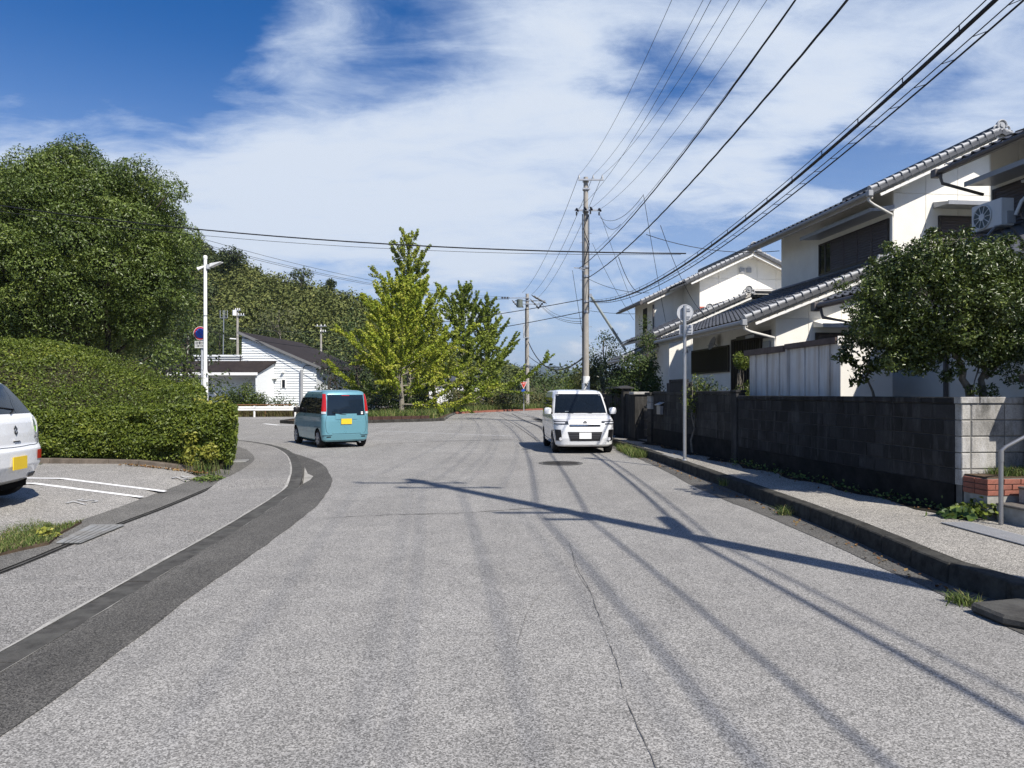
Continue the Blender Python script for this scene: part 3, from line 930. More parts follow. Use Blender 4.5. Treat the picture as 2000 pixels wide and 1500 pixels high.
def blockmat(name, lo, hi, stain=0.5, low=0.0):
    """Concrete block, each with its own shade, mould stains running across blocks."""
    m, nt, N, L, b = nodes_of(name)
    ge = N.new('ShaderNodeNewGeometry'); vec = ge.outputs['Position']
    oi = N.new('ShaderNodeObjectInfo')
    r = ramp(N, [(0, lo), (1, hi)]); L.new(oi.outputs['Random'], r.inputs[0])
    g = tex_noise(N, L, vec, 70, 4, .7)
    gr = ramp(N, [(.3, (.72,) * 3), (.7, (1.25,) * 3)]); L.new(g, gr.inputs[0])
    c = mixc(N, L, 1.0, r.outputs[0], gr.outputs[0], 'MULTIPLY')
    s = tex_noise(N, L, vec, 2.2, 7, .7, (1, 1, .6))
    sr = ramp(N, [(.42, (0, 0, 0)), (.66, (stain,) * 3)]); L.new(s, sr.inputs[0])
    c = mixc(N, L, sr.outputs[0], c, (0.016, 0.016, 0.014))
    s2 = tex_noise(N, L, vec, 3.1, 6, .75, (2.2, 2.2, .45))
    sr2 = ramp(N, [(.52, (0, 0, 0)), (.70, (.65,) * 3)]); L.new(s2, sr2.inputs[0])
    c = mixc(N, L, sr2.outputs[0], c, tuple(min(.5, x * 2.0) for x in hi))
    L.new(c, b.inputs['Base Color']); b.inputs['Roughness'].default_value = .92; b.inputs['Specular IOR Level'].default_value = .15
    bn = N.new('ShaderNodeBump'); bn.inputs['Strength'].default_value = .5; bn.inputs['Distance'].default_value = .006
    L.new(g, bn.inputs['Height']); L.new(bn.outputs[0], b.inputs['Normal'])
    MATS[name] = m
    return m
BLK_DARK = blockmat('stained_shaded_block', (.024, .024, .0245), (.044, .0435, .043), .85)  # black stains plus the street side's shade, both put into the colour
BLK_MID = blockmat('weathered_block', (.038, .0365, .034), (.060, .057, .052), .7)  # weathered, and also darkened for the shade on the street side
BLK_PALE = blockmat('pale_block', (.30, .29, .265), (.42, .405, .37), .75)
MORT = plain('dark_mortar', (.055, .054, .052), .95, .1, vary=.3)
MORT_P = plain('pale_mortar', (.16, .155, .14), .95, .1, vary=.3)

def block_mesh(w, h, d, mat, ch=0.008):
    """Face towards -x (street), length along y; chamfered face edges."""
    m = MB()
    y, z = w / 2, h / 2
    o = [(ch, -y, -z), (ch, y, -z), (ch, y, z), (ch, -y, z)]
    i = [(0, -y + ch, -z + ch), (0, y - ch, -z + ch), (0, y - ch, z - ch), (0, -y + ch, z - ch)]
    bk = [(d, -y, -z), (d, y, -z), (d, y, z), (d, -y, z)]
    m.add(i + o + bk, [(0, 3, 2, 1)] + [(k, (k + 1) % 4, 4 + (k + 1) % 4, 4 + k) for k in range(4)] + [(4 + k, 4 + (k + 1) % 4, 8 + (k + 1) % 4, 8 + k) for k in range(4)] + [(8, 9, 10, 11)])
    me = m.mesh('block', mat)
    bm = bmesh.new(); bm.from_mesh(me); bmesh.ops.recalc_face_normals(bm, faces=bm.faces); bm.to_mesh(me); bm.free()
    return me

def block_wall(t, v0, v1, zb, courses, mat, bw=0.4, ch=0.2, u=WU, half=True, d=.12, mort=MORT, cap=.08, capmat=None):
    me = block_mesh(bw - .012, ch - .012, d, mat)
    mh = block_mesh(bw / 2 - .012, ch - .012, d, mat)
    for c in range(courses):
        z = zb + ch * (c + .5)
        v = v0
        if half and c % 2: 
            put(mh, 'block', t, Matrix.Translation((u + random.uniform(-.002, .002), v + bw / 4, z))); v += bw / 2
        while v < v1 - .05:
            w = min(bw, v1 - v)
            if w > bw - .02: put(me, 'block', t, Matrix.Translation((u + random.uniform(-.003, .003), v + bw / 2, z)))
            else: put(block_mesh(w - .012, ch - .012, d, mat), 'block', t, Matrix.Translation((u, v + w / 2, z)))
            v += bw
    m = MB(); m.box(u + .009, u + d - .006, v0, v1, zb, zb + ch * courses); B(m, 'mortar', mort, t)
    if cap:
        v = v0; zt = zb + ch * courses
        cm = block_mesh(.59, cap, d + .04, capmat or mat, .012)
        while v < v1 - .05:
            w = min(.6, v1 - v)
            mm = cm if w > .58 else block_mesh(w - .01, cap, d + .04, capmat or mat, .012)
            put(mm, 'cap_block', t, Matrix.Translation((u - .02, v + w / 2, zt + cap / 2 + .002))); v += .6

# near wall
ZS = KZ
w1 = uvthing('block_wall', 'stained, shade darkened concrete block wall under the clipped garden tree', 'wall', WU, 8.14, ZS)
m = MB(); m.box(WU - .012, WU + .15, 8.14, 14.45, ZS - .1, .52); B(m, 'footing', plain('footing_concrete', (.014, .014, .0135), .92, .15, vary=.4, scale=5, bump=.5, dirt=(.028, .027, .025), dscale=2.5), w1)
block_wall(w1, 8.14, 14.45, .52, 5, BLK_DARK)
w2 = uvthing('block_wall', 'grey brown concrete block wall along the walkway behind the sign pole', 'wall', WU, 14.9, ZS)
m = MB(); m.box(WU - .012, WU + .15, 14.75, 20.3, ZS - .1, .62); B(m, 'footing', MATS['footing_concrete'], w2)
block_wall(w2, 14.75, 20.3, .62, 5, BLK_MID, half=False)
t = uvthing('gate_post', 'dark block post where the dark block wall meets the brown block wall', 'post', WU, 14.6, ZS)
m = MB(); m.box(WU - .03, WU + .17, 14.47, 14.73, ZS - .1, 1.66); B(m, 'shaft', BLK_DARK, t, bevel=.01)
m = MB(); m.box(WU - .05, WU + .19, 14.45, 14.75, 1.662, 1.72); B(m, 'cap', BLK_DARK, t, bevel=.01)
# return wall facing the road
w3 = uvthing('block_wall', 'pale sunlit block wall returning behind the brick planter', 'wall', WU, 8.02, ZS)
def return_block(u0, u1, z0, z1, mat, name='block', dv=0.0):
    me = block_mesh(u1 - u0, z1 - z0, .115, mat)
    M = Matrix.Translation(((u0 + u1) / 2, 8.02 + dv, (z0 + z1) / 2)) @ Matrix.Rotation(math.radians(90), 4, 'Z')
    put(me, name, w3, M)
for c in range(5):
    z0 = .526 + .2 * c; z1 = z0 + .188
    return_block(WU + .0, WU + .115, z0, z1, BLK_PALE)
    for k in range(5):
        return_block(WU + .13 + k * .45, WU + .13 + k * .45 + .438, z0, z1, BLK_PALE, dv=random.uniform(-.003, .003))
for (a, b) in ((WU - .03, WU + .22), (WU + .23, WU + .82), (WU + .83, WU + 1.42), (WU + 1.43, WU + 2.4)):
    return_block(a, b, 1.524, 1.604, BLK_PALE, 'cap_block', dv=-.02)
m = MB(); m.box(WU + .01, WU + 2.4, 8.03, 8.128, ZS - .1, 1.52); B(m, 'mortar', MORT_P, w3)
# pillar by the gate, at the picture's edge
t = uvthing('gate_pillar', 'tall dark block pillar with a broad cap beside the steps', 'pillar', 7.35, 7.7, ZS)
for c in range(8):
    z0 = ZS + .2 * c
    m = MB(); m.box(7.16, 7.56, 7.50, 7.90, z0, z0 + .19); B(m, 'block', BLK_MID, t, bevel=.008)
m = MB(); m.box(7.10, 7.62, 7.44, 7.96, ZS + 1.602, ZS + 1.70); B(m, 'cap', BLK_MID, t, bevel=.015)

# brick planter
pl = uvthing('brick_planter', 'low red brick planter on a concrete base with grass on top', 'planter', WU, 7.62, ZS)
m = MB(); m.box(WU + .01, 8.0, 7.63, 8.0, ZS - .05, .452); B(m, 'base', CONC, pl)
m = MB(); m.box(WU + .02, 7.98, 7.64, 8.0, .45, .648); B(m, 'brick_core', MORT_P, pl)
bm_ = block_mesh(.206, .058, .1, BRICK, .004)
for c in range(3):
    z = .482 + .066 * c
    for k in range(8):
        u0 = WU + .004 + (.105 if c % 2 else 0) + k * .214
        if u0 + .2 > 8.0: continue
        put(bm_, 'brick', pl, Matrix.Translation((u0 + .103, 7.62 + random.uniform(-.003, .002), z)) @ Matrix.Rotation(math.radians(90), 4, 'Z'))
    if c % 2: 
        put(block_mesh(.10, .058, .1, BRICK, .004), 'brick', pl, Matrix.Translation((WU + .055, 7.62, z)) @ Matrix.Rotation(math.radians(90), 4, 'Z'))
    for k in range(2):
        v0 = 7.625 + (.0 if c % 2 else .0) + k * .19
        put(block_mesh(.18, .058, .1, BRICK, .004), 'brick', pl, Matrix.Translation((WU + random.uniform(-.003, .002), v0 + .1, z)))
m = MB(); m.box(WU + .03, 7.97, 7.66, 8.015, .648, .668); B(m, 'soil', SOIL, pl)
X, Y = RNG.uniform(WU + .28, 7.95, 1500), RNG.uniform(7.66, 8.0, 1500)
P = np.array([UV(a, b, .665) for a, b in zip(X, Y)])
tag(blades('grass', P, .11, .008, GRASSM, .8), 'tuft of green grass growing on the brick planter', 'grass', kind='stuff')
# steps
stp = uvthing('entrance_steps', 'short flight of tiled steps behind the grey handrail', 'steps', 6.9, 7.3, ZS)
TILE = plain('step_tile', (.13, .12, .105), .8, .2, vary=.25, scale=20, bump=.3)
for k, (u0, v0, v1, z1) in enumerate(((6.47, 6.95, 7.55, .385), (6.75, 6.95, 7.55, .57))):
    m = MB(); m.box(u0, 8.2, v0 + .02, v1, ZS - .05 + (.2 if k else 0), z1 - .03); B(m, 'riser', CONC, stp)
    m = MB(); m.box(u0 - .02, 8.2, v0, v1, z1 - .028, z1); B(m, 'tread', TILE, stp, bevel=.008)
    if k == 0:
        for q in range(8):
            for c in range(2):
                m = MB(); m.box(u0 + .004 + q * .11, u0 + .108 + q * .11, v0 + .005, v0 + .02, ZS + .004 + c * .085, ZS + .083 + c * .085); B(m, 'tile', TILE, stp, bevel=.004)
# handrail
hr = thing('handrail', 'grey tube handrail rising over the entrance steps', 'handrail', (5.50, 7.95, ZS))
STEELD = plain('handrail_steel', (.30, .30, .30), .35, .5, metal=.7, vary=.05)
bx = UV(6.33, 7.28, ZS)
p0 = Vector((5.46, 7.93, ZS))
m = MB(); m.tube([p0, p0 + Vector((0, 0, .80))], .024, 12); m.build('post', STEELD, hr, world=True, smooth=True)
m = MB(); m.tube([p0 + Vector((0, 0, .70)), p0 + Vector((0, 0, .83))], .029, 12); m.build('collar', STEELD, hr, world=True, smooth=True)
m = MB(); m.tube([p0 + Vector((0, 0, .82)), p0 + Vector((.05, -.01, .87)), p0 + Vector((1.6, -.05, 1.72))], .021, 12); m.build('rail', STEELD, hr, world=True, smooth=True)
m = MB(); m.tube([p0 + Vector((1.5, -.05, .2)), p0 + Vector((1.5, -.05, 1.66))], .024, 12); m.build('post', STEELD, hr, world=True, smooth=True)

# far walls, gate and pillars beyond the second wall
t = uvthing('gate_pillar', 'sunlit stone capped gate pillar beyond the brown block wall', 'pillar', WU, 20.5, ZS)
for c in range(7):
    m = MB(); m.box(WU - .05, WU + .35, 20.36, 20.76, ZS + .2 * c, ZS + .2 * c + .19); B(m, 'block', BLK_PALE if c in (5, 6) else BLK_MID, t, bevel=.008)
m = MB(); m.box(WU - .11, WU + .41, 20.3, 20.82, ZS + 1.402, ZS + 1.49); B(m, 'cap', BLK_MID, t, bevel=.012)
t = uvthing('garden_gate', 'low grey metal gate of upright bars between the pillars', 'gate', WU + .25, 21.5, ZS)
GATEM = plain('gate_metal', (.10, .095, .085), .6, .4, metal=.3, vary=.2)
m = MB()
for z in (.3, .62, 1.02): m.box(WU + .23, WU + .27, 20.8, 22.0, ZS + z, ZS + z + .04)
B(m, 'gate_frame', GATEM, t)
for k in range(13):
    m = MB(); m.box(WU + .24, WU + .26, 20.84 + k * .093, 20.86 + k * .093, ZS + .1, ZS + 1.02); B(m, 'bar', GATEM, t)
t = uvthing('gate_pillar', 'second weathered gate pillar standing behind the white van', 'pillar', WU, 22.2, ZS)
m = MB(); m.box(WU - .05, WU + .35, 22.05, 22.45, ZS, ZS + 1.42); B(m, 'shaft', BLK_MID, t, bevel=.008)
m = MB(); m.box(WU - .11, WU + .41, 21.99, 22.51, ZS + 1.422, ZS + 1.51); B(m, 'cap', BLK_PALE, t, bevel=.012)
w4 = uvthing('block_wall', 'old mould streaked wall of big slabs behind the white van', 'wall', WU, 22.6, ZS)
k = 0; v = 22.5
while v < 29.0:
    m = MB(); m.box(WU, WU + .14, v + .005, v + .595, ZS, 1.62 + .02 * (k % 2)); B(m, 'slab', BLK_DARK if k % 3 else BLK_MID, w4, bevel=.008); v += .6; k += 1
w5 = uvthing('block_wall', 'far low block wall with a tiled gate roof by the utility pole', 'wall', WU - .2, 30, ZS)
block_wall(w5, 29.4, 34.2, ZS, 7, BLK_MID, u=WU - .2, bw=.8, ch=.2)
m = MB()
m.prism([(6.2, 23.3, 1.84), (6.45, 23.3, 1.91), (6.7, 23.3, 1.84), (6.7, 23.3, 1.81), (6.2, 23.3, 1.81)], (0, 2.0, 0)); B(m, 'gate_roof', plain('gate_roof_tile', (.05, .05, .052), .6, .4), w5)
for q in (23.5, 25.1):
    m = MB(); m.box(6.35, 6.6, q - .12, q + .12, ZS, 1.82); B(m, 'post', BLK_MID, w5)
# dark block stack standing on the brown wall, mailbox on it
t = uvthing('block_stack', 'dark stepped block stack standing on the brown wall top', 'block stack', WU + .06, 18.4, 1.7)
m = MB(); m.box(WU, WU + .16, 17.55, 19.1, 1.70, 1.93); B(m, 'block', BLK_DARK, t, bevel=.01)
m = MB(); m.box(WU, WU + .16, 17.8, 18.9, 1.932, 2.02); B(m, 'block', BLK_DARK, t, bevel=.01)
t = uvthing('mailbox', 'small steel mailbox fixed on the brown block wall near the gate', 'mailbox', WU - .1, 19.5, 1.2)
m = MB(); m.box(WU - .11, WU - .005, 19.35, 19.65, 1.05, 1.30); B(m, 'box_body', plain('mailbox_steel', (.3, .3, .3), .4, .5, metal=.4), t, bevel=.01)
m = MB(); m.prism([(WU - .15, 19.3, 1.31), (WU - .0, 19.3, 1.38), (WU - .0, 19.3, 1.40), (WU - .15, 19.3, 1.33)], (0, .4, 0)); B(m, 'lid', plain('mailbox_lid', (.55, .55, .55), .35, .5, metal=.5), t, fix=True)

# corrugated shed behind the wall
SHED = plain('shed_steel', (.60, .59, .565), .55, .35, vary=.06, scale=3, dirt=(.30, .22, .14), dscale=1.6, damt=.6, stretch=(3, 3, .3))
SHEDF = plain('shed_front', (.74, .72, .66), .55, .35, vary=.05, scale=3)
SHEDR = plain('shed_trim', (.10, .075, .065), .7, .3, vary=.3, scale=6)
sh = uvthing('storage_shed', 'grey ribbed steel shed with rust streaks behind the dark block wall', 'shed', 6.96, 11.6, ZS)
SB, STP = ZS, 2.62
m = MB(); m.box(7.0, 7.95, 11.64, 15.05, SB, STP - .05); B(m, 'core', SHED, sh)
v = 11.6; k = 0
widths = [.34, .23, .18, .34, .2, .26, .4, .24, .21, .36, .24, .3, .28]
while v < 15.08 and k < 40:
    w = widths[k % len(widths)] * .9
    w = min(w, 15.1 - v)
    d = .0 if k % 2 else .028
    if w > .03:
        m = MB(); m.box(6.965 + d, 7.0, v + .003, v + w - .003, SB, STP - .1 - (.03 if v > 13.4 else 0)); B(m, 'panel', SHED, sh, bevel=.006)
    v += w; k += 1
m = MB(); m.box(7.0, 7.96, 11.60, 11.638, SB, STP - .03); B(m, 'front_panel', SHEDF, sh)
m = MB(); m.box(6.94, 8.0, 11.585, 11.6, STP - .14, STP + .02); B(m, 'fascia', SHEDF, sh)
m = MB(); m.box(6.90, 8.02, 11.60, 13.40, STP - .10, STP); B(m, 'roof_trim', SHEDR, sh)
m = MB(); m.box(6.88, 8.02, 13.42, 15.2, STP - .14, STP - .02); B(m, 'roof_trim', SHEDR, sh)
m = MB(); m.box(6.93, 6.964, 13.36, 13.44, SB, STP - .1); B(m, 'corner_strip', SHED, sh)
# ------------------------------------------------------------------ houses
CREAM = plain('cream_stucco', (.80, .78, .71), .85, .25, vary=.05, scale=2.0, bump=.55, bscale=45, dirt=(.71, .685, .61), dscale=.9, damt=.5)
CREAMS = plain('cream_board', (.76, .74, .67), .8, .25, vary=.05, scale=2.0, bump=.15, bscale=60, dirt=(.66, .635, .56), dscale=.8, damt=.5)
EAVEW = plain('eave_white', (.74, .73, .69), .6, .3, vary=.05)
SOFF = plain('soffit_grey', (.40, .38, .34), .8, .2, vary=.1)
TILEM = plain('roof_tile', (.060, .063, .070), .42, .5, vary=.35, scale=3.0, bump=.15, dirt=(.13, .13, .125), dscale=2.2, damt=.6)
TILEL = plain('rake_tile', (.33, .34, .35), .5, .4, vary=.2, scale=5.0, dirt=(.24, .24, .24), dscale=4)
BROWN = plain('shutter_brown', (.085, .070, .065), .5, .4, vary=.08)
SASH = plain('bronze_sash', (.045, .038, .034), .4, .5, metal=.3, vary=.05)
HOODM = plain('hood_metal', (.30, .315, .34), .4, .45, metal=.2, vary=.06)
GUTT = plain('gutter_plastic', (.30, .31, .32), .45, .4, vary=.08)
GUTB = plain('gutter_dark', (.11, .10, .095), .5, .4, vary=.1)
PIPEW = plain('downpipe', (.62, .61, .57), .45, .4, vary=.05)
REDF = plain('red_flashing', (.42, .10, .07), .6, .3, vary=.1)
def glassmat(name, col, rough=.04):
    m, nt, N, L, b = nodes_of(name)
    b.inputs['Base Color'].default_value = (*col, 1); b.inputs['Roughness'].default_value = rough; b.inputs['Specular IOR Level'].default_value = .6
    MATS[name] = m; return m
GLASS = glassmat('window_glass', (.012, .015, .018))

def tile_mesh(mat, name='roof_tile'):
    """One pantile: x up the slope, y across, z out."""
    prof = [(0.0, .030), (.035, .012), (.08, .004), (.135, .008), (.175, .026), (.21, .048), (.245, .050), (.275, .032)]
    Ls = .265; lift = .034
    m = MB(); n = len(prof)
    V = [(0, y, z + lift) for y, z in prof] + [(Ls, y, z) for y, z in prof] + [(0, y, z + lift - .022) for y, z in prof]
    F = [(i, n + i, n + i + 1, i + 1) for i in range(n - 1)] + [(2 * n + i, i, i + 1, 2 * n + i + 1) for i in range(n - 1)]
    m.add(V, F)
    me = m.mesh(name, mat)
    bm = bmesh.new(); bm.from_mesh(me); bmesh.ops.recalc_face_normals(bm, faces=bm.faces)
    up = sum((f.normal.z for f in bm.faces))
    if up < 0: bmesh.ops.reverse_faces(bm, faces=bm.faces)
    bm.to_mesh(me); bm.free()
    for p in me.polygons: p.use_smooth = True
    try: me.set_sharp_from_angle(angle=math.radians(50))
    except Exception: pass
    return me
TILE_ME = tile_mesh(TILEM)
def rake_mesh():
    m = MB()
    m.tube([(0, 0, .055), (.20, 0, .045)], [.062, .05], 10)
    m.cyl((-.006, 0, .055), .080, .03, 12, axis='X')
    m.box(.0, .238, -.045, -.02, -.085, .045, m=1)  # dark skirt colour stands in for the shaded gap under the roll
    m.box(-.004, .02, -.05, -.01, -.10, .04, m=1)
    me = m.mesh('rake_tile', [TILEL, TILEM])
    for p in me.polygons: p.use_smooth = True
    try: me.set_sharp_from_angle(angle=math.radians(45))
    except Exception: pass
    return me
RAKE_ME = rake_mesh()

class Slope:
    """A roof plane: eave (ue, ze) up to (ut, zt), from v0 to v1."""
    def __init__(s, ue, ze, ut, zt, v0, v1):
        s.ue, s.ze, s.ut, s.zt, s.v0, s.v1 = ue, ze, ut, zt, v0, v1
        s.len = math.hypot(ut - ue, zt - ze)
        s.es = Vector(((ut - ue) / s.len, 0, (zt - ze) / s.len))
        s.et = Vector((0, 1, 0)) if ut > ue else Vector((0, -1, 0))
        s.n = s.es.cross(s.et)
    def M(s, a, v, off=0.0):
        p = Vector((s.ue, v, s.ze)) + s.es * a + s.n * off
        M = Matrix((s.es, s.et, s.n)).transposed().to_4x4()
        return Matrix.Translation(p) @ M
    def deck(s, parent, mat, th=.09, name='roof_deck', drop=.02, inset=0.02):
        a = Vector((s.ue, s.v0 + inset, s.ze)); b = Vector((s.ut, s.v0 + inset, s.zt)); d = s.n * -drop; e = s.n * (-drop - th)
        m = MB(); m.prism([a + d, b + d, b + e, a + e], (0, s.v1 - s.v0 - 2 * inset, 0)); return B(m, name, mat, parent, fix=True)
    def tiles(s, parent, nparts, near_first=True):
        rows = int(s.len / .235); cols = int((s.v1 - s.v0) / .265)
        cells = []
        for c in range(cols):
            for r in range(rows):
                v = s.v0 + .03 + c * .265 if s.et.y > 0 else s.v1 - .03 - c * .265
                cells.append((v, r))
        cells.sort(key=lambda q: (q[0], q[1]))
        rest = MB()
        base = [v.co.copy() for v in TILE_ME.vertices]; fac = [tuple(p.vertices) for p in TILE_ME.polygons]
        for i, (v, r) in enumerate(cells):
            M = s.M(r * .235 + .01, v + random.uniform(-.003, .003), .0) @ Matrix.Rotation(random.uniform(-.012, .012), 4, 'Z')
            if i < nparts: put(TILE_ME, 'roof_tile', parent, M)
            else: rest.add([M @ p for p in base], fac)
        if rest.v:
            tag(B(rest, 'roof_tiling', TILEM, parent, smooth=True), kind='stuff')
    def rake(s, parent, v, mat=None, name='rake_tile', sign=1):
        for r in range(int(s.len / .235)):
            M = s.M(r * .235 + .02, v, .02)
            if sign < 0 and s.et.y > 0: M = M @ Matrix.Diagonal((1, -1, 1, 1))
            if s.et.y < 0: M = M @ Matrix.Diagonal((1, -1, 1, 1))
            put(RAKE_ME, name, parent, M)
    def barge(s, parent, v, mat=EAVEW, h=.07, th=.03, drop=.15, cut=0.25):
        a = Vector((s.ue, v, s.ze)) + s.es * cut; b = Vector((s.ut, v, s.zt)); d = s.n * -drop; e = s.n * (-drop - h)
        m = MB(); m.prism([a + d, b + d, b + e, a + e], (0, th, 0)); B(m, 'barge_board', mat, parent, fix=True)
    def gutter(s, parent, mat, bracket=True):
        g = s.ue - .05 * (1 if s.et.y > 0 else -1)
        m = MB(); m.tube([(g, s.v0 - .05, s.ze - .05), (g, s.v1, s.ze - .05)], .052, 8); B(m, 'gutter', mat, parent, smooth=True)
        m = MB(); m.box(g - .065, g + .065, s.v0 - .10, s.v0 + .04, s.ze - .14, s.ze + .01); B(m, 'gutter_end', mat, parent, bevel=.01)
    def fascia(s, parent, mat=EAVEW):
        m = MB(); m.box(s.ue + .06, s.ue + .10, s.v0 + .05, s.v1 - .05, s.ze - .17, s.ze - .04); B(m, 'fascia', mat, parent)

def purlins(parent, pts, v, mat=EAVEW, s=.13, ln=.35):
    for u, z in pts:
        m = MB(); m.box(u - s / 2, u + s / 2, v, v + ln, z - s / 2, z + s / 2); B(m, 'purlin_end', mat, parent)

def ridge(parent, u, z, v0, v1, orn=True, scale=1.0):
    m = MB(); m.box(u - .10 * scale, u + .10 * scale, v0 + .1, v1 - .1, z - .05, z + .15 * scale)
    m.tube([(u, v0 + .08, z + .17 * scale), (u, v1 - .08, z + .17 * scale)], .085 * scale, 8); B(m, 'ridge', TILEM, parent, smooth=True)
    if orn: ornament(parent, u, z + .1 * scale, v0 + .02, scale)

def ornament(parent, u, z, v, s=1.0):
    """The demon-tile end: a boss with a scrolled rim and shoulders."""
    m = MB()
    m.cyl((u, v, z + .06 * s), .17 * s, .09 * s, 18, axis='Y')
    m.cyl((u, v - .05 * s, z + .06 * s), .075 * s, .05 * s, 14, axis='Y')
    rim = [(u + .165 * s * math.cos(a), v - .05 * s, z + .06 * s + .165 * s * math.sin(a)) for a in np.linspace(-.5, math.pi + .5, 14)]
    m.tube(rim, .032 * s, 6)
    for sg in (-1, 1):
        sc = [(u + sg * (.19 + .10 * math.cos(a)) * s, v - .03 * s, z + (-.06 + .10 * math.sin(a)) * s) for a in np.linspace(-2.2, 2.2, 10)]
        m.tube(sc, .035 * s, 6)
        m.obox((u + sg * .2 * s, v + .02, z - .12 * s), (.30 * s, .10 * s, .12 * s), (0, sg * .35, 0))
    B(m, 'ridge_ornament', TILEL, parent, smooth=True)

def gable_panels(parent, u0, u1, v, zb, top, du=.91, th=.02, mat=CREAM, split=None):
    u = u0
    while u < u1 - .02:
        a, b = u + .007, min(u + du, u1) - .007
        segs = [(zb, None)] if split is None else [(zb, split), (split, None)]
        for z0, z1 in segs:
            ta, tb = (top(a), top(b)) if z1 is None else (z1 - .014, z1 - .014)
            pk = None
            if z1 is None:
                mid = (a + b) / 2
                poly = [(a, v, z0), (b, v, z0), (b, v, tb)] + ([(mid, v, top(mid))] if abs(top(mid) - (ta + tb) / 2) > .02 else []) + [(a, v, ta)]
            else: poly = [(a, v, z0), (b, v, z0), (b, v, tb), (a, v, ta)]
            if min(ta, tb) > z0 + .02:
                m = MB(); m.prism(poly, (0, th, 0)); B(m, 'wall_panel', mat, parent)
        u += du

def street_panels(parent, u, v0, v1, zb, zt, dv=1.82, th=.02, mat=CREAMS):
    v = v0
    while v < v1 - .02:
        m = MB(); m.box(u, u + th, v + .003, min(v + dv, v1) - .003, zb, zt); B(m, 'wall_panel', mat, parent); v += dv

def hood_street(parent, U, v0, v1, z, proj=.62, mat=HOODM, cap=None):
    m = MB(); m.prism([(U + .01, v0, z + .13), (U - proj, v0, z + .01), (U - proj, v0, z - .06), (U + .01, v0, z - .03)], (0, v1 - v0, 0)); o = B(m, 'window_hood', mat, parent, fix=True)
    m = MB(); m.box(U - proj - .015, U - proj + .01, v0 - .01, v1 + .01, z - .075, z + .03); B(m, 'hood_edge', HOODM, o)

def hood_gable(parent, V, u0, u1, z, proj=.6, mat=HOODM):
    m = MB(); m.prism([(u0, V - .01, z + .13), (u0, V - proj, z + .01), (u0, V - proj, z - .06), (u0, V - .01, z - .03)], (u1 - u0, 0, 0)); o = B(m, 'window_hood', mat, parent, fix=True)
    m = MB(); m.box(u0 - .01, u1 + .01, V - proj - .015, V - proj + .01, z - .075, z + .03); B(m, 'hood_edge', HOODM, o)

def shutter_street(parent, U, v0, v1, z0, z1, nsh, glass_far=0.0, pitch=.075):
    """A window on the street wall: frame, sliding storm shutters with slats, a glazed end."""
    m = MB(); w = .05
    m.box(U - .06, U + .02, v0, v1, z0 - w, z0); m.box(U - .06, U + .02, v0, v1, z1, z1 + w)
    m.box(U - .06, U + .02, v0 - w, v0, z0 - w, z1 + w); m.box(U - .06, U + .02, v1, v1 + w, z0 - w, z1 + w)
    win = B(m, 'window', SASH, parent)
    vg = v1 - glass_far
    if glass_far:
        m = MB(); m.box(U - .03, U - .02, vg, v1, z0, z1); B(m, 'pane', GLASS, win)
        m = MB(); m.box(U - .045, U - .015, vg + glass_far * .45, vg + glass_far * .55, z0, z1); B(m, 'sash', SASH, win)
    step = (vg - v0) / nsh
    for k in range(nsh):
        a, b = v0 + k * step, v0 + (k + 1) * step
        m = MB(); m.box(U - .035, U - .01, a + .004, b - .004, z0, z1)
        z = z0 + .02
        while z < z1 - .02:
            m.prism([(U - .036, a + .03, z), (U - .052, a + .03, z + .006), (U - .036, a + .03, z + pitch * .8)], (0, b - a - .06, 0)); z += pitch
        m.box(U - .055, U - .03, a + .004, a + .03, z0, z1); m.box(U - .055, U - .03, b - .03, b - .004, z0, z1)
        B(m, 'shutter', BROWN, win, fix=True)
    return win

def lattice_street(parent, U, v0, v1, z0, z1, pitch=.09, mat=SASH):
    m = MB(); m.box(U - .02, U + .02, v0, v1, z0, z1); win = B(m, 'window', GLASS, parent)
    m = MB(); m.box(U - .075, U - .02, v0 - .04, v1 + .04, z0 - .05, z0); m.box(U - .075, U - .02, v0 - .04, v1 + .04, z1, z1 + .05)
    m.box(U - .075, U - .02, v0 - .05, v0, z0, z1); m.box(U - .075, U - .02, v1, v1 + .05, z0, z1); B(m, 'window_frame', mat, win)
    v = v0 + pitch / 2
    while v < v1:
        m = MB(); m.box(U - .07, U - .045, v - .014, v + .014, z0, z1); B(m, 'lattice_bar', mat, win); v += pitch
    return win

def shutter_gable(parent, V, u0, u1, z0, z1, nsh=2, pitch=.075, mat=BROWN):
    m = MB(); w = .05
    m.box(u0, u1, V - .06, V + .02, z0 - w, z0); m.box(u0, u1, V - .06, V + .02, z1, z1 + w)
    m.box(u0 - w, u0, V - .06, V + .02, z0 - w, z1 + w); m.box(u1, u1 + w, V - .06, V + .02, z0 - w, z1 + w)
    win = B(m, 'window', SASH, parent); st_ = (u1 - u0) / nsh
    for k in range(nsh):
        a, b = u0 + k * st_, u0 + (k + 1) * st_
        m = MB(); m.box(a + .004, b - .004, V - .035, V - .01, z0, z1); z = z0 + .02
        while z < z1 - .02:
            m.prism([(a + .03, V - .036, z), (a + .03, V - .052, z + .006), (a + .03, V - .036, z + pitch * .8)], (b - a - .06, 0, 0)); z += pitch
        B(m, 'shutter', mat, win, fix=True)
    return win

def pipe(parent, pts, r=.033, mat=PIPEW, name='downpipe'):
    m = MB(); m.tube(pts, r, 8); return B(m, name, mat, parent, smooth=True)

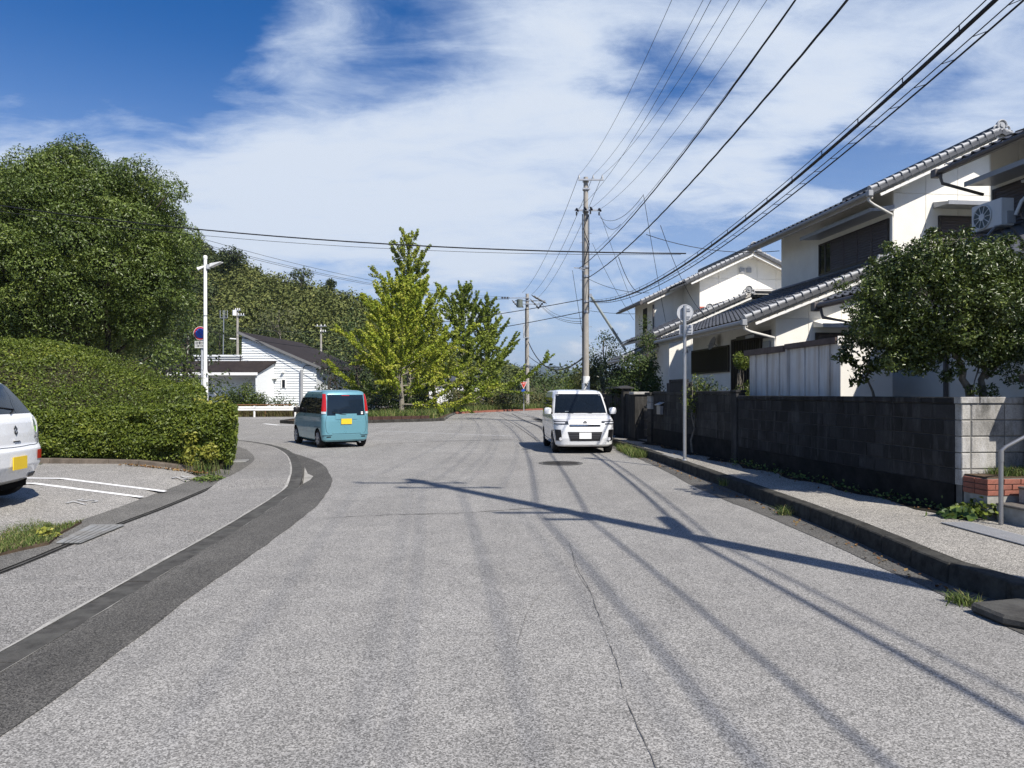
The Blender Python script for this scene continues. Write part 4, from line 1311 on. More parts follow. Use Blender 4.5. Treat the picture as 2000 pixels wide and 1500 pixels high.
# ---- house A: the big cream house behind the shed
hA = uvthing('house', 'cream two storey tiled house with long brown shuttered upper window', 'house', 8.92, 17.77)
up = Slope(11.2, 6.86, 14.86, 8.56, 17.2, 24.5); upR = Slope(18.52, 6.86, 14.86, 8.56, 17.2, 24.5)
lo = Slope(7.82, 3.50, 12.20, 5.22, 17.2, 24.4)
ztop = lambda u: min(6.86 + .464 * (u - 11.2), 6.86 + .464 * (18.52 - u)) - .13
zlow = lambda u: 3.50 + .392 * (u - 7.82) - .13
m = MB(); m.prism([(12.24, 17.79, .1), (17.5, 17.79, .1), (17.5, 17.79, ztop(17.5)), (14.86, 17.79, ztop(14.86)), (12.24, 17.79, ztop(12.24))], (0, 6.15, 0)); B(m, 'wall', CREAM, hA)
m = MB(); m.prism([(8.94, 17.79, .1), (12.24, 17.79, .1), (12.24, 17.79, zlow(12.24)), (8.94, 17.79, zlow(8.94))], (0, 6.0, 0)); B(m, 'wall', CREAMS, hA)
gable_panels(hA, 12.22, 17.5, 17.77, 4.2, ztop, .93, split=7.02)
gable_panels(hA, 8.92, 12.21, 17.77, .3, zlow, .91, split=3.62)
street_panels(hA, 12.22, 17.80, 23.94, 4.8, ztop(12.24))
street_panels(hA, 8.92, 17.80, 23.79, .3, zlow(8.94))
for s_ in (up, upR): s_.deck(hA, SOFF)
lo.deck(hA, SOFF)
up.tiles(hA, 0); upR.tiles(hA, 0); lo.tiles(hA, 300)
up.rake(hA, 17.2); upR.rake(hA, 17.2); lo.rake(hA, 17.2)
up.barge(hA, 17.24); upR.barge(hA, 17.24); lo.barge(hA, 17.24)
up.gutter(hA, GUTT); lo.gutter(hA, GUTT); up.fascia(hA, SOFF); lo.fascia(hA, SOFF)
purlins(hA, [(12.3, ztop(12.3) - .07), (13.6, ztop(13.6) - .07), (14.86, ztop(14.86) - .1), (16.1, ztop(16.1) - .07), (17.3, ztop(17.3) - .07)], 17.32)
purlins(hA, [(9.0, zlow(9.0) - .07), (10.1, zlow(10.1) - .07), (11.2, zlow(11.2) - .07)], 17.32)
ridge(hA, 14.86, 8.58, 17.18, 24.5, scale=.78)
ornament(hA, 11.9, 5.22, 17.25, .8)
m = MB(); m.tube([(12.1, 17.3, 5.27), (12.1, 24.3, 5.27)], .07, 8); m.box(12.06, 12.2, 17.3, 24.3, 5.12, 5.3); B(m, 'roof_top_tile', TILEM, hA, smooth=True)
shutter_street(hA, 12.22, 17.98, 21.35, 5.42, 6.32, 4, glass_far=.62)
hood_street(hA, 12.22, 17.74, 21.4, 6.56, .66)
shutter_gable(hA, 17.77, 13.55, 15.3, 5.3, 6.38, 2)
hood_gable(hA, 17.77, 13.35, 15.6, 6.66, .6)
lattice_street(hA, 8.92, 20.7, 23.7, 2.35, 3.06)
lattice_street(hA, 8.92, 18.55, 20.4, 1.55, 3.20, pitch=.11)
m = MB(); m.prism([(8.9, 18.0, 3.34), (8.42, 18.0, 3.22), (8.42, 18.0, 3.12), (8.9, 18.0, 3.14)], (0, 1.1, 0)); o = B(m, 'door_hood', SASH, hA, fix=True)
m = MB(); m.box(8.415, 8.43, 17.99, 18.5, 3.13, 3.21); B(m, 'hood_edge', HOODM, o)
m = MB(); m.box(8.86, 8.90, 18.02, 18.4, 2.7, 3.05); B(m, 'meter_box', GUTT, hA)
hood_gable(hA, 17.77, 9.95, 11.1, 3.42, .5, EAVEW)
shutter_gable(hA, 17.77, 10.05, 11.0, 2.3, 3.2, 1)
pipe(hA, [(11.15, 17.22, 6.74), (11.18, 17.24, 6.62), (11.35, 17.3, 6.55), (12.14, 17.72, 6.42), (12.16, 17.73, 6.3), (12.16, 17.73, 5.25)])
pipe(hA, [(12.19, 17.86, 5.5), (12.16, 17.86, 5.33), (11.75, 17.7, 5.30), (11.7, 17.7, 5.15)], .04, GUTT)
pipe(hA, [(7.80, 17.22, 3.40), (7.83, 17.24, 3.28), (8.0, 17.3, 3.22), (8.84, 17.70, 3.10), (8.86, 17.72, 2.98), (8.86, 17.72, .4)])
# satellite dish and lamp over the lattice window
t = uvthing('satellite_dish', 'small satellite dish on the house wall above the lattice window', 'satellite dish', 8.75, 21.5, 3.2)
m = MB(); m.lathe([(0.0, 0), (.10, .01), (.19, .045), (.22, .07), (.215, .075), (.18, .05), (.09, .018), (0.01, .008)], n=18); m.v = [tuple(Matrix.Rotation(math.radians(-70), 3, 'Y') @ Matrix.Rotation(.5, 3, 'Z') @ Vector(p)) for p in m.v]
m.build('dish', GUTT, t, smooth=True)
m = MB(); m.tube([(.02, 0, 0), (.17, 0, -.12)], .018, 6); m.tube([(-.02, 0, 0), (-.22, 0, -.05)], .01, 6); m.build('mount_arm', GREY_STEEL, t)
t = uvthing('wall_lamp', 'small grey wall lamp at the far corner of the lattice window', 'lamp', 8.85, 24.0, 3.15)
m = MB(); m.lathe([(.02, .12), (.05, .1), (.11, -.08), (.1, -.09)], (-.12, 0, 0), 12); m.build('lamp_shade', GUTT, t, smooth=True)
m = MB(); m.tube([(.06, 0, .1), (-.12, 0, .12)], .015, 6); m.build('arm', GREY_STEEL, t)

# ---- house C: nearest, at the picture's edge
hC = uvthing('house', 'nearest cream house at the edge with air conditioner on its tiled roof', 'house', 8.75, 13.8)
uc = Slope(11.2, 6.62, 14.86, 8.32, 7.6, 14.75); lc = Slope(8.20, 3.57, 12.20, 5.15, 6.9, 14.4)
ztc = lambda u: min(6.62 + .464 * (u - 11.2), 6.62 + .464 * (18.52 - u)) - .13
m = MB(); m.prism([(12.22, 8.2, .1), (17.5, 8.2, .1), (17.5, 8.2, ztc(17.5)), (14.86, 8.2, ztc(14.86)), (12.22, 8.2, ztc(12.22))], (0, 6.2, 0)); B(m, 'wall', CREAM, hC)
zlc = lambda u: 3.57 + .395 * (u - 8.2) - .13
m = MB(); m.prism([(8.77, 7.6, .1), (12.24, 7.6, .1), (12.24, 7.6, zlc(12.24)), (8.77, 7.6, zlc(8.77))], (0, 6.2, 0)); B(m, 'wall', CREAMS, hC)
street_panels(hC, 12.20, 8.2, 14.42, 4.9, ztc(12.24)); street_panels(hC, 8.75, 7.6, 13.8, .2, zlc(8.75))
uc.deck(hC, SOFF); lc.deck(hC, SOFF); lc.barge(hC, 14.37, th=.03, drop=-.03, h=.10, cut=0)
upc2 = Slope(18.52, 6.62, 14.86, 8.32, 7.6, 14.75); upc2.deck(hC, SOFF)
uc.tiles(hC, 0)
lc.v0 = 6.9
rowsC = lc
# the tiles nearest the far end show largest: lay those singly
cells = []
rows_n, cols_n = int(lc.len / .235), int((14.35 - 6.9) / .265)
for c in range(cols_n):
    for r in range(rows_n): cells.append((14.33 - (c + 1) * .265, r))
rest = MB(); base = [v.co.copy() for v in TILE_ME.vertices]; fac = [tuple(p.vertices) for p in TILE_ME.polygons]
for i, (v, r) in enumerate(cells):
    M = lc.M(r * .235 + .01, v + random.uniform(-.003, .003))
    if i < 300: put(TILE_ME, 'roof_tile', hC, M)
    else: rest.add([M @ p for p in base], fac)
tag(B(rest, 'roof_tiling', TILEM, hC, smooth=True), kind='stuff')
uc.gutter(hC, GUTB); lc.gutter(hC, GUTB)
for s_, g in ((uc, 14.7), (lc, 14.4)):
    m = MB(); m.box(s_.ue - .14, s_.ue + .04, g - .06, g + .10, s_.ze - .16, s_.ze + .02); B(m, 'gutter_end', GUTB, hC, bevel=.01)
pipe(hC, [(11.15, 14.62, 6.5), (11.2, 14.6, 6.3), (12.1, 14.5, 6.05)], .035, GUTB)
pipe(hC, [(8.18, 14.3, 3.44), (8.2, 14.25, 3.26), (8.66, 13.85, 3.10), (8.69, 13.82, .4)], .035, GUTB)
shutter_street(hC, 12.20, 11.6, 14.25, 4.95, 6.05, 3)
hood_street(hC, 12.20, 10.5, 14.3, 6.22, .7)
m = MB(); m.box(8.68, 8.74, 11.25, 11.30, .2, 3.2); B(m, 'downpipe', GUTB, hC)
# air conditioner on the lower roof
ac = uvthing('air_conditioner', 'white outdoor air conditioner unit on legs on the tiled lower roof', 'air conditioner', 11.55, 13.6, 5.0)
ACW = plain('ac_casing', (.60, .61, .60), .5, .4, vary=.03)
ACD = plain('ac_grille_shade', (.09, .11, .11), .6, .3)
m = MB(); m.box(11.42, 11.72, 13.22, 14.02, 5.06, 5.62); B(m, 'casing', ACW, ac, bevel=.015)
fc = Vector((11.415, 13.70, 5.33))
m = MB(); m.cyl(fc, .235, .02, 28, axis='X'); B(m, 'fan_recess', ACD, ac)
m = MB(); m.cyl(fc + Vector((-.018, 0, 0)), .075, .02, 18, axis='X'); B(m, 'fan_hub', ACW, ac)
for k in range(10):
    a = 2 * math.pi * k / 10
    m = MB(); m.bar(fc + Vector((-.018, .06 * math.cos(a), .06 * math.sin(a))), fc + Vector((-.018, .235 * math.cos(a), .235 * math.sin(a))), .012, .012); B(m, 'guard_spoke', ACW, ac)
m = MB(); ring = [fc + Vector((-.016, .24 * math.cos(a), .24 * math.sin(a))) for a in np.linspace(0, 2 * math.pi, 29)]; m.tube(ring, .012, 6); B(m, 'guard_ring', ACW, ac, smooth=True)
for v in (13.32, 13.9):
    m = MB(); m.bar((11.35, v, 5.05), (11.85, v, 5.05), .04, .03); m.bar((11.37, v, 5.04), (11.2, v, 4.86), .03, .03); m.bar((11.8, v, 5.04), (11.75, v, 5.02), .03, .03); B(m, 'leg', GREY_STEEL, ac)
pipe(ac, [(11.68, 13.15, 5.25), (11.72, 13.05, 5.5), (12.05, 13.0, 5.85), (12.14, 13.25, 6.02), (12.15, 13.5, 6.05)], .035, ACW, 'insulated_hose')
m = MB(); coil = [(11.78 + .0 * k, 12.95 + .19 * math.cos(a), 5.3 + .19 * math.sin(a)) for k, a in enumerate(np.linspace(0, 4 * math.pi, 40))]
m.tube([(p[0] + .0015 * i, p[1], p[2]) for i, p in enumerate(coil)], .022, 6); B(m, 'hose_coil', GUTB, ac, smooth=True)
m = MB(); m.box(11.55, 11.72, 13.19, 13.218, 5.1, 5.35); B(m, 'valve_cover', GUTT, ac)

# ---- house B: further along
hB = uvthing('house', 'further cream house with twin gables and red roof flashing', 'house', 9.23, 27.2)
ub = Slope(11.35, 6.70, 14.6, 8.22, 31.2, 38.0); ubR = Slope(17.9, 6.70, 14.6, 8.22, 31.2, 38.0)
ub2 = Slope(10.0, 6.07, 14.6, 8.22, 33.5, 38.0)
lb = Slope(8.44, 3.88, 12.3, 5.55, 26.6, 31.6); lb3 = Slope(7.7, 3.05, 9.25, 3.72, 28.4, 30.7)
ztb = lambda u: min(6.70 + .467 * (u - 11.35), 6.70 + .467 * (17.9 - u)) - .13
zlb = lambda u: 3.88 + .432 * (u - 8.44) - .13
m = MB(); m.prism([(12.27, 31.82, .1), (17.2, 31.82, .1), (17.2, 31.82, ztb(17.2)), (14.6, 31.82, ztb(14.6)), (12.27, 31.82, ztb(12.27))], (0, 5.6, 0)); B(m, 'wall', CREAM, hB)
m = MB(); m.prism([(10.82, 34.02, .1), (12.3, 34.02, .1), (12.3, 34.02, ztb(12.3)), (10.82, 34.02, ztb(10.82))], (0, 3.4, 0)); B(m, 'wall', CREAM, hB)
m = MB(); m.prism([(9.25, 27.22, .1), (17.0, 27.22, .1), (17.0, 27.22, zlb(12.3)), (12.3, 27.22, zlb(12.3)), (9.25, 27.22, zlb(9.25))], (0, 4.6, 0)); B(m, 'wall', CREAM, hB)
gable_panels(hB, 12.25, 17.2, 31.8, 4.9, ztb, .93, split=7.0); gable_panels(hB, 10.8, 12.24, 34.0, 3.5, ztb, .93)
gable_panels(hB, 9.23, 12.3, 27.2, .3, zlb, .91)
street_panels(hB, 10.80, 34.0, 37.4, 3.5, ztb(10.82)); street_panels(hB, 9.23, 27.22, 31.8, .3, zlb(9.25)); street_panels(hB, 12.25, 31.82, 34, 4.5, ztb(12.27))
for s_ in (ub, ubR, ub2, lb, lb3): s_.deck(hB, SOFF)
for s_ in (ub2, lb, lb3): s_.tiles(hB, 0)
ub.tiles(hB, 0)
ub.rake(hB, 31.2); ubR.rake(hB, 31.2); ub2.rake(hB, 33.5); lb.rake(hB, 26.6); lb3.rake(hB, 28.4)
for s_, v in ((ub, 31.24), (ubR, 31.24), (ub2, 33.54), (lb, 26.64), (lb3, 28.44)): s_.barge(hB, v)
purlins(hB, [(12.0, ztb(12.0) - .05), (13.3, ztb(13.3) - .07), (14.6, ztb(14.6) - .1), (16.6, ztb(16.6) - .07)], 31.35)
purlins(hB, [(9.4, zlb(9.4) - .05), (10.7, zlb(10.7) - .05), (12.0, zlb(12.0) - .05)], 26.8)
ridge(hB, 14.6, 8.26, 31.18, 38, scale=1.0)
ornament(hB, 10.65, 4.96, 26.62, .75); ornament(hB, 12.25, 5.68, 26.62, .75)
m = MB(); m.tube([(12.2, 26.7, 5.66), (17.0, 26.7, 5.66)], .1, 8); B(m, 'roof_top_tile', TILEM, hB, smooth=True)
m = MB(); m.prism([(12.3, 26.8, 5.50), (17.2, 26.8, 5.5), (17.2, 31.9, 5.2), (12.3, 31.9, 5.2)], (0, 0, .06)); B(m, 'roof_slope', TILEM, hB)
m = MB(); m.bar((12.24, 31.74, 5.6), (17.0, 31.74, 5.6), .04, .12); m.bar((10.6, 33.6, 4.62), (12.3, 33.6, 5.34), .04, .12); B(m, 'roof_flashing', REDF, hB)
ub2.gutter(hB, GUTB); lb3.gutter(hB, GUTT)
m = MB(); m.box(10.78, 10.82, 35.2, 35.9, 4.6, 6.0); B(m, 'window', GLASS, hB)
pipe(hB, [(10.72, 33.94, 6.0), (10.72, 33.94, 3.9)], .045, GUTB)
m = MB(); m.box(9.18, 9.24, 29.2, 30.4, 2.2, 3.0); B(m, 'window', GLASS, hB)
for k, du in enumerate((.0, .34)):
    m = MB(); m.box(14.3 + du - .14, 14.3 + du + .10, 31.74, 31.79, 7.28, 7.5); B(m, 'gable_vent', GUTT, hB)
# ------------------------------------------------------------------ traffic island and verge beyond the junction
ISL = [(-12.6, 38.9), (-11.6, 38.1), (-8, 39.2), (-4.7, 41.6), (-4.2, 42.6), (-4.5, 50), (-4.6, 56), (-2.5, 61.5), (3.2, 70.5), (12, 80), (12, 95), (-14, 95), (-13.5, 60), (-13.2, 42)]
m = MB(); m.prism([Vector((x, y, 0.0)) for x, y in ISL], (0, 0, .13)); tag(m.build('verge_soil', SOIL), kind='structure')
t = thing('island_kerb', 'dark stained kerb round the planted corner across the junction', 'kerb', (-8, 39, 0))
kerbrun([(-12.9, 42, 0), (-12.75, 39.0, 0), (-11.7, 37.95, 0), (-8, 39.05, 0), (-4.65, 41.45, 0), (-4.05, 42.5, 0)], .17, .17, t, KERB_DARK, .8)
kerbrun([(-4.05, 42.6, 0), (-4.35, 50, 0), (-4.45, 56, 0)], .17, .12, t, plain('bed_kerb_stone', (0.12, .118, .11)), 1.0)
t = thing('brick_edging', 'low red brick edging along the far verge under the hedge', 'edging', (0, 65, 0))
P_ = [Vector((-4.5, 56.1, 0)), Vector((-2.4, 61.4, 0)), Vector((3.3, 70.4, 0)), Vector((8, 76, 0))]
for i in range(3):
    a, b = P_[i], P_[i + 1]; n = max(1, int((b - a).length / .62)); d = (b - a).normalized(); s = Vector((-d.y, d.x, 0)) * .2
    for k in range(n):
        p, q = a.lerp(b, k / n) + d * .01, a.lerp(b, (k + 1) / n) - d * .01
        m = MB(); m.prism([p, q, q + s, p + s], (0, 0, .16 + random.uniform(-.02, .02))); m.build('brick', BRICK, t, world=True, fix=True)
t = thing('brick_edging', 'dark brown brick bed edge behind the island kerb by the blue car', 'edging', (-6, 40.5, .1))
a, b = Vector((-9.5, 39.7, .12)), Vector((-4.9, 42.2, .12)); d = (b - a).normalized(); s = Vector((-d.y, d.x, 0)) * .15
for k in range(9):
    p, q = a.lerp(b, k / 9) + d * .01, a.lerp(b, (k + 1) / 9) - d * .01
    m = MB(); m.prism([p, q, q + s, p + s], (0, 0, .2)); m.build('brick', plain('brown_brick', (.065, .038, .03), .9, .15, vary=.3), t, world=True, fix=True)
gpoly = [(-9.0, 40.4), (-4.6, 42.8), (-4.7, 50), (-4.7, 56.3), (-2.2, 61.9), (3.4, 71), (8, 77), (-1, 78), (-8, 62), (-9, 45)]
X, Y = scatter(gpoly, 26000)
tag(blades('grass', np.stack([X, Y, np.full(len(X), .13)], 1), .55, .035, GRASSM, .5), 'tall unmown grass along the verge in front of the far hedge', 'grass', kind='stuff')

# ------------------------------------------------------------------ leaf tints
L_CAMPHOR = leafmat('camphor_leaves', [(0, (.024, .042, .010)), (.45, (.086, .126, .024)), (.8, (.15, .20, .040)), (1, (.26, .30, .07))], .4, .4, .2)
L_HEDGE = leafmat('azalea_leaves', [(0, (.026, .044, .007)), (.5, (.082, .115, .015)), (.85, (.16, .20, .026)), (1, (.28, .29, .05))], .45, .3, .2)
L_YELLOWH = leafmat('yellow_leaves', [(0, (.12, .15, .02)), (.6, (.30, .30, .05)), (1, (.42, .40, .10))], .5, .3, .25)
L_GINKGO_Y = leafmat('turning_ginkgo_leaves', [(0, (.11, .165, .018)), (.4, (.27, .345, .036)), (.75, (.45, .475, .058)), (1, (.58, .54, .17))], .5, .25, .40)
L_GINKGO_G = leafmat('green_ginkgo_leaves', [(0, (.08, .115, .018)), (.5, (.19, .25, .036)), (1, (.34, .39, .07))], .5, .25, .35)
L_GINKGO_M = leafmat('pale_ginkgo_leaves', [(0, (.10, .14, .018)), (.5, (.25, .30, .036)), (1, (.44, .45, .09))], .5, .25, .35)
L_DARK = leafmat('dark_evergreen_leaves', [(0, (.010, .017, .007)), (.6, (.028, .044, .013)), (1, (.06, .085, .022))], .38, .45, .1)
L_GLOSS = leafmat('glossy_garden_leaves', [(0, (.020, .032, .008)), (.55, (.060, .088, .018)), (.9, (.13, .165, .034)), (1, (.20, .22, .06))], .36, .42, .12)
L_BUSH = leafmat('bush_leaves', [(0, (.025, .042, .010)), (.5, (.055, .088, .022)), (.9, (.12, .15, .04)), (1, (.17, .16, .07))], .5, .3, .18)
L_REDBUSH = leafmat('bronze_hedge_leaves', [(0, (.035, .045, .015)), (.5, (.075, .095, .03)), (.85, (.15, .13, .05)), (1, (.20, .12, .07))], .5, .3, .15)
L_FOREST = leafmat('forest_leaves', [(0, (.034, .048, .014)), (.3, (.070, .090, .024)), (.55, (.112, .130, .036)), (.8, (.155, .168, .048)), (1, (.22, .22, .07))], .65, .2, .1)
L_FOREST2 = leafmat('dark_forest_leaves', [(0, (.018, .029, .011)), (.6, (.06, .08, .027)), (1, (.125, .15, .05))], .65, .2, .1)
BARK = plain('grey_bark', (.16, .145, .12), .9, .15, vary=.35, scale=12, bump=.7)
BARKD = plain('dark_bark', (.06, .052, .042), .9, .15, vary=.35, scale=12, bump=.7)
HEDGE_CORE = plain('solid_hedge_core', (.035, .034, .018), .95, .1, vary=.4, scale=20)

# ------------------------------------------------------------------ wooded hill behind
def hillz(x, y):
    """Height of the hill, falling towards the right."""
    c = np.interp(x, [-260, -150, -115, -95, -78, -66, -54, -42, -32, -22, -12, 0, 20], [60, 58, 50, 44.5, 36.8, 28.2, 23.0, 20.0, 17.3, 12.8, 7.0, 4.0, 2.0])
    f = np.clip((y - 92) / 70.0, 0, 1); f = f * f * (3 - 2 * f)
    return c * f - .1
hx = np.linspace(-300, 30, 56); hy = np.linspace(85, 330, 30)
m = MB(); m.grid([[(x, y, float(hillz(x, y) + 1.2 * vnoise(np.array([x]), np.array([y]), 14, 5)[0])) for x in hx] for y in hy])
tag(m.build('hill', TURF, smooth=True, angle=0), kind='structure')
P, D, T = [], [], []; P2, D2, T2 = [], [], []
rng = np.random.default_rng(5)
n = 0
for k in range(4600):
    y = rng.uniform(93, 178); x = rng.uniform(-.86 * y, .035 * y)
    z = float(hillz(x, y))
    if z < .3 and y > 125: continue
    px = 1000 + FPX * x / y
    if px > 1010: continue
    r = rng.uniform(1.1, 2.3) * (1.2 if z < 9 else 1.0)
    # bamboo covers the middle of the slope, dark evergreens the foot and the ridge
    bamboo = (z > 11) and (vnoise(np.array([x]), np.array([y]), 26, 8)[0] > -.38) and px > 430
    dark = (not bamboo)
    kk = int(30 * r * r) + 16
    d = unit(rng.normal(size=(kk, 3)))
    sq = 1.9 if bamboo else 1.15
    p = d * r * (.55 + .45 * rng.uniform(0, 1, (kk, 1))) * np.array([1, 1, sq]) + np.array([x, y, z + r * sq * .55])
    if bamboo: p[:, 2] += np.abs(rng.normal(size=kk)) * .5 * (p[:, 2] > z + r)
    dd = d.copy(); dd[:, 2] += .5
    tt = np.full(kk, np.clip(rng.uniform(.25, .95), 0, 1))
    if dark and rng.uniform() < .62: P2.append(p); D2.append(dd); T2.append(tt * rng.uniform(.5, 1.1))
    else: P.append(p); D.append(dd); T.append(tt)
me = leaf_mesh('forest', np.concatenate(P), np.concatenate(D), .62, L_FOREST, aspect=.55, spread=.7, tone=np.concatenate(T), tonew=.6)
tag(place(me, 'forest'), 'brown green bamboo and mixed wood covering the hill', 'forest', kind='stuff')
me = leaf_mesh('forest', np.concatenate(P2), np.concatenate(D2), .66, L_FOREST2, aspect=.55, spread=.7, tone=np.concatenate(T2), tonew=.6)
tag(place(me, 'forest'), 'dark evergreen wood at the foot and crest of the hill', 'forest', kind='stuff')

def simple_tree(name, label, cat, base, h, R, lm, bark=BARK, leaf=.3, per=60, nb=26, rb=None, trunk_r=.12, flat=1.0, low=.35, group=None, off=(0, 0), inner=.4, tonew=.45, spread=.8):
    """A tree or big bush: trunk, a few limbs, a lumpy crown of leaves."""
    base = Vector(base)
    t = thing(name, label, cat, base, 0, group)
    c = (base.x + off[0], base.y + off[1], base.z + h * (low + 1) / 2)
    RR = (R, R * .9, h * (1 - low) / 2)
    bl = crown_blobs(c, (RR[0] * .8, RR[1] * .8, RR[2] * .82), nb, rb or R * .38, inner)
    P, D, T = blob_points(bl, per, flat=flat)
    k = P[:, 2] > base.z + .05
    P, D, T = P[k], D[k], T[k]
    me = leaf_mesh('crown', P - np.array(base), D, leaf, lm, tone=T, tonew=tonew, spread=spread)
    place(me, 'crown', t)
    m = MB(); top = Vector((c[0], c[1], c[2] + RR[2] * .5))
    pts = sway(base, top, .04, 6); m.tube(pts, [trunk_r * (1 - .75 * i / 6) for i in range(7)], 8)
    for b in random.sample(bl, min(7, len(bl))):
        s = pts[random.randint(2, 4)]
        pp = sway(s, Vector(b[:3]), .06, 4); m.tube(pp, [trunk_r * .45 * (1 - .75 * i / 4) for i in range(5)], 6)
    m.build('trunk', bark, t, world=True, smooth=True)
    return t

# trees that stand out against the sky on the ridge
simple_tree('cypress_tree', 'small pointed dark conifer breaking the ridge line of the hill', 'tree', A(647, 574, 158), 3.4, .95, L_FOREST2, BARKD, .55, 60, 14, .8, .15, low=.0)
simple_tree('pine_tree', 'spreading dark pine leaning over the ridge of the bamboo slope', 'tree', A(588, 560, 150), 3.6, 3.0, L_FOREST2, BARKD, .5, 26, 16, 1.1, .16, low=.42)
simple_tree('evergreen_tree', 'dark round evergreen at the crest of the hill near the lamp', 'tree', A(452, 522, 150), 3.4, 3.0, L_FOREST2, BARKD, .6, 24, 18, 1.6, .2, low=.05)
simple_tree('pale_tree', 'pale greyish green tree rising behind the brown roofed building', 'tree', A(545, 700, 98), 8.6, 3.8, leafmat('pale_tree_leaves', [(0, (.06, .075, .03)), (.6, (.13, .14, .06)), (1, (.24, .24, .12))], .6, .2, .2), BARK, .4, 26, 24, 1.3, .2, low=.1)

# blue mountain at the end of the valley
m = MB(); rows = []
xs_ = np.linspace(-1500, 2600, 60)
for j, y in enumerate((4300, 5200, 6400)):
    rows.append([Vector((x, y + 200 * math.sin(x / 300), (0 if j == 0 else (1.0 if j == 1 else .3)) * (150 + 45 * math.sin(x / 330 + .6) + 22 * math.sin(x / 120) + 9 * math.sin(x / 47)) - 1)) for x in xs_])
m.grid(rows); tag(m.build('mountains', plain('far_woods', (.035, .05, .03), .95, .1, vary=.3, scale=.01), smooth=True, angle=0), kind='structure')

# ------------------------------------------------------------------ white boarded building with the brown roof
SIDING = plain('white_siding', (.70, .73, .73), .6, .3, vary=.04, scale=1.5)
ROOFB = plain('brown_roof', (.022, .017, .0155), .8, .25, vary=.18, scale=2.5, dirt=(.04, .032, .028), dscale=1.2)
bd = thing('building', 'white boarded building with dark brown lean roof beyond the guardrail', 'building', A(545, 800, 60))
Yw = 58.0
pt = lambda px, py, Y=Yw: A(px, py, Y)
apex, eaveR = pt(472, 649), pt(620, 716)
x0, x1 = apex.x, eaveR.x; xl = pt(378, 700).x
# walls
m = MB(); m.prism([Vector((x0, Yw + .1, -.1)), Vector((x1 - .1, Yw + .1, -.1)), Vector((x1 - .1, Yw + .1, eaveR.z - .12)), Vector((x0, Yw + .1, apex.z - .12))], (0, 12, 0)); m.build('wall', SIDING, bd, world=True)
# lapped boards across the gable
z = .2
while z < apex.z - .25:
    zt = z + .205
    xa = x0
    sl = (eaveR.z - apex.z) / (x1 - x0)
    xb = x1 - .1 if zt < eaveR.z - .15 else x0 + (zt + .15 - apex.z) / sl
    if xb > xa + .1:
        m = MB(); m.prism([Vector((xa, Yw + .09, zt)), Vector((xa, Yw + .03, z + .02)), Vector((xa, Yw + .03, z)), Vector((xa, Yw + .09, z))], (xb - xa, 0, 0)); m.build('siding_board', SIDING, bd, world=True, fix=True)
    z += .205
# main roof: falls to the right and back
rt = [pt(470, 646), pt(622, 718), A(668, 700, Yw + 14), A(600, 655, Yw + 14)]
rt = [Vector((x0 - .25, Yw - .2, apex.z + .08)), Vector((x1 + .35, Yw - .2, eaveR.z - .04)), Vector((x1 + 1.6, Yw + 13, eaveR.z - .04)), Vector((x0 + 1.0, Yw + 13, apex.z + .08))]
m = MB(); m.prism(rt, (0, 0, -.14)); m.build('roof', ROOFB, bd, world=True, fix=True)
m = MB(); m.bar(rt[0] + Vector((0, -.05, -.1)), rt[1] + Vector((0, -.05, -.1)), .05, .2); m.build('barge_board', plain('roof_edge', (.16, .16, .16), .6, .3), bd, world=True)
# wing on the left with its own roof
zw, ze = pt(400, 705, Yw).z, pt(400, 728, Yw - 2.2).z
xr = pt(533, 705).x; xrw = pt(500, 727, Yw - 2.2).x
m = MB(); m.prism([Vector((xl - 1.2, Yw - .02, zw)), Vector((xr + .3, Yw - .02, zw)), Vector((xrw + .2, Yw - 2.4, ze)), Vector((xl - 1.6, Yw - 2.4, ze))], (0, 0, -.10)); m.build('roof', ROOFB, bd, world=True, fix=True)
m = MB(); m.box(xl - 1.6, xrw + .2, Yw - 2.46, Yw - 2.38, ze - .2, ze + .02); m.build('eave_board', WHITE_PAINT, bd, world=True)
m = MB(); m.prism([Vector((xrw, Yw - 2.3, -.1)), Vector((xrw, Yw - 2.3, ze - .12)), Vector((xr, Yw, zw - .12)), Vector((xr, Yw, -.1))], (.1, 0, 0)); m.build('wall', SIDING, bd, world=True, fix=True)
m = MB(); m.box(xl - 1.0, xrw, Yw - .6, Yw - .4, -.1, ze - .1); m.build('wall', SIDING, bd, world=True)
for k in range(9):
    m = MB(); m.prism([Vector((xl - 1.0, Yw - .61, .4 + k * .3)), Vector((xl - 1.0, Yw - .65, .12 + k * .3)), Vector((xl - 1.0, Yw - .61, .12 + k * .3))], (xrw - xl + 1, 0, 0)); m.build('siding_board', SIDING, bd, world=True, fix=True)
# parapet with railing lines on top of the wing
zp0, zp1 = pt(400, 705).z, pt(400, 693).z
m = MB(); m.box(xl, x0, Yw, Yw + .15, zp0 - .05, zp1); m.build('parapet', SIDING, bd, world=True)
for py in (697, 701):
    m = MB(); m.box(xl, x0 + .1, Yw - .05, Yw - .01, pt(0, py).z - .02, pt(0, py).z + .02); m.build('rail', SASH, bd, world=True)
for px in (428, 470):
    m = MB(); m.box(pt(px, 0).x - .03, pt(px, 0).x + .03, Yw - .07, Yw - .01, zp0, zp1 - .05); m.build('rail_post', SASH, bd, world=True)
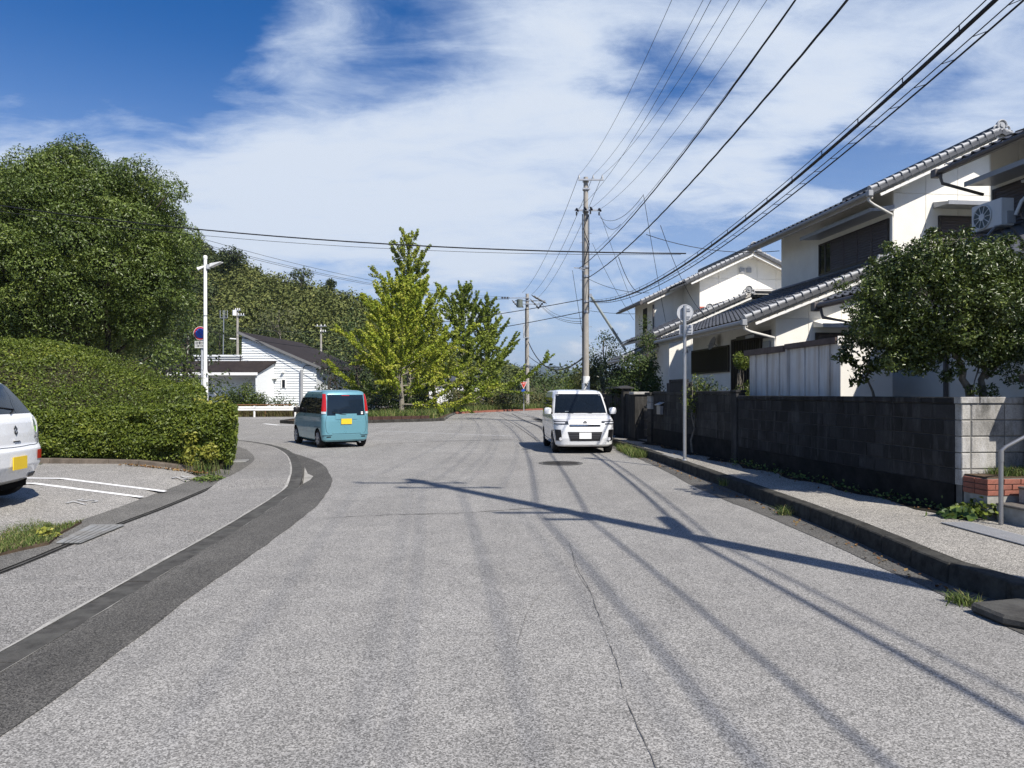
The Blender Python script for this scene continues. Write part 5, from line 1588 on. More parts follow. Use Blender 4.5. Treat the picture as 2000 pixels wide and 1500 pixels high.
# door, window, vents on the gable
for nm, a, b, c, d, mt in (('door', 521, 743, 532, 768, GLASS), ('window', 551, 742, 557, 757, GLASS)):
    p, q = pt(a, b), pt(c, d)
    m = MB(); m.box(p.x, q.x, Yw - .02, Yw + .02, q.z, p.z); o = m.build(nm, mt, bd, world=True)
    m = MB(); w = .09
    m.box(p.x - w, p.x, Yw - .05, Yw + .03, q.z - .05, p.z + w); m.box(q.x, q.x + w, Yw - .05, Yw + .03, q.z - .05, p.z + w); m.box(p.x, q.x, Yw - .05, Yw + .03, p.z, p.z + w); m.build('frame', WHITE_PAINT, o, world=True)
m = MB(); p = pt(515, 741); q = pt(541, 742); m.box(p.x, q.x, Yw - .35, Yw + .03, p.z + .05, p.z + .14); m.build('door_hood', WHITE_PAINT, bd, world=True)
for px, py in ((516, 728), (532, 727), (553, 728), (517, 743)):
    p = pt(px, py); m = MB(); m.prism([p + Vector((-.1, .02, .15)), p + Vector((-.1, -.25, .02)), p + Vector((-.1, .02, -.02))], (.2, 0, 0)); m.build('vent_hood', WHITE_PAINT, bd, world=True, fix=True)
p = pt(590, 722); m = MB(); m.tube([Vector((p.x, Yw - .12, p.z)), Vector((p.x, Yw - .12, .3))], .12, 8); m.build('downpipe', GUTT, bd, world=True, smooth=True)
m = MB(); m.tube([Vector((p.x + .1, Yw - .1, p.z + .1)), Vector((p.x + .3, Yw - .1, p.z + .35)), Vector((p.x + .8, Yw - .1, p.z + .35))], .03, 6); m.build('service_mast', CABLE, bd, world=True)

# antenna and poles behind the building
t = thing('antenna_mast', 'slim roof antenna mast with four upright rods', 'antenna', A(435, 695, 72))
b = A(435, 692, 72); tp = A(437, 622, 72)
m = MB(); m.tube([b - Vector((0, 0, 3)), tp], .05, 6); m.build('mast', GREY_STEEL, t, world=True)
m = MB(); m.bar(A(430, 621, 72), A(444, 621, 72), .05, .05); m.build('crossbar', GREY_STEEL, t, world=True)
for px in (430, 436, 439, 444):
    m = MB(); m.tube([A(px, 621, 72), A(px, 606, 72)], .035, 5); m.build('rod', GREY_STEEL, t, world=True)

# ------------------------------------------------------------------ guardrail along the side road
gr = thing('guardrail', 'white corrugated guardrail along the far side of the side road', 'guardrail', (-18, 48.8, 0))
ga, gb = Vector((-21.5, 48.6, 0)), Vector((-9.5, 49.8, 0)); gd = (gb - ga).normalized(); gn = Vector((gd.y, -gd.x, 0))
prof = [(0.0, .44), (.05, .47), (.05, .53), (0.0, .575), (.0, .60), (.05, .645), (.05, .70), (0.0, .74)]
m = MB()
def gp_(t_, o, z): return ga + gd * t_ + gn * o + Vector((0, 0, z))
Lg = (gb - ga).length
m.grid([[gp_(t_, o + .06, z) for t_ in (0, Lg / 2, Lg)] for o, z in prof])
m.grid([[gp_(t_, o + .045, z) for t_ in (0, Lg / 2, Lg)] for o, z in reversed(prof)])
m.build('rail', WHITE_PAINT, gr, world=True, smooth=True)
for k in range(5):
    p = ga + gd * (1.0 + k * 2.75); m = MB(); m.tube([p, p + Vector((0, 0, .78))], .07, 10); m.build('post', WHITE_PAINT, gr, world=True, smooth=True)
a, b = Vector((-21.5, 49.4, 0)), Vector((-10, 50.6, 0))
t = thing('low_wall', 'low rust brown rail wall behind the guardrail', 'wall', (-18, 49.6, 0))
m = MB(); m.bar(a + Vector((0, 0, .84)), b + Vector((-5.5, -.6, .84)), .1, .07); m.build('rusty_rail', plain('rust', (.20, .10, .05), .8, .2, vary=.3, scale=4), t, world=True)
for k in range(5):
    p = a.lerp(b, k / 5.5); m = MB(); m.tube([p, p + Vector((0, 0, .84))], .04, 6); m.build('post', plain('rust', (.2, .1, .05)), t, world=True)
X, Y = scatter([(-22, 49.2), (-11, 50.4), (-11, 52), (-22, 51)], 7000)
tag(blades('weeds', np.stack([X, Y, np.full(len(X), -.02)], 1), .6, .04, leafmat('brown_weeds', [(0, (.07, .05, .025)), (.6, (.12, .10, .045)), (1, (.14, .15, .05))], .7, .2), .4), 'brown weeds under the guardrail beam', 'weeds', kind='stuff')
# tall weeds in front of the building, each clump a plant
for i, (px, top, w, lm) in enumerate(((452, 735, 1.1, L_BUSH), (468, 750, .9, L_BUSH), (482, 738, 1.0, L_HEDGE), (498, 752, 1.0, L_HEDGE), (512, 762, .8, L_BUSH), (545, 770, .8, L_BUSH), (566, 778, .7, L_BUSH), (437, 765, .8, L_HEDGE))):
    b = A(px, 0, 52.5); b.z = -.05
    h = A(px, top, 52.5).z
    lab = ['tall dark shrub before the shaded wing of the white building', 'feathery weed clump between two taller shrubs by the white wing', 'yellow green shrub near the corner of the white wing', 'broad green weed clump left of the white building door', 'low weed clump just before the white building door', 'thin leafy weeds between the door and the narrow window', 'scattered low weeds under the wall meter of the white building', 'small bright shrub beside the lamp post base'][i]
    simple_tree('shrub', lab, 'shrub', b, h, w, lm, BARKD, .14, 240 if px < 520 else 110, 30, .38, .03, low=.0, inner=.1)

# ------------------------------------------------------------------ ginkgo trees
def ginkgo(label, base, h, reach, lm, nb=46, dens=64, leaf=.135, start=.16, seed=1, lean=0.0, tone_split=0.0, low_reach=1.0, top_len=.7):
    rr = np.random.default_rng(seed)
    base = Vector(base); t = thing('ginkgo_tree', label, 'tree', base)
    P, D, T = [], [], []
    wood = MB(); N_ = 10
    trunk = [base + Vector((math.sin(i * 1.3) * .06 + lean * i / N_, math.cos(i * 1.7) * .06, h * i / N_)) for i in range(N_ + 1)]
    wood.tube(trunk, [.17 * (1 - i / N_) + .012 for i in range(N_ + 1)], 8)
    def dress(a, b, dn, wdt):
        L_ = (b - a).length; k = max(3, int(L_ * dn)); u = rr.uniform(0.02, 1, k)
        p = np.array(a)[None, :] + (np.array(b) - np.array(a))[None, :] * u[:, None]
        d = unit(rr.normal(size=(k, 3))); p = p + d * wdt * (1.1 - .55 * u)[:, None] * rr.uniform(.3, 1, (k, 1))
        P.append(p); d[:, 2] += .6; D.append(d); T.append(np.full(k, rr.uniform(0, 1)))
    dress(trunk[4], trunk[10] + Vector((0, 0, .5)), dens * 1.2, .20)
    for i in range(nb):
        f = start + (1 - start) * (i / nb) ** .9
        p = base.lerp(trunk[-1], f); j = min(N_ - 1, int(f * N_)); p = trunk[j].lerp(trunk[j + 1], f * N_ - j)
        az = i * 2.399 + rr.uniform(-.4, .4)
        el = math.radians(rr.uniform(-4, 40) + 32 * f)
        L_ = reach * (low_reach if f < .3 else 1) * (1 - f) ** .72 * rr.uniform(.45, 1.22) + top_len
        d = Vector((math.cos(az) * math.cos(el), math.sin(az) * math.cos(el), math.sin(el)))
        q = p + d * L_ * .55 + Vector((0, 0, -.04 * L_)); e = p + d * L_ + Vector((0, 0, .17 * L_))
        wood.tube([p, q, e], [.05 * (1 - f) + .012, .03 * (1 - f) + .01, .008], 5, caps=False)
        dress(p.lerp(q, .2), q, dens, .25); dress(q, e, dens * 1.2, .19)
        for s in range(int(1 + L_ * 1.5)):
            u = rr.uniform(.25, .95); b0 = p.lerp(q, u / .55) if u < .55 else q.lerp(e, (u - .55) / .45)
            sd = (d + Vector(rr.normal(size=3) * .48) + Vector((0, 0, .30))).normalized()
            e2 = b0 + sd * (L_ * .40 * (1.15 - u) + .25) * rr.uniform(.6, 1.2)
            wood.tube([b0, e2], [.013, .005], 4, caps=False)
            dress(b0, e2, dens, .19)
    P, D, T = np.concatenate(P), np.concatenate(D), np.concatenate(T)
    if tone_split:
        T = np.clip(T * .6 + np.clip((base.z + tone_split - P[:, 2]) / 5.0, 0, .5), 0, 1)
    k = P[:, 2] > base.z + .3
    place(leaf_mesh('crown', P[k] - np.array(base), D[k], leaf, lm, aspect=.85, spread=.9, tone=T[k]), 'crown', t)
    wood.build('trunk', plain('ginkgo_bark', (.23, .21, .17), .9, .15, vary=.3, scale=10, bump=.6), t, world=True, smooth=True)
    return t
g1 = A(798, 0, 50); g1.z = .1
ginkgo('tall ginkgo with a spiky green top rising behind the yellowing one', g1, 12.3, 4.6, L_GINKGO_M, nb=52, dens=78, seed=3, start=.2)
g2 = A(783, 0, 46); g2.z = .1
ginkgo('yellowing ginkgo with bright drooping lower branches beside the blue car', g2, 8.3, 5.4, L_GINKGO_Y, nb=62, dens=80, seed=4, start=.10, low_reach=1.2)
g3 = A(908, 0, 63); g3.z = .1
ginkgo('green ginkgo with several leaning leaders near the far utility pole', g3, 10.6, 6.6, L_GINKGO_G, nb=48, dens=60, leaf=.17, seed=8, lean=-.15, start=.1, low_reach=1.1)
g4 = A(950, 0, 68); g4.z = .1
ginkgo('slim green ginkgo leaning towards the far utility pole', g4, 10.4, 3.5, L_GINKGO_G, nb=44, dens=60, leaf=.17, seed=12, lean=.15, start=.2, low_reach=.6)
g5 = A(848, 0, 53); g5.z = .1
ginkgo('yellow green young ginkgo filling the gap between the taller ginkgos', g5, 6.6, 4.0, L_GINKGO_M, nb=44, dens=50, seed=15, start=.1)

# dark evergreens round and behind the ginkgos
for i, (px, Y, top, R, lab, lm) in enumerate((
    (655, 55, 672, 1.9, 'black green evergreen at the right corner of the white building', L_DARK),
    (642, 53, 712, 1.2, 'small dark evergreen hugging the corner of the white building', L_DARK),
    (700, 58, 640, 2.2, 'dark evergreen tree behind the yellow ginkgo branches', L_DARK),
    (735, 62, 590, 2.8, 'mid green tree behind the yellow ginkgo', L_BUSH),
    (700, 66, 585, 3.0, 'green tree standing where hill and ginkgo meet', L_BUSH),
    (980, 66, 735, 2.4, 'dark rounded evergreen under the green ginkgo', L_DARK),
    (925, 70, 720, 2.4, 'dark evergreen mass behind the far hedge', L_DARK),
    (1008, 72, 725, 1.5, 'clipped dark conifer beside the far utility pole', L_DARK))):
    b = A(px, 0, Y); b.z = 0
    simple_tree('evergreen_tree', lab, 'tree', b, A(px, top, Y).z, R, lm, BARKD, .24, 34, 30, R * .36, .12, low=.02)
for i, (px, Y, top, R, lab, lm) in enumerate((
    (712, 45, 770, 1.3, 'dark shrub nearest the roof of the teal van on the planted corner', L_DARK),
    (790, 49.5, 752, 1.6, 'shaded shrub behind the yellowing ginkgo trunk', L_DARK),
    (745, 50, 742, 1.7, 'tall dark bush under the drooping yellow ginkgo arms', L_DARK),
    (740, 46, 766, 1.5, 'dark low shrub behind the brown brick edge beside the blue car', L_DARK),
    (775, 46.5, 772, 1.3, 'low olive shrub under the yellow ginkgo trunk', L_BUSH),
    (812, 47.5, 768, 1.4, 'grey green low shrub between ginkgo trunks', L_BUSH),
    (848, 52, 772, 1.5, 'low shrub at the near end of the far hedge', L_REDBUSH))):
    b = A(px, 0, Y); b.z = .1
    simple_tree('shrub', lab, 'shrub', b, A(px, top, Y).z, R, lm, BARKD, .14, 110, 26, .45, .04, low=.0, inner=.1)
# the long hedge along the far verge
hp = resample([Vector((-5.2, 58, .1)), Vector((-2.9, 63.5, .1)), Vector((2.6, 72.5, .1)), Vector((8, 80, .1))], .5)
P, D, T = [], [], []
for p in hp:
    k = 330
    q = np.stack([RNG.uniform(-.5, .5, k), RNG.uniform(-.55, .55, k), RNG.uniform(0, 1, k) ** .8], 1)
    hh = 1.62 + .22 * math.sin(p.y * 1.1) + RNG.uniform(-.08, .08)
    P.append(np.array(p) + q * np.array([1.1, 1.2, hh])); d = q * np.array([1, 1, .3]); d[:, 2] += .4; d[:, 1] -= .5; D.append(unit(d)); T.append(np.full(k, RNG.uniform(0, 1)))
tag(place(leaf_mesh('hedge', np.concatenate(P), np.concatenate(D), .17, L_REDBUSH, tone=np.concatenate(T)), 'hedge'), 'long bronze green hedge behind the red brick edging', 'hedge')
# bushes and trees filling the end of the street
for i, (px, Y, top, R, lab, lm) in enumerate((
    (1062, 84, 733, 2.9, 'round leafy bush just beyond the far utility pole', L_BUSH),
    (1098, 80, 738, 2.4, 'loose green bush with pale flowers at the end of the street', L_BUSH),
    (1122, 62, 745, 2.0, 'yellow green bush peeping over the white van roof', L_HEDGE),
    (1085, 105, 718, 3.6, 'taller bush in the middle of the distant greenery', L_BUSH),
    (1118, 98, 712, 3.6, 'dark distant tree over the street end', L_FOREST2),
    (1150, 110, 706, 4.4, 'broad distant tree behind the big utility pole', L_FOREST2),
    (1045, 130, 716, 5.0, 'hazy distant tree to the rear of the far pole', L_FOREST2))):
    b = A(px, 0, Y); b.z = 0
    simple_tree('distant_bush' if Y > 75 else 'bush', lab, 'bush', b, A(px, top, Y).z, R, lm, BARKD, .26 if Y < 90 else .42, 40 if Y < 90 else 16, 28, R * .35, .08, low=.0)
P, D, T = [], [], []
for k in range(150):
    y = RNG.uniform(130, 420); x = RNG.uniform(-.06 * y, .5 * y)
    r = RNG.uniform(3, 5.5); kk = 150
    d = sphere_dirs(kk); P.append(d * r * RNG.uniform(.6, 1, (kk, 1)) * np.array([1.2, 1, .9]) + np.array([x, y, r * .65])); d[:, 2] += .5; D.append(d); T.append(np.full(kk, RNG.uniform(0, 1)))
tag(place(leaf_mesh('distant_trees', np.concatenate(P), np.concatenate(D), 1.1, L_FOREST2, tone=np.concatenate(T)), 'treeline'), 'far green treeline closing the valley', 'treeline', kind='stuff')
# the white wall of some building glimpsed under the ginkgos
t = thing('far_house', 'white far house glimpsed between ginkgo trunks and hedge', 'house', A(935, 800, 90))
p, q = A(838, 745, 90), A(852, 775, 90)
m = MB(); m.box(p.x, q.x + 6, 90, 96, 0, p.z); m.build('wall', WHITE_PAINT, t, world=True)
m = MB(); m.prism([Vector((p.x - .5, 89.4, p.z)), Vector((q.x + 6.5, 89.4, p.z)), Vector((q.x + 6.5, 93, p.z + 1.4)), Vector((p.x - .5, 93, p.z + 1.4))], (0, 0, .15)); m.build('roof', TILEM, t, world=True, fix=True)
# ------------------------------------------------------------------ the great tree, the hedge and the mound of azaleas
bt = thing('camphor_tree', 'huge round camphor tree with dense glossy crown over the azalea mound', 'tree', (-15.4, 27.0, 0.3))
cx, cy = A(136, 0, 27).x, 27.0
zt_ = A(0, 283, 27).z
bl = []
rr = np.random.default_rng(21)
def crown_r(f):
    """Crown half width against height fraction, broad and round topped."""
    return np.interp(f, [0, .06, .2, .45, .7, .86, .96, 1.0], [2.6, 3.6, 4.55, 4.75, 4.2, 3.1, 1.6, .5])
z0_, z1_ = 3.7, zt_ - .5
tries = 0
while len(bl) < 150 and tries < 6000:
    tries += 1
    f = rr.uniform(0, 1); az = rr.uniform(0, 2 * np.pi)
    r = rr.uniform(.4, 1.3)
    R_ = max(.2, crown_r(f) - r * .55) * rr.uniform(.86, 1.0) * (1 - .40 * f * max(0, -math.cos(az))) * (1 + .08 * math.sin(3 * az + 2))
    q = (cx + R_ * math.cos(az) * .95, cy + R_ * math.sin(az) * .9, z0_ + (z1_ - z0_ - .3) * f, r)
    if all((q[0] - b[0]) ** 2 + (q[1] - b[1]) ** 2 + ((q[2] - b[2]) * 1.15) ** 2 > (.5 * (q[3] + b[3])) ** 2 for b in bl): bl.append(q)
for px, py, r in ((150, 300, .7), (118, 318, .7), (265, 345, .85), (330, 375, .7), (70, 372, .8), (22, 400, .6), (365, 470, .7), (362, 590, .5), (10, 470, 1.1), (5, 560, 1.1), (-20, 640, 1.2), (330, 690, .6)):
    p = A(px, py, 26.0); bl.append((p.x, p.y, p.z, r))
P, D, T = blob_points(bl, 3000, shell=.62, flat=.86, updir=.35)
k = (D[:, 2] > -.2) | (RNG.uniform(0, 1, len(D)) < .3)
P, D, T = P[k], D[k], T[k]
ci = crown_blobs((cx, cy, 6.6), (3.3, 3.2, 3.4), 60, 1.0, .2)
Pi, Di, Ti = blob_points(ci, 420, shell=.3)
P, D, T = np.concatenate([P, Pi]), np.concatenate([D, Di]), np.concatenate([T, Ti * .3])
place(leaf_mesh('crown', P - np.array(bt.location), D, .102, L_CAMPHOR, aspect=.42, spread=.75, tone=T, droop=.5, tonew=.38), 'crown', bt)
m = MB(); tb = Vector((cx + .5, cy - .6, .2))
tr = sway(tb, (cx + .2, cy, 7.5), .03, 7); m.tube(tr, [.42 - .05 * i for i in range(8)], 10)
for b in random.sample(bl, 22):
    s = tr[random.randint(2, 6)]; pp = sway(s, Vector(b[:3]), .07, 4); m.tube(pp, [.13, .10, .07, .045, .02], 6)
t2 = Vector((A(232, 0, 26).x, 26.0, .2)); m.tube(sway(t2, (cx + 1.4, cy - .3, 6.0), .05, 5), [.2, .18, .15, .12, .08, .04], 8)
m.build('trunk', BARKD, bt, world=True, smooth=True)

def mound_h(X, Y):
    """Clipped azalea bank: a trimmed front, rising behind."""
    crest = np.interp(X, [-19, -16, -13.4, -11.3, -10.3, -9.0, -7.85, -6.8, -5.9], [2.6, 2.3, 1.80, 1.35, .95, .62, .30, .0, .0])
    front = np.interp(X, [-19, -12, -9.2, -8.2, -5.6], [.95, .95, 1.05, 1.13, 1.12])
    f = np.clip((Y - np.interp(X, [-12, -9.5], [14.6, 15.7])) / 3.4, 0, 1); f = f * f * (3 - 2 * f)
    h = front + crest * f
    h = h + .21 * vnoise(X, Y, 1.15, 2) * np.clip((Y - 14.4) / 1.2, .25, 1) + .055 * vnoise(X, Y, .4, 3)
    dip = np.exp(-((X + 9.4) ** 2) / .5 - ((Y - 18) ** 2) / 3.0) * .35
    dip = dip + .78 * np.exp(-((Y - 15.8) ** 2) / .15) * np.clip((X + 10.5) / 1.5, 0, 1)
    dip = dip + .30 * np.exp(-((X + 12.0) ** 2) / .35 - ((Y - 16.5) ** 2) / 2.0)
    return .22 + h - dip
def right_edge(Y):
    return np.interp(Y, [14.2, 15.45, 15.85, 17.0, 19.0, 21.3], [-5.62, -6.05, -7.0, -7.4, -8.3, -9.4])
hed = thing('azalea_hedge', 'long clipped azalea hedge banked up behind the parking bays', 'hedge', (-9, 15, .15))
nP = 105000
X = RNG.uniform(-18, -5.6, nP); Y = RNG.uniform(14.25, 21.2, nP)
k = (X < right_edge(Y) - .03) & (X > -.80 * Y - 1.0)
X, Y = X[k], Y[k]
Z = mound_h(X, Y)
e = .12
nx = -(mound_h(X + e, Y) - mound_h(X - e, Y)) / (2 * e); ny = -(mound_h(X, Y + e) - mound_h(X, Y - e)) / (2 * e)
n1 = unit(np.stack([nx, ny, np.ones(len(X))], 1))
P1 = np.stack([X, Y, Z], 1) + n1 * RNG.uniform(-.12, .05, (len(X), 1))
P1[:, 2] += (RNG.uniform(0, 1, len(X)) < .05) * RNG.uniform(0, .16, len(X))
# front face and end face
k2 = 42000
Xf = RNG.uniform(-13, -5.66, k2); zf = RNG.uniform(.0, 1.0, k2) ** .9
top = mound_h(Xf, np.full(k2, 14.3))
bul = .14 * np.sin(zf * 2.6) + .10 * vnoise(Xf, zf * 2.2, .45, 6)
P2 = np.stack([Xf, 14.34 - bul + RNG.uniform(0, .16, k2), .30 + zf * (top - .30)], 1)
n2 = np.tile(np.array([[0, -1, .35]]), (k2, 1))
k3 = 22000
Yf = RNG.uniform(14.25, 20, k3); zf = RNG.uniform(0, 1, k3) ** .9; Xe = right_edge(Yf); top = mound_h(Xe - .1, Yf)
P3 = np.stack([Xe + .09 * np.sin(zf * 2.6) + .08 * vnoise(Yf, zf * 2, .45, 9) - RNG.uniform(0, .16, k3), Yf, .2 + zf * (top - .2)], 1)
n3 = np.tile(np.array([[1, -.35, .35]]), (k3, 1))
P = np.concatenate([P1, P2, P3]); D = np.concatenate([n1, n2, n3])
T = .5 + .35 * vnoise(P[:, 0] + P[:, 2], P[:, 1] + .7 * P[:, 2], .55, 12) + .3 * vnoise(P[:, 0], P[:, 1] + P[:, 2], 2.2, 14)
# a solid core in dark twig colour, added to make the hedge opaque
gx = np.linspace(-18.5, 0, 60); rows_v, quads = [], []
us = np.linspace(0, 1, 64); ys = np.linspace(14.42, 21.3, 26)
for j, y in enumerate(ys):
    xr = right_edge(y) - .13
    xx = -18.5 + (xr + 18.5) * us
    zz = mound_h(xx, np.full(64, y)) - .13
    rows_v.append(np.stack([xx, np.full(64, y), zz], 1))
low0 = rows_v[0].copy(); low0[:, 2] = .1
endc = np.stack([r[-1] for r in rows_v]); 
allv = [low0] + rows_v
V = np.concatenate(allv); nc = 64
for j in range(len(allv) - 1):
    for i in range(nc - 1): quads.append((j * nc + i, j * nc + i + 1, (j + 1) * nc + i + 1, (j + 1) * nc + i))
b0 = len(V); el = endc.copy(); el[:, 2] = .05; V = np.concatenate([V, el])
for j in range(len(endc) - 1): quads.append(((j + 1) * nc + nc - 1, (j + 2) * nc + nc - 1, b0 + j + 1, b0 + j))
loc = np.array(hed.location)
place(leaf_mesh('foliage', P - loc, D, .066, L_HEDGE, aspect=.5, spread=.85, tone=T, core=(V - loc, quads, HEDGE_CORE), tonew=.35), 'foliage', hed)
# hedge bed kerb
t = thing('bed_kerb', 'long brownish concrete kerb under the azalea hedge', 'kerb', (-8, 14.1, .1))
BEDK = plain('brown_bed_kerb', (.15, .125, .10), .9, .2, vary=.25, scale=6, bump=.5, dirt=(.07, .06, .045), dscale=2.5)
kerbrun([(-14, 14.28, .16), (-9.2, 14.12, .2), (-7.4, 14.05, .17), (-6.3, 13.98, .05)], .16, .15, t, BEDK, .6)
mb = MB(); mb.prism([Vector((-30, 14.2, -.02)), Vector((-5.9, 14.2, -.02)), Vector((-6.2, 15.4, -.02)), Vector((-6.9, 17.0, -.02)), Vector((-7.9, 19.0, -.02)), Vector((-9.2, 21.2, -.02)), Vector((-11, 23.0, -.02)), Vector((-30, 23.0, -.02))], (0, 0, .2)); tag(mb.build('planting_bed', SOIL), kind='structure')
mb = MB(); mb.prism([Vector((-60, 23.02, -.02)), Vector((-10.6, 23.02, -.02)), Vector((-14, 24.6, -.02)), Vector((-22, 26.0, -.02)), Vector((-60, 27, -.02))], (0, 0, .17)); tag(mb.build('planting_bed', SOIL), kind='structure')
# yellowing shoots at the hedge corner
for nm, lab, c, r, k in (('yellow_shrub', 'pale yellow green shoots growing out of the hedge corner foot', (-6.15, 14.05, .5), .30, 560), ('yellow_shrub', 'yellow leafed sprig on top of the hedge corner before the lamp post', (-6.25, 14.9, 1.36), .34, 300)):
    P, D, T = blob_points([(c[0] + RNG.uniform(-r, r), c[1] + RNG.uniform(-.1, .1), c[2] + RNG.uniform(-r, r) * (1 if 'foot' in lab else .35), r * .5) for _ in range(7)], k / 7 / (r * r * .25))
    t = thing(nm, lab, 'shrub', (c[0], c[1], c[2] - r))
    place(leaf_mesh('leaves', P - np.array(t.location), D, .075, L_YELLOWH, tone=T), 'leaves', t)
X, Y = RNG.normal(-6.05, .2, 110), RNG.normal(13.9, .06, 110)
tag(blades('grass', np.stack([X, Y, np.full(110, .06)], 1), .36, .012, GRASSM, .35), 'long thin grass at the hedge corner foot', 'grass', kind='stuff')
# weeds: clover like leaves by the small car and grass in the strip
def weed(lab, c, r, n, leaf, mat=WEEDM, hgt=.12, name='weed'):
    t = thing(name, lab, 'weed', c)
    d = RNG.normal(size=(n, 2)) * r * .5; h = hgt * np.clip(1 - np.linalg.norm(d, axis=1) / (r * 1.6), .1, 1) * RNG.uniform(.2, 1, n)
    P = np.stack([d[:, 0], d[:, 1], h + .01], 1); D = np.tile(np.array([[0, -.2, 1.0]]), (n, 1))
    place(leaf_mesh('leaves', P, D, leaf, mat, aspect=.8, spread=.6), 'leaves', t)
    return t
weed('broad leafed weed under the hedge beside the small white car', (G(95, 900, .2).x, 14.0, .2), .45, 160, .16, hgt=.4)
weed('grassy green weed patch on the dark strip before the hedge', G(412, 938, .03), .28, 420, .05, GRASSM, .1)
weed('bright yellow green weed beside the drain cover', G(88, 1050, .04), .12, 60, .05, L_YELLOWH, .12)
weed('weed tuft sprouting at the kerb end round the corner', G(545, 880, .02), .2, 160, .05, GRASSM, .08)

# dark shrubs behind the mound
for lab, px, py, Y, R in (('dark rounded shrub behind the mound under the camphor tree', 60, 628, 21.5, 1.9), ('mid green shrub on the mound between trunk and lamp', 275, 684, 21.8, 1.3), ('small green shrub on the mound nearest the lamp post', 345, 690, 21.6, 1.15), ('dark shrub by the trunk of the camphor tree', 140, 660, 21.0, .95)):
    b = A(px, 0, Y); b.z = .3
    simple_tree('shrub', lab, 'shrub', b, A(px, py, Y).z - .3, R, L_HEDGE if 'green' in lab else L_BUSH, BARKD, .085, 300, 26, R * .38, .04, low=.0, inner=.2)
# background trees left of the building filling under the camphor
for lab, px, py, Y, R, lm in (('dark tree behind the camphor trunk filling the shade', 240, 600, 36, 3.2, L_DARK), ('dark tree far behind the camphor at the picture edge', 60, 560, 36, 4.4, L_DARK), ('dark tree behind the no parking sign', 365, 600, 40, 2.6, L_DARK), ('broad evergreen behind the building antenna', 430, 610, 84, 4.2, L_FOREST2), ('evergreen mass left of the antenna mast', 400, 575, 90, 4.8, L_FOREST2), ('rounded evergreen behind the far small pole', 480, 625, 92, 4.0, L_FOREST2)):
    b = A(px, 0, Y); b.z = 0
    simple_tree('evergreen_tree', lab, 'tree', b, A(px, py, Y).z, R, lm, BARKD, .22 if Y < 50 else .42, 60 if Y < 50 else 20, 36, R * .36, .2, low=.02)

# ------------------------------------------------------------------ garden tree over the dark block wall
gt = thing('garden_tree', 'clipped glossy garden tree with several bare stems behind the dark block wall', 'tree', UV(7.35, 9.35, .4))
c = A(1862, 592, 9.6)
bl = []
rr = np.random.default_rng(33)
for k in range(150):
    d = unit(rr.normal(size=(1, 3)))[0]
    if d[2] < -.9: continue
    q = rr.uniform(.45, 1) ** .6
    bl.append((c.x + d[0] * 1.17 * q, c.y + .1 + d[1] * .85 * q, c.z - .03 + d[2] * .86 * q, rr.uniform(.16, .30)))
for px, py, r in ((1700, 560, .2), (1672, 600, .17), (1750, 540, .22), (1860, 492, .16), (1930, 500, .18), (1800, 510, .16), (1985, 600, .3), (1990, 680, .22), (1690, 640, .2), (1740, 650, .24), (1960, 540, .25), (1900, 490, .14), (1820, 706, .16), (1868, 720, .12), (1940, 715, .18), (1985, 735, .16), (1780, 690, .2), (1745, 705, .16), (1900, 760, .10), (1935, 765, .12), (1800, 650, .3), (1870, 660, .3), (1950, 660, .3)):
    p = A(px, py, 9.5); bl.append((p.x, p.y, p.z, r))
for k in range(70):
    d = unit(rr.normal(size=(1, 3)))[0]
    bl.append((c.x + d[0] * 1.48, c.y + .1 + d[1] * .9, c.z - .02 + d[2] * 1.0, rr.uniform(.06, .13)))
P, D, T = blob_points(bl, 9800, shell=.45, flat=.9, updir=.35)
place(leaf_mesh('crown', P - np.array(gt.location), D, .050, L_GLOSS, aspect=.48, spread=.8, tone=T, fold=.25), 'crown', gt)
m = MB(); gb_ = UV(7.35, 9.35, .3)
gb2 = A(1895, 775, 9.6); gb3 = A(1920, 775, 9.6)
for (s, e, r) in ((gb2, A(1868, 690, 9.6), .055), (A(1868, 700, 9.6), A(1830, 620, 9.6), .035), (gb3, A(1918, 690, 9.6), .05), (A(1918, 700, 9.6), A(1905, 600, 9.5), .035), (A(1918, 705, 9.6), A(1950, 620, 9.6), .03), (A(1872, 705, 9.6), A(1880, 610, 9.7), .03), (A(1925, 740, 9.6), A(1960, 700, 9.5), .022), (gb2 + Vector((0, 0, -1.2)), gb2, .07), (gb3 + Vector((0, 0, -1.2)), gb3, .065)):
    m.tube(sway(s, e, .05, 5), [r * (1 - .1 * i) for i in range(6)], 8)
for b in random.sample(bl, 34):
    s = random.choice([A(1868, 690, 9.6), A(1918, 690, 9.6), A(1905, 640, 9.6), A(1840, 640, 9.6)])
    m.tube(sway(s, Vector(b[:3]), .06, 4), [.02, .016, .012, .008, .004], 5, caps=False)
m.build('trunk', BARK, gt, world=True, smooth=True)

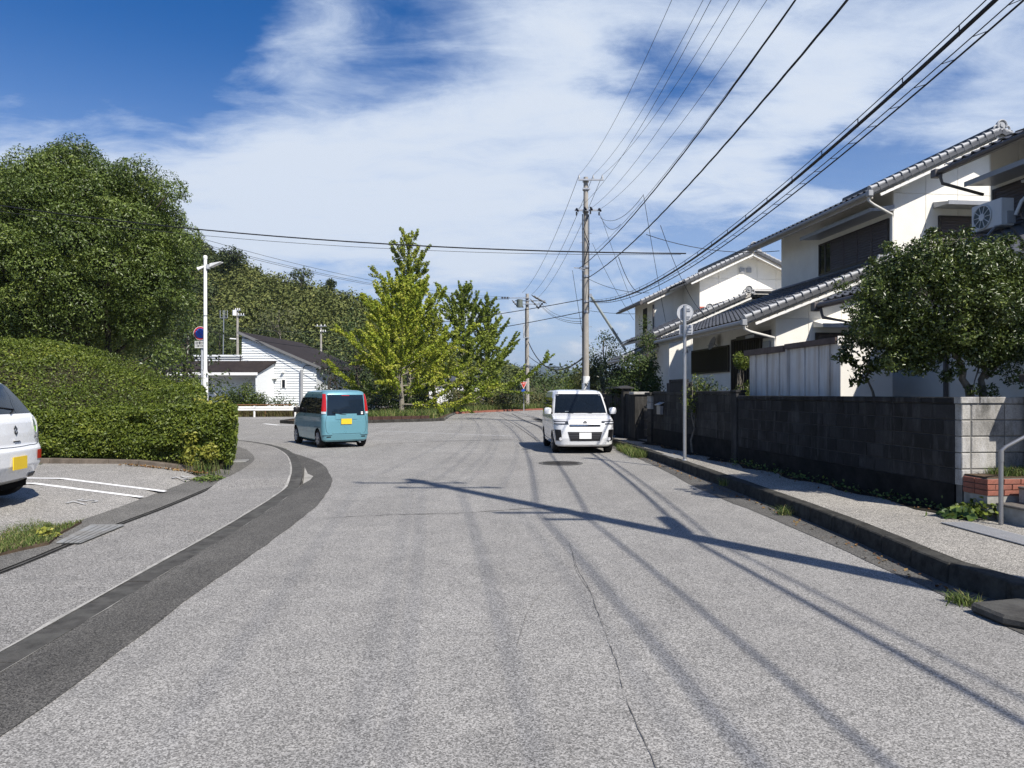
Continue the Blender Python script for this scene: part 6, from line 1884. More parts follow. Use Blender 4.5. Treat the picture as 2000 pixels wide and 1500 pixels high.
# leafy sapling in front of the shed front
sp = thing('sapling', 'thin big leafed sapling throwing shadows on the sunlit shed front', 'sapling', A(1706, 770, 11.0) - Vector((0, 0, .9)))
m = MB(); Ps = []
root = A(1708, 780, 11.0); fork = A(1692, 735, 11.0)
segs = [(root + Vector((0, 0, -.6)), root), (root, fork), (fork, A(1660, 700, 10.9)), (fork, A(1700, 690, 10.9)), (fork, A(1725, 700, 11)), (A(1700, 690, 10.9), A(1680, 650, 10.9)), (A(1700, 690, 10.9), A(1722, 655, 10.9)), (A(1660, 700, 10.9), A(1648, 668, 10.8)), (fork, A(1668, 745, 10.9)), (A(1725, 700, 11), A(1748, 668, 11)), (A(1660, 700, 10.9), A(1640, 700, 10.8))]
for i, (a, b) in enumerate(segs):
    m.tube(sway(a, b, .05, 3), [.026 if i < 2 else .012, .02 if i < 2 else .01, .016 if i < 2 else .007, .012 if i < 2 else .004], 6)
    if i >= 2:
        for k in range(70): Ps.append(np.array(a.lerp(b, random.uniform(.25, 1.08))) + RNG.normal(size=3) * .055)
m.build('trunk', BARK, sp, world=True, smooth=True)
Ps = np.array(Ps)
place(leaf_mesh('leaves', Ps - np.array(sp.location), np.tile([[0, -.5, .8]], (len(Ps), 1)), .095, L_GLOSS, aspect=.5, droop=.8), 'leaves', sp)

# shrubs in the gardens
def gshrub(lab, px, top, Y, R, lm, base=0.2, leaf=.06, per=700, nb=22, name='shrub', rb=None, low=.25, tr=.03):
    b = A(px, 0, Y); b.z = base
    return simple_tree(name, lab, 'shrub' if name == 'shrub' else 'tree', b, A(px, top, Y).z - base, R, lm, BARK, leaf, int(per * 2.6), nb, rb or R * .4, tr, low=low, inner=.2)
gshrub('dark round shrub under the lattice window behind the brown wall', 1378, 715, 18.2, .50, L_GLOSS, leaf=.06)
gshrub('light green shrub just behind the sign pole', 1352, 712, 17.5, .30, L_HEDGE, leaf=.06)
gshrub('cloud pruned garden pine by the shed corner, upper pad', 1446, 690, 17.2, .24, L_HEDGE, leaf=.05, low=.86, nb=14, rb=.13, per=2600)
gshrub('lower leafy pad of shrub tucked against the shed corner', 1452, 728, 17.0, .26, L_HEDGE, leaf=.05, low=.35, nb=16, rb=.14, per=1400)
gshrub('small dark shrub between the round shrub and the shed', 1416, 745, 16.8, .28, L_DARK, leaf=.06, per=500)
gshrub('tall ragged evergreen between the far house and the gate', 1248, 655, 25.0, 1.1, L_BUSH, leaf=.09, per=420, nb=56, name='garden_tree', rb=.36, low=.06, tr=.07)
gshrub('slim sparse tree before the far house wall', 1262, 600, 26.5, .45, L_BUSH, leaf=.085, per=260, nb=26, name='garden_tree', rb=.25, low=.3, tr=.05)
gshrub('dark garden tree between the big pole and the tiled gate roof', 1205, 680, 33, 1.0, L_DARK, leaf=.1, per=300, nb=34, name='garden_tree', rb=.38, low=.1, tr=.07)
gshrub('tall round topped tree to the side of the big utility pole', 1180, 622, 40.5, 1.5, L_BUSH, leaf=.12, per=150, nb=40, name='garden_tree', rb=.42, low=.2, tr=.09)
gshrub('vine covered bush climbing round the big utility pole', 1152, 690, 39.5, 1.0, L_REDBUSH, leaf=.12, per=200, nb=36, name='garden_tree', rb=.36, low=.25, tr=.07)
gshrub('yellowish low bush at the foot of the big utility pole', 1128, 712, 41, .9, L_HEDGE, leaf=.12, per=160, nb=26, rb=.34, low=.1)

# fallen leaves
LITTER = leafmat('fallen_leaf', [(0, (.10, .045, .02)), (.5, (.17, .09, .035)), (1, (.24, .17, .07))], .7, .2, 0)
def litter(lab, P, size=.05):
    P = np.asarray(P); tag(place(leaf_mesh('fallen_leaves', P, np.tile([[0, 0, 1.0]], (len(P), 1)), size, LITTER, aspect=.6, spread=.35), 'fallen_leaves'), lab, 'leaves', kind='stuff')
n = 260; x = RNG.uniform(-7.6, -5.9, n); y = 13.75 + np.abs(RNG.normal(size=n)) * .12
litter('brown fallen leaves along the hedge bed kerb', np.stack([x, y - .05, np.array([zlot(a) for a in x]) + .015], 1), .055)
n = 240; v = RNG.uniform(8.3, 20, n); u = WU - .06 - np.abs(RNG.normal(size=n)) * .28
litter('brown leaf litter at the foot of the block walls', [UV(a, b, KZ + .012) for a, b in zip(u, v)], .045)
n = 170; y = RNG.uniform(5.8, 19, n); x = np.interp(y, [5.6, 10, 15, 19], [3.72, 3.72, 3.5, 3.32]) - np.abs(RNG.normal(size=n)) * .10
litter('scattered dead leaves in the gutter against the kerb', np.stack([x, y, np.full(n, .016)], 1), .045)
# weeds of the kerbs and wall foot
X, Y = RNG.uniform(3.02, 3.42, 1500), RNG.uniform(18.0, 20.6, 1500)
tag(blades('grass', np.stack([X, Y, np.full(1500, .01)], 1), .21, .012, GRASSM, .6), 'long yellowish grass in the gutter beside the white van', 'grass', kind='stuff')
def tuft(lab, p, n, h, r, mat=GRASSM):
    a = RNG.normal(size=(n, 2)) * r
    tag(blades('grass', np.stack([p.x + a[:, 0], p.y + a[:, 1], np.full(n, p.z)], 1), h, .009, mat, .9), lab, 'grass', kind='stuff')
tuft('grass tuft in the gutter midway along the near kerb', G(1530, 1005, .01), 90, .13, .05)
tuft('grass tuft against the driveway wedge', G(1880, 1178, .01), 170, .085, .06)
tuft('few blades in a kerb joint near the pole', G(1412, 948, .1), 60, .14, .04)
n = 380; v = RNG.uniform(8.2, 14.5, n); u = WU - .03 - np.abs(RNG.normal(size=n)) * .12
P = np.array([UV(a, b, KZ + abs(RNG.normal()) * .05) for a, b in zip(u, v)])
tag(place(leaf_mesh('ground_cover', P, np.tile([[-.4, -.2, 1]], (n, 1)), .05, WEEDM, aspect=.7), 'ground_cover'), 'low creeping weeds along the foot of the dark block wall', 'weeds', kind='stuff')
c = G(1912, 1010, KZ)
weed('broad bright weed at the planter corner', (c.x + .02, c.y, KZ), .30, 420, .055, L_HEDGE, .24)
weed('strappy leafed weed before the planter corner', (c.x - .22, c.y - .02, KZ), .2, 120, .11, WEEDM, .12)
# ------------------------------------------------------------------ utility poles
PCONC = plain('pole_concrete', (.34, .32, .285), .85, .25, vary=.12, scale=5, dirt=(.22, .205, .18), dscale=2.0, stretch=(4, 4, .3))
PORC = plain('porcelain', (.55, .56, .56), .3, .5, vary=.05)
def insul(m, p, h=.22, r=.05):
    m.lathe([(r * .4, 0), (r, .02), (r * .6, h * .3), (r, h * .4), (r * .6, h * .65), (r * .9, h * .75), (r * .4, h)], p, 8)
def utility_pole(label, base, h, r0=.19, r1=.105, arms=()):
    t = thing('utility_pole', label, 'utility pole', base); b = Vector(base)
    m = MB(); m.tube([b + Vector((0, 0, h * k / 8)) for k in range(9)], [r0 + (r1 - r0) * k / 8 for k in range(9)], 14); m.build('pole_shaft', PCONC, t, world=True, smooth=True)
    for (z, xa, xb, ins, dy) in arms:
        y = b.y - r0 - .06 + dy
        m = MB(); m.box(b.x + xa, b.x + xb, y - .04, y + .04, z - .04, z + .04); arm = m.build('crossarm', GREY_STEEL, t, world=True)
        m = MB(); m.tube([Vector((b.x, b.y, z - .05)), Vector((b.x, b.y, z + .05))], r0 * .85 + .02, 12); m.build('band', GREY_STEEL, t, world=True)
        for xi in ins:
            m = MB(); insul(m, Vector((b.x + xi, y, z + .04))); m.build('insulator', PORC, arm, world=True, smooth=True)
    return t
Mb = Vector((3.95, 38, 0))
pM = utility_pole('tall concrete utility pole beside the cream houses carrying the main cables', Mb, 13.2, .185, .12, ((13.0, -.42, .92, (-.38, .38, .86), 0), (11.38, -.62, .75, (), 0), (12.55, -.18, .22, (), .1)))
def pm(px, py, Y=37.8): return A(px, py, Y)
m = MB(); m.bar(pm(1121, 523), pm(1143, 524), .05, .05); m.bar(pm(1131, 524), pm(1143, 530), .04, .04); m.build('bracket', GREY_STEEL, pM, world=True)
for (x, z) in ((-.52, 11.38), (-.1, 11.45), (.22, 11.45), (.68, 11.38)):
    m = MB(); m.tube([Vector((Mb.x + x, 37.72, z + .06)), Vector((Mb.x + x + .05, 37.5, z - .10))], .06, 6); insul(m, Vector((Mb.x + x, 37.75, z - .28)), .2, .05); m.build('strain_insulator', CABLE, pM, world=True)
for k in range(16):
    z = 3.2 + k * .5; sx = -1 if k % 2 else 1
    m = MB(); m.tube([Vector((Mb.x + sx * .1, 38, z)), Vector((Mb.x + sx * .32, 37.95, z))], .012, 5); m.build('step_bolt', GREY_STEEL, pM, world=True)
for z in (6.0, 6.55, 7.9, 8.4):
    m = MB(); m.cyl(Vector((Mb.x, 38, z)), .20, .10, 12); m.build('band', GREY_STEEL, pM, world=True)
m = MB(); m.tube([Vector((Mb.x - .19, 37.86, z)) for z in (2.2, 5, 8.6, 11.2)], .025, 6); m.tube([Vector((Mb.x + .15, 37.86, z)) for z in (6, 9, 11.2)], .02, 6); m.build('riser_cable', CABLE, pM, world=True)
m = MB(); m.tube([Vector((Mb.x + .16, 37.9, 11.2)), Vector((Mb.x - .16, 37.78, 10.4)), Vector((Mb.x + .17, 37.8, 9.6)), Vector((Mb.x - .12, 37.8, 8.5))], .02, 6); m.build('riser_cable', CABLE, pM, world=True)
m = MB(); m.tube([Vector((Mb.x, 38, 1.2)), Vector((Mb.x, 38, 2.55))], .215, 16); m.build('guard_sleeve', plain('white_sleeve', (.75, .76, .74), .6, .3), pM, world=True, smooth=True)
m = MB()
for z in (1.75, 2.1):
    for s in (-1, 1): m.bar(Vector((Mb.x - .07, 37.78, z - .09 * s)), Vector((Mb.x + .07, 37.78, z + .09 * s)), .03, .04)
m.build('sleeve_lettering', BLACK_RUB, pM, world=True)
# brace strut down to the house side
t = thing('pole_brace', 'slanting steel brace running from the big pole down behind the gate trees', 'brace', pm(1222, 684, 38.2))
m = MB(); m.tube([A(1152, 575, 38), A(1222, 684, 38.2)], .075, 8); m.build('brace_tube', plain('brace_green', (.25, .28, .27), .5, .4, metal=.3), t, world=True)
m = MB(); m.cyl(A(1153, 577, 37.9), .1, .1, 8, axis='Y'); m.build('brace_clamp', GREY_STEEL, t, world=True)

Fb = Vector((1.5, 70, 0))
pF = utility_pole('distant utility pole with dark insulator chains rising from the hedge', Fb, 11.45, .22, .15, ((11.0, -1.9, .2, (), 0), (10.75, -1.2, 1.8, (), .2), (10.4, -.9, 1.2, (), 0), (7.1, -.35, .1, (), 0), (4.4, -.4, .3, (), 0)))
m = MB()
for (a, b) in (((-1.7, 11.0), (-2.6, 11.0)), ((.4, 11.3), (1.6, 10.6)), ((.5, 11.2), (1.9, 10.45)), ((-1.5, 10.8), (-.9, 10.1)), ((.3, 10.9), (1.1, 10.0)), ((-.9, 10.9), (-.4, 10.0)), ((1.6, 10.6), (1.0, 9.9))):
    p, q = Vector((Fb.x + a[0], 69.7, a[1])), Vector((Fb.x + b[0], 69.6, b[1])); m.tube([p, q], .035, 5)
    for k in range(3): m.tube([p.lerp(q, .2 + .28 * k), p.lerp(q, .34 + .28 * k)], .10, 6)
m.build('insulator_chain', CABLE, pF, world=True)
m = MB(); m.cyl(Vector((Fb.x - .75, 69.6, 10.45)), .30, .75, 12); m.build('switch_tank', plain('switch_grey', (.12, .14, .12), .5, .4), pF, world=True, smooth=True)
m = MB(); m.box(Fb.x - .4, Fb.x - .24, 69.7, 70.0, 7.1, 8.4); m.build('riser_box', GREY_PAINT, pF, world=True)
m = MB(); m.tube([Vector((Fb.x - .18, 69.8, z)) for z in (1, 5, 10)], .04, 6); m.build('riser_cable', CABLE, pF, world=True)

Nb = Vector((5.80, 3.1, 0))
pN = utility_pole('near concrete utility pole whose shadow crosses the road', Nb, 14.5, .19, .12, ((14.1, -1.1, .9, (-1.05, -.1, .8), 0), (13.2, -.75, 1.1, (-.6, .2, .9), 0), (9.6, -.9, .1, (), 0), (8.9, -.6, .1, (), 0)))
Pb = Vector((7.9, -34, 0))
Lb = Vector((-22, 24.0, 0))
# small poles far off at the foot of the hill
def small_pole(label, px, ptop, pbot, Y, arms):
    b = A(px, pbot, Y); tp = A(px, ptop, Y); t = thing('utility_pole', label, 'utility pole', (b.x, Y, 0))
    m = MB(); m.tube([Vector((b.x, Y, 0)), tp], [.17, .12], 8); m.build('pole_shaft', PCONC, t, world=True, smooth=True)
    for (x0, x1, y) in arms:
        m = MB(); m.bar(A(x0, y, Y - .2), A(x1, y, Y - .2), .09, .09); arm = m.build('crossarm', GREY_STEEL, t, world=True)
        for k in range(3):
            m = MB(); insul(m, A(x0 + (x1 - x0) * (k + .5) / 3, y, Y - .2), .24, .06); m.build('insulator', PORC, arm, world=True)
    return t
ps = small_pole('small utility pole with white transformer behind the building antenna', 464, 602, 695, 78, ((458, 470, 606), (464, 478, 616)))
m = MB(); m.cyl(A(458, 611, 77.7), .22, .6, 10); m.build('transformer', WHITE_PAINT, ps, world=True, smooth=True)
m = MB(); m.bar(A(449, 661, 78), A(463, 662, 78), .08, .12); m.build('street_light_arm', WHITE_PAINT, ps, world=True)
small_pole('short far utility pole just above the brown roof', 627, 635, 672, 92, ((616, 638, 637), (624, 638, 648)))

# ------------------------------------------------------------------ overhead wires
def span(p, q, sag, n=22):
    p, q = Vector(p), Vector(q)
    return [p.lerp(q, k / n) + Vector((0, 0, -sag * 4 * (k / n) * (1 - k / n))) for k in range(n + 1)]
def wire(label, spans, r, mat=WIREM, name='overhead_wire', group='overhead wires along the street', n=22):
    pts = []
    for i, s in enumerate(spans):
        q = span(*s, n=n); pts += q if i == 0 else q[1:]
    m = MB(); m.tube(pts, r, 5, caps=True)
    o = m.build(name, mat, None, smooth=True, angle=0, loc=pts[0])
    return tag(o, label, 'wire', group)
wM = lambda dx, z: Vector((Mb.x + dx, 37.75, z))
wN = lambda dx, z: Vector((Nb.x + dx, Nb.y - .1, z))
hv = ((-.38, 13.26, -.95, 14.35), (.38, 13.26, -.05, 14.35), (.86, 13.26, .80, 14.35))
labs = ('uppermost thin wire leaving the tip of the big pole on its road side', 'thin wire from the middle insulator on the top crossarm of the big pole', 'thin wire from the house side insulator on the top crossarm of the big pole')
ftop = ((-.5, 11.5), (.45, 11.35), (1.0, 11.0))
for (dx, z, nx, nz), lb, (fx, fz) in zip(hv, labs, ftop):
    wire(lb, ((wM(dx, z), wN(nx, nz), 1.72), (wN(nx, nz), Pb + Vector((nx, 0, nz)), 1.7)), .0075)
    wire(lb.replace('thin wire', 'thin wire running back to the distant pole') if False else {'u': ''}.get('x', 'span of thin wire from the big pole back to the distant pole, ' + ('road side strand' if dx < 0 else ('middle strand' if dx < .5 else 'house side strand'))), ((wM(dx, z), Vector((Fb.x + fx, 69.7, fz)), .9),), .013)
lv = ((-.52, 11.40, -.6, 12.6, 'wire from the road side end of the second crossarm of the big pole'), (.2, 11.45, .2, 12.9, 'wire from the middle of the second crossarm of the big pole'), (.68, 11.40, .9, 12.9, 'wire from the house side end of the second crossarm of the big pole'))
for dx, z, nx, nz, lb in lv:
    wire(lb, ((wM(dx, z), wN(nx, nz), 1.65), (wN(nx, nz), Pb + Vector((nx, 0, nz)), 1.5)), .0075)
wire('dark jumper wire dropping under the second crossarm of the big pole', ((A(1172, 420, 37.6), A(1212, 438, 31), .45),), .012)
wire('thin slanting wire joining the second crossarm to the thick road cable', ((A(1172, 425, 37.6), A(1257, 380, 27), .5),), .011)
def twisted(label, spans, r, rad, turns, mat=CABLE, n=90):
    pts = []
    for i, s in enumerate(spans):
        q = span(*s, n=n); pts += q if i == 0 else q[1:]
    m = MB()
    for ph in (0, 2.1, 4.2):
        m.tube([p + Vector((math.cos(ph + turns * i) * rad, 0, math.sin(ph + turns * i) * rad)) for i, p in enumerate(pts)], r, 5)
    return tag(m.build('overhead_cable', mat, None, smooth=True, angle=0, loc=pts[0]), label, 'cable', 'overhead cables along the street')
twisted('black twisted cable meeting the big pole at its small bracket', ((A(1131, 524, 37.8), wN(-.25, 9.75), .95), (wN(-.25, 9.75), Pb + Vector((0, 0, 9.4)), 1.0)), .010, .010, .55)
wire('thin wire strung just below the bracket cable of the big pole', ((A(1150, 500, 37.8), wN(-.1, 9.9), .85), (wN(-.1, 9.9), Pb + Vector((.1, 0, 9.5)), 1.0)), .007)
twisted('lower black twisted cable meeting the big pole below the cross street wire', ((A(1151, 541, 37.8), wN(-.2, 8.55), .80), (wN(-.2, 8.55), Pb + Vector((0, 0, 8.3)), 1.0)), .012, .012, .7)
# the thick bundles, lowest of all
def bundle(label, a, b, c, sag, r, mess=.0, ties=False):
    t = thing('cable_bundle', label, 'cable bundle', a, 0, 'overhead cables along the street')
    pts = span(a, b, sag, 60) + span(b, c, sag, 30)[1:]
    m = MB(); m.tube(pts, r, 8); m.build('cable', CABLE, t, world=True, smooth=True, angle=0)
    m = MB(); m.tube([p + Vector((0, 0, .10)) for p in pts], .008, 5); m.build('messenger_wire', WIREM, t, world=True)
    m = MB()
    for i in range(0, 60):
        p = pts[i].lerp(pts[i + 1], .5)
        if ties: m.tube([p + Vector((0, 0, .10)), pts[i + 1]], .005, 4)
        elif i % 2 == 0: m.tube([p + Vector((0, 0, .10)), p + Vector((0, 0, -r - .01))], .008, 4)
    tag(m.build('hanger', CABLE, t, world=True), kind='stuff')
    return t
bundle('thick black cable bundle sagging lowest from the big pole past the cream eaves', Vector((Mb.x + .2, 37.8, 6.55)), Vector((Nb.x - .15, Nb.y, 6.75)), Pb + Vector((0, 0, 6.6)), 1.34, .026)
bundle('thin laced cable pair hanging beside the thick black bundle', Vector((Mb.x + .25, 37.8, 6.5)), Vector((Nb.x + .02, Nb.y, 6.60)), Pb + Vector((.2, 0, 6.4)), 1.36, .012, ties=True)
tg = thing('splice_closure', 'black splice closure hanging on the thick cable bundle', 'cable box', Vector((5.62, 4.6, 6.3)))
m = MB(); q0 = Vector((5.44, 3.7, 6.36)); q1 = Vector((5.36, 5.0, 6.22)); m.tube([q0, q0.lerp(q1, .1), q0.lerp(q1, .9), q1], [.03, .11, .11, .03], 10); m.build('closure_body', CABLE, tg, world=True, smooth=True)
# across the street
wire('thick black wire crossing high over the side road towards the camphor tree', ((A(1340, 495, 20.0), Lb + Vector((0, 0, 8.75)), .55),), .020, CABLE, group='wires crossing the side road')
wire('thin wire just under the thick crossing wire', ((A(1330, 497, 20.2), Lb + Vector((0, 0, 8.58)), .62),), .007, group='wires crossing the side road')
for i, (z, fz, lb) in enumerate(((10.55, 11.1, 'upper of the thin wires descending past the hill to the distant pole'), (10.25, 10.95, 'middle of the thin wires descending past the hill to the distant pole'), (10.15, 10.85, 'lower of the thin wires descending past the hill to the distant pole'))):
    wire(lb, ((Lb + Vector((0, 0, z)), Vector((Fb.x - 1.8, 69.7, fz)), 1.35),), .012, group='wires crossing the side road')
far = A(300, 640, 82)
wire('black wire from the big pole passing behind the ginkgos, upper one', ((A(1138, 585, 37.8), A(465, 640, 78), 1.0),), .022, CABLE, group='wires crossing the side road')
wire('black wire from the big pole passing behind the ginkgos, lower one', ((A(1138, 609, 37.8), A(630, 655, 91), 1.0),), .022, CABLE, group='wires crossing the side road')
wire('black service wire slanting down across the brown roof', ((A(300, 622, 60), A(760, 692, 55), .5),), .022, CABLE, group='wires crossing the side road')
wire('thin service wire dropping to the boarded gable', ((A(360, 610, 57), A(592, 718, 57.7), .5),), .010, group='wires crossing the side road')
# loops between the two poles and service drops
wire('sagging black cable between distant pole and big pole', ((A(1032, 668, 69.7), A(1143, 695, 38.2), 1.6),), .045, CABLE)
wire('thin cable below the sagging one from the distant pole', ((A(1032, 695, 69.7), A(1110, 712, 60), .6),), .03, CABLE)
for k, (y0, y1, lb) in enumerate(((586, 622, 'upper stay wire from the distant pole top to the big pole'), (590, 628, 'middle stay wire from the distant pole top to the big pole'), (592, 632, 'lower stay wire from the distant pole top to the big pole'))):
    wire(lb, ((A(1052, y0, 69.5), A(1136, y1, 38), .5),), .014)
drops = (
    ('service wire from the twisted cable down to the far house eave', A(1257, 382, 27), A(1300, 628, 31), .1, .010),
    ('slack service wire from the cable joint to the far house roof', A(1208, 502, 29), A(1262, 568, 36), .6, .014),
    ('service wire to the gable peak of the far house', A(1262, 458, 24), A(1522, 490, 24), .25, .012),
    ('short drop wire leaving the cable below the big bracket', A(1175, 425, 37), A(1240, 605, 38), .1, .009),
    ('thin drop wire beside the short one towards the far eave', A(1157, 475, 37), A(1238, 625, 38.2), .2, .009),
    ('drop wire from the splice to the far house wall', A(1290, 440, 22), A(1388, 626, 27), .5, .009),
    ('level service wire from behind the big pole to the far house', A(1152, 607, 40), A(1242, 613, 38), .05, .012),
    ('slanting service wire under the lower twisted cable', A(1150, 545, 37.8), A(1268, 572, 33), .2, .012))
for lb, a, b, s, r in drops:
    wire(lb, ((a, b, s),), r, CABLE, name='service_wire', group='service wires to the houses', n=12)
wire('vertical stay wire hanging from the bracket of the big pole', ((A(1118, 528, 37.7), A(1140, 665, 38), .05),), .012, CABLE, name='stay_wire', n=8)

# ------------------------------------------------------------------ lamp post and signs
lp = thing('lamp_post', 'white lamp post with a slim solar lamp behind the azalea hedge', 'lamp post', (A(401, 0, 22).x, 22, 0))
b = Vector((A(401, 0, 22).x, 22, 0)); zk = A(0, 728, 22).z; ztop_ = A(0, 506, 22).z
m = MB(); m.tube([b, b + Vector((0, 0, zk - .06)), b + Vector((0, 0, zk + .10)), b + Vector((0, 0, ztop_))], [.085, .085, .058, .050], 14); m.build('pole_shaft', WHITE_PAINT, lp, world=True, smooth=True)
m = MB(); m.lathe([(.05, 0), (.062, .03), (.062, .10), (.04, .13), (.0, .135)], b + Vector((0, 0, ztop_ - .02)), 12); m.build('cap', WHITE_PAINT, lp, world=True, smooth=True)
m = MB(); m.tube([b + Vector((0, 0, A(0, 617, 22).z - .02)), b + Vector((0, 0, A(0, 617, 22).z + .02))], .056, 12); m.build('band', GREY_STEEL, lp, world=True)
m = MB(); pz = A(0, 517, 22).z
m.prism([b + Vector((.13, -.02, pz - .08)), b + Vector((.52, -.14, pz + .05)), b + Vector((.52, -.14, pz + .075)), b + Vector((.13, -.02, pz + .04))], (.03, .16, 0)); m.build('lamp_head', WHITE_PAINT, lp, world=True, fix=True, bevel=.008)
m = MB(); m.box(b.x + .05, b.x + .13, 21.93, 22.07, pz - .13, pz); m.build('bracket', GREY_PAINT, lp, world=True)
m = MB(); m.tube([b + Vector((-.03, -.03, pz - .06)), b + Vector((-.20, -.10, pz - .16))], [.03, .055], 10); m.build('spotlight', WHITE_PAINT, lp, world=True)

REDS = plain('sign_red', (.42, .03, .035), .4, .4, vary=.03); BLUES = plain('sign_blue', (.025, .09, .42), .4, .4, vary=.03)
np_ = thing('no_parking_sign', 'round blue and red no parking sign half hidden by the lamp post', 'road sign', (A(393, 0, 23.5).x, 23.5, .2))
c = A(391.5, 651, 23.5); R_ = .228
b = Vector((A(393, 0, 23.5).x, 23.56, 0)); m = MB(); m.tube([b, b + Vector((0, 0, c.z + .2))], .034, 10); m.build('pole_shaft', GREY_PAINT, np_, world=True, smooth=True)
m = MB(); m.cyl(c, R_, .012, 36, axis='Y'); m.build('sign_plate', WHITE_PAINT, np_, world=True)
def ring_mesh(c, r0, r1, y, n=40):
    m = MB()
    for i in range(n):
        a, b_ = 2 * math.pi * i / n, 2 * math.pi * (i + 1) / n
        m.quad(*[Vector((c.x + r * math.cos(q), y, c.z + r * math.sin(q))) for r, q in ((r0, a), (r1, a), (r1, b_), (r0, b_))])
    return m
ring_mesh(c, R_ * .72, R_ * .945, c.y - .010).build('red_ring', REDS, np_, world=True)
m = MB(); m.cyl(c + Vector((0, -.008, 0)), R_ * .72, .004, 32, axis='Y'); m.build('blue_field', BLUES, np_, world=True)
m = MB(); m.bar(c + Vector((-R_ * .56, -.013, R_ * .56)), c + Vector((R_ * .56, -.013, -R_ * .56)), R_ * .17, .003); m.build('red_slash', REDS, np_, world=True)
cp = A(391.5, 673, 23.5)
m = MB(); m.box(cp.x - .19, cp.x + .19, cp.y - .01, cp.y + .002, cp.z - .12, cp.z + .115); m.build('plate', plain('plate_white', (.55, .55, .52), .5, .3), np_, world=True, bevel=.01)
for body, dz, s in (('自動車', .045, .115), ('二輪を除く', -.05, .066)):
    me = text_mesh(body, s, .001); me.materials.append(BLACK_RUB)
    o = place(me, 'lettering', np_); o.matrix_local = MW[np_.name].inverted() @ (Matrix.Translation(cp + Vector((0, -.013, dz))) @ Matrix.Rotation(math.radians(90), 4, 'X'))

st = thing('stop_sign', 'red triangular stop sign beside the distant utility pole', 'road sign', (A(1023, 0, 66).x, 66, 0))
b = Vector((A(1023, 0, 66).x, 66.06, 0)); m = MB(); m.tube([b, b + Vector((0, 0, 2.9))], .035, 8); m.build('pole_shaft', GREY_PAINT, st, world=True)
def tri(px0, px1, yt, yb, Y, dy):
    a, b_, c_ = A(px0, yt, Y), A(px1, yt, Y), A((px0 + px1) / 2, yb, Y); return [a + Vector((0, dy, 0)), c_ + Vector((0, dy, 0)), b_ + Vector((0, dy, 0))]
m = MB(); m.prism(tri(1015.3, 1030, 745.6, 759.6, 66, 0), (0, .012, 0)); m.build('sign_plate', WHITE_PAINT, st, world=True, fix=True)
m = MB(); m.prism(tri(1016.6, 1028.8, 746.4, 758.0, 66, -.008), (0, .004, 0)); m.build('red_field', plain('stop_red', (.55, .045, .03), .4, .4, vary=.03), st, world=True, fix=True)
me = text_mesh('止まれ', .17, .001); me.materials.append(WHITE_PAINT); o = place(me, 'lettering', st)
o.matrix_local = MW[st.name].inverted() @ (Matrix.Translation(A(1022.7, 749.3, 66) + Vector((0, -.012, 0))) @ Matrix.Rotation(math.radians(90), 4, 'X'))
m = MB(); m.cyl(A(1022.5, 763.5, 66) + Vector((0, 0, 0)), .19, .012, 24, axis='Y'); m.build('blue_disc', BLUES, st, world=True)

sg = thing('sign_pole', 'galvanised sign pole on the kerb seen from behind its signs', 'road sign', (3.77, 15.5, KZ))
b = Vector((3.77, 15.5, KZ)); m = MB(); m.tube([b, b + Vector((0, 0, A(0, 597, 15.5).z - KZ))], .038, 14); m.build('pole_shaft', GREY_STEEL, sg, world=True, smooth=True)
m = MB(); m.lathe([(.06, 0), (.055, .02), (.04, .03)], b, 12); m.build('base_collar', GREY_STEEL, sg, world=True)
BACK = plain('sign_back', (.50, .51, .52), .45, .4, metal=.3, vary=.06)
c = A(1338, 611, 15.56)
m = MB(); m.cyl(c, .175, .008, 32, axis='Y'); m.build('round_plate', BACK, sg, world=True)
m = MB(); ring = [c + Vector((.175 * math.cos(a), 0, .175 * math.sin(a))) for a in np.linspace(0, 2 * math.pi, 33)]; m.tube(ring, .010, 6); m.build('rim', BACK, sg, world=True)
for dz in (.09, .05, -.08, -.12):
    m = MB(); w = math.sqrt(.175 ** 2 - dz ** 2) * .62; m.box(c.x - w + .01, c.x + w + .01, c.y - .022, c.y - .004, c.z + dz - .012, c.z + dz + .012); m.build('stiffener', GREY_STEEL, sg, world=True)
c = A(1340, 644, 15.56)
m = MB(); m.box(c.x - .15, c.x + .15, c.y - .004, c.y + .004, c.z - .108, c.z + .108); m.build('square_plate', BACK, sg, world=True, bevel=.01)
for dz in (.06, .0, -.06):
    m = MB(); m.box(c.x - .12, c.x + .12, c.y - .02, c.y - .004, c.z + dz - .013, c.z + dz + .013); m.build('stiffener', GREY_STEEL, sg, world=True)
# ------------------------------------------------------------------ cars
def paint(name, col, rough=.22, metal=0.0, coat=.8):
    m, nt, N, L, b = nodes_of(name)
    b.inputs['Base Color'].default_value = (*col, 1); b.inputs['Roughness'].default_value = rough
    b.inputs['Metallic'].default_value = metal; b.inputs['Coat Weight'].default_value = coat; b.inputs['Coat Roughness'].default_value = .04
    tc = N.new('ShaderNodeTexCoord'); n = tex_noise(N, L, tc.outputs['Object'], 3, 5, .6)
    r = ramp(N, [(.3, (rough * .8,) * 3), (.7, (rough * 1.4,) * 3)]); L.new(n, r.inputs[0]); L.new(r.outputs[0], b.inputs['Roughness'])
    MATS[name] = m; return m
TEAL = paint('teal_paint', (.135, .315, .375), .3, .25)
CARW = paint('car_white', (.74, .75, .75), .25)
CGLASS = glassmat('tinted_glass', (.006, .009, .013), .03)
CGLASS.node_tree.nodes['Principled BSDF'].inputs['Specular IOR Level'].default_value = .3
CGLASSB = glassmat('rear_glass', (.010, .018, .030), .03)
CGLASSB.node_tree.nodes['Principled BSDF'].inputs['Specular IOR Level'].default_value = .3
TRIM = plain('black_trim', (.012, .012, .013), .45, .4, vary=.05)
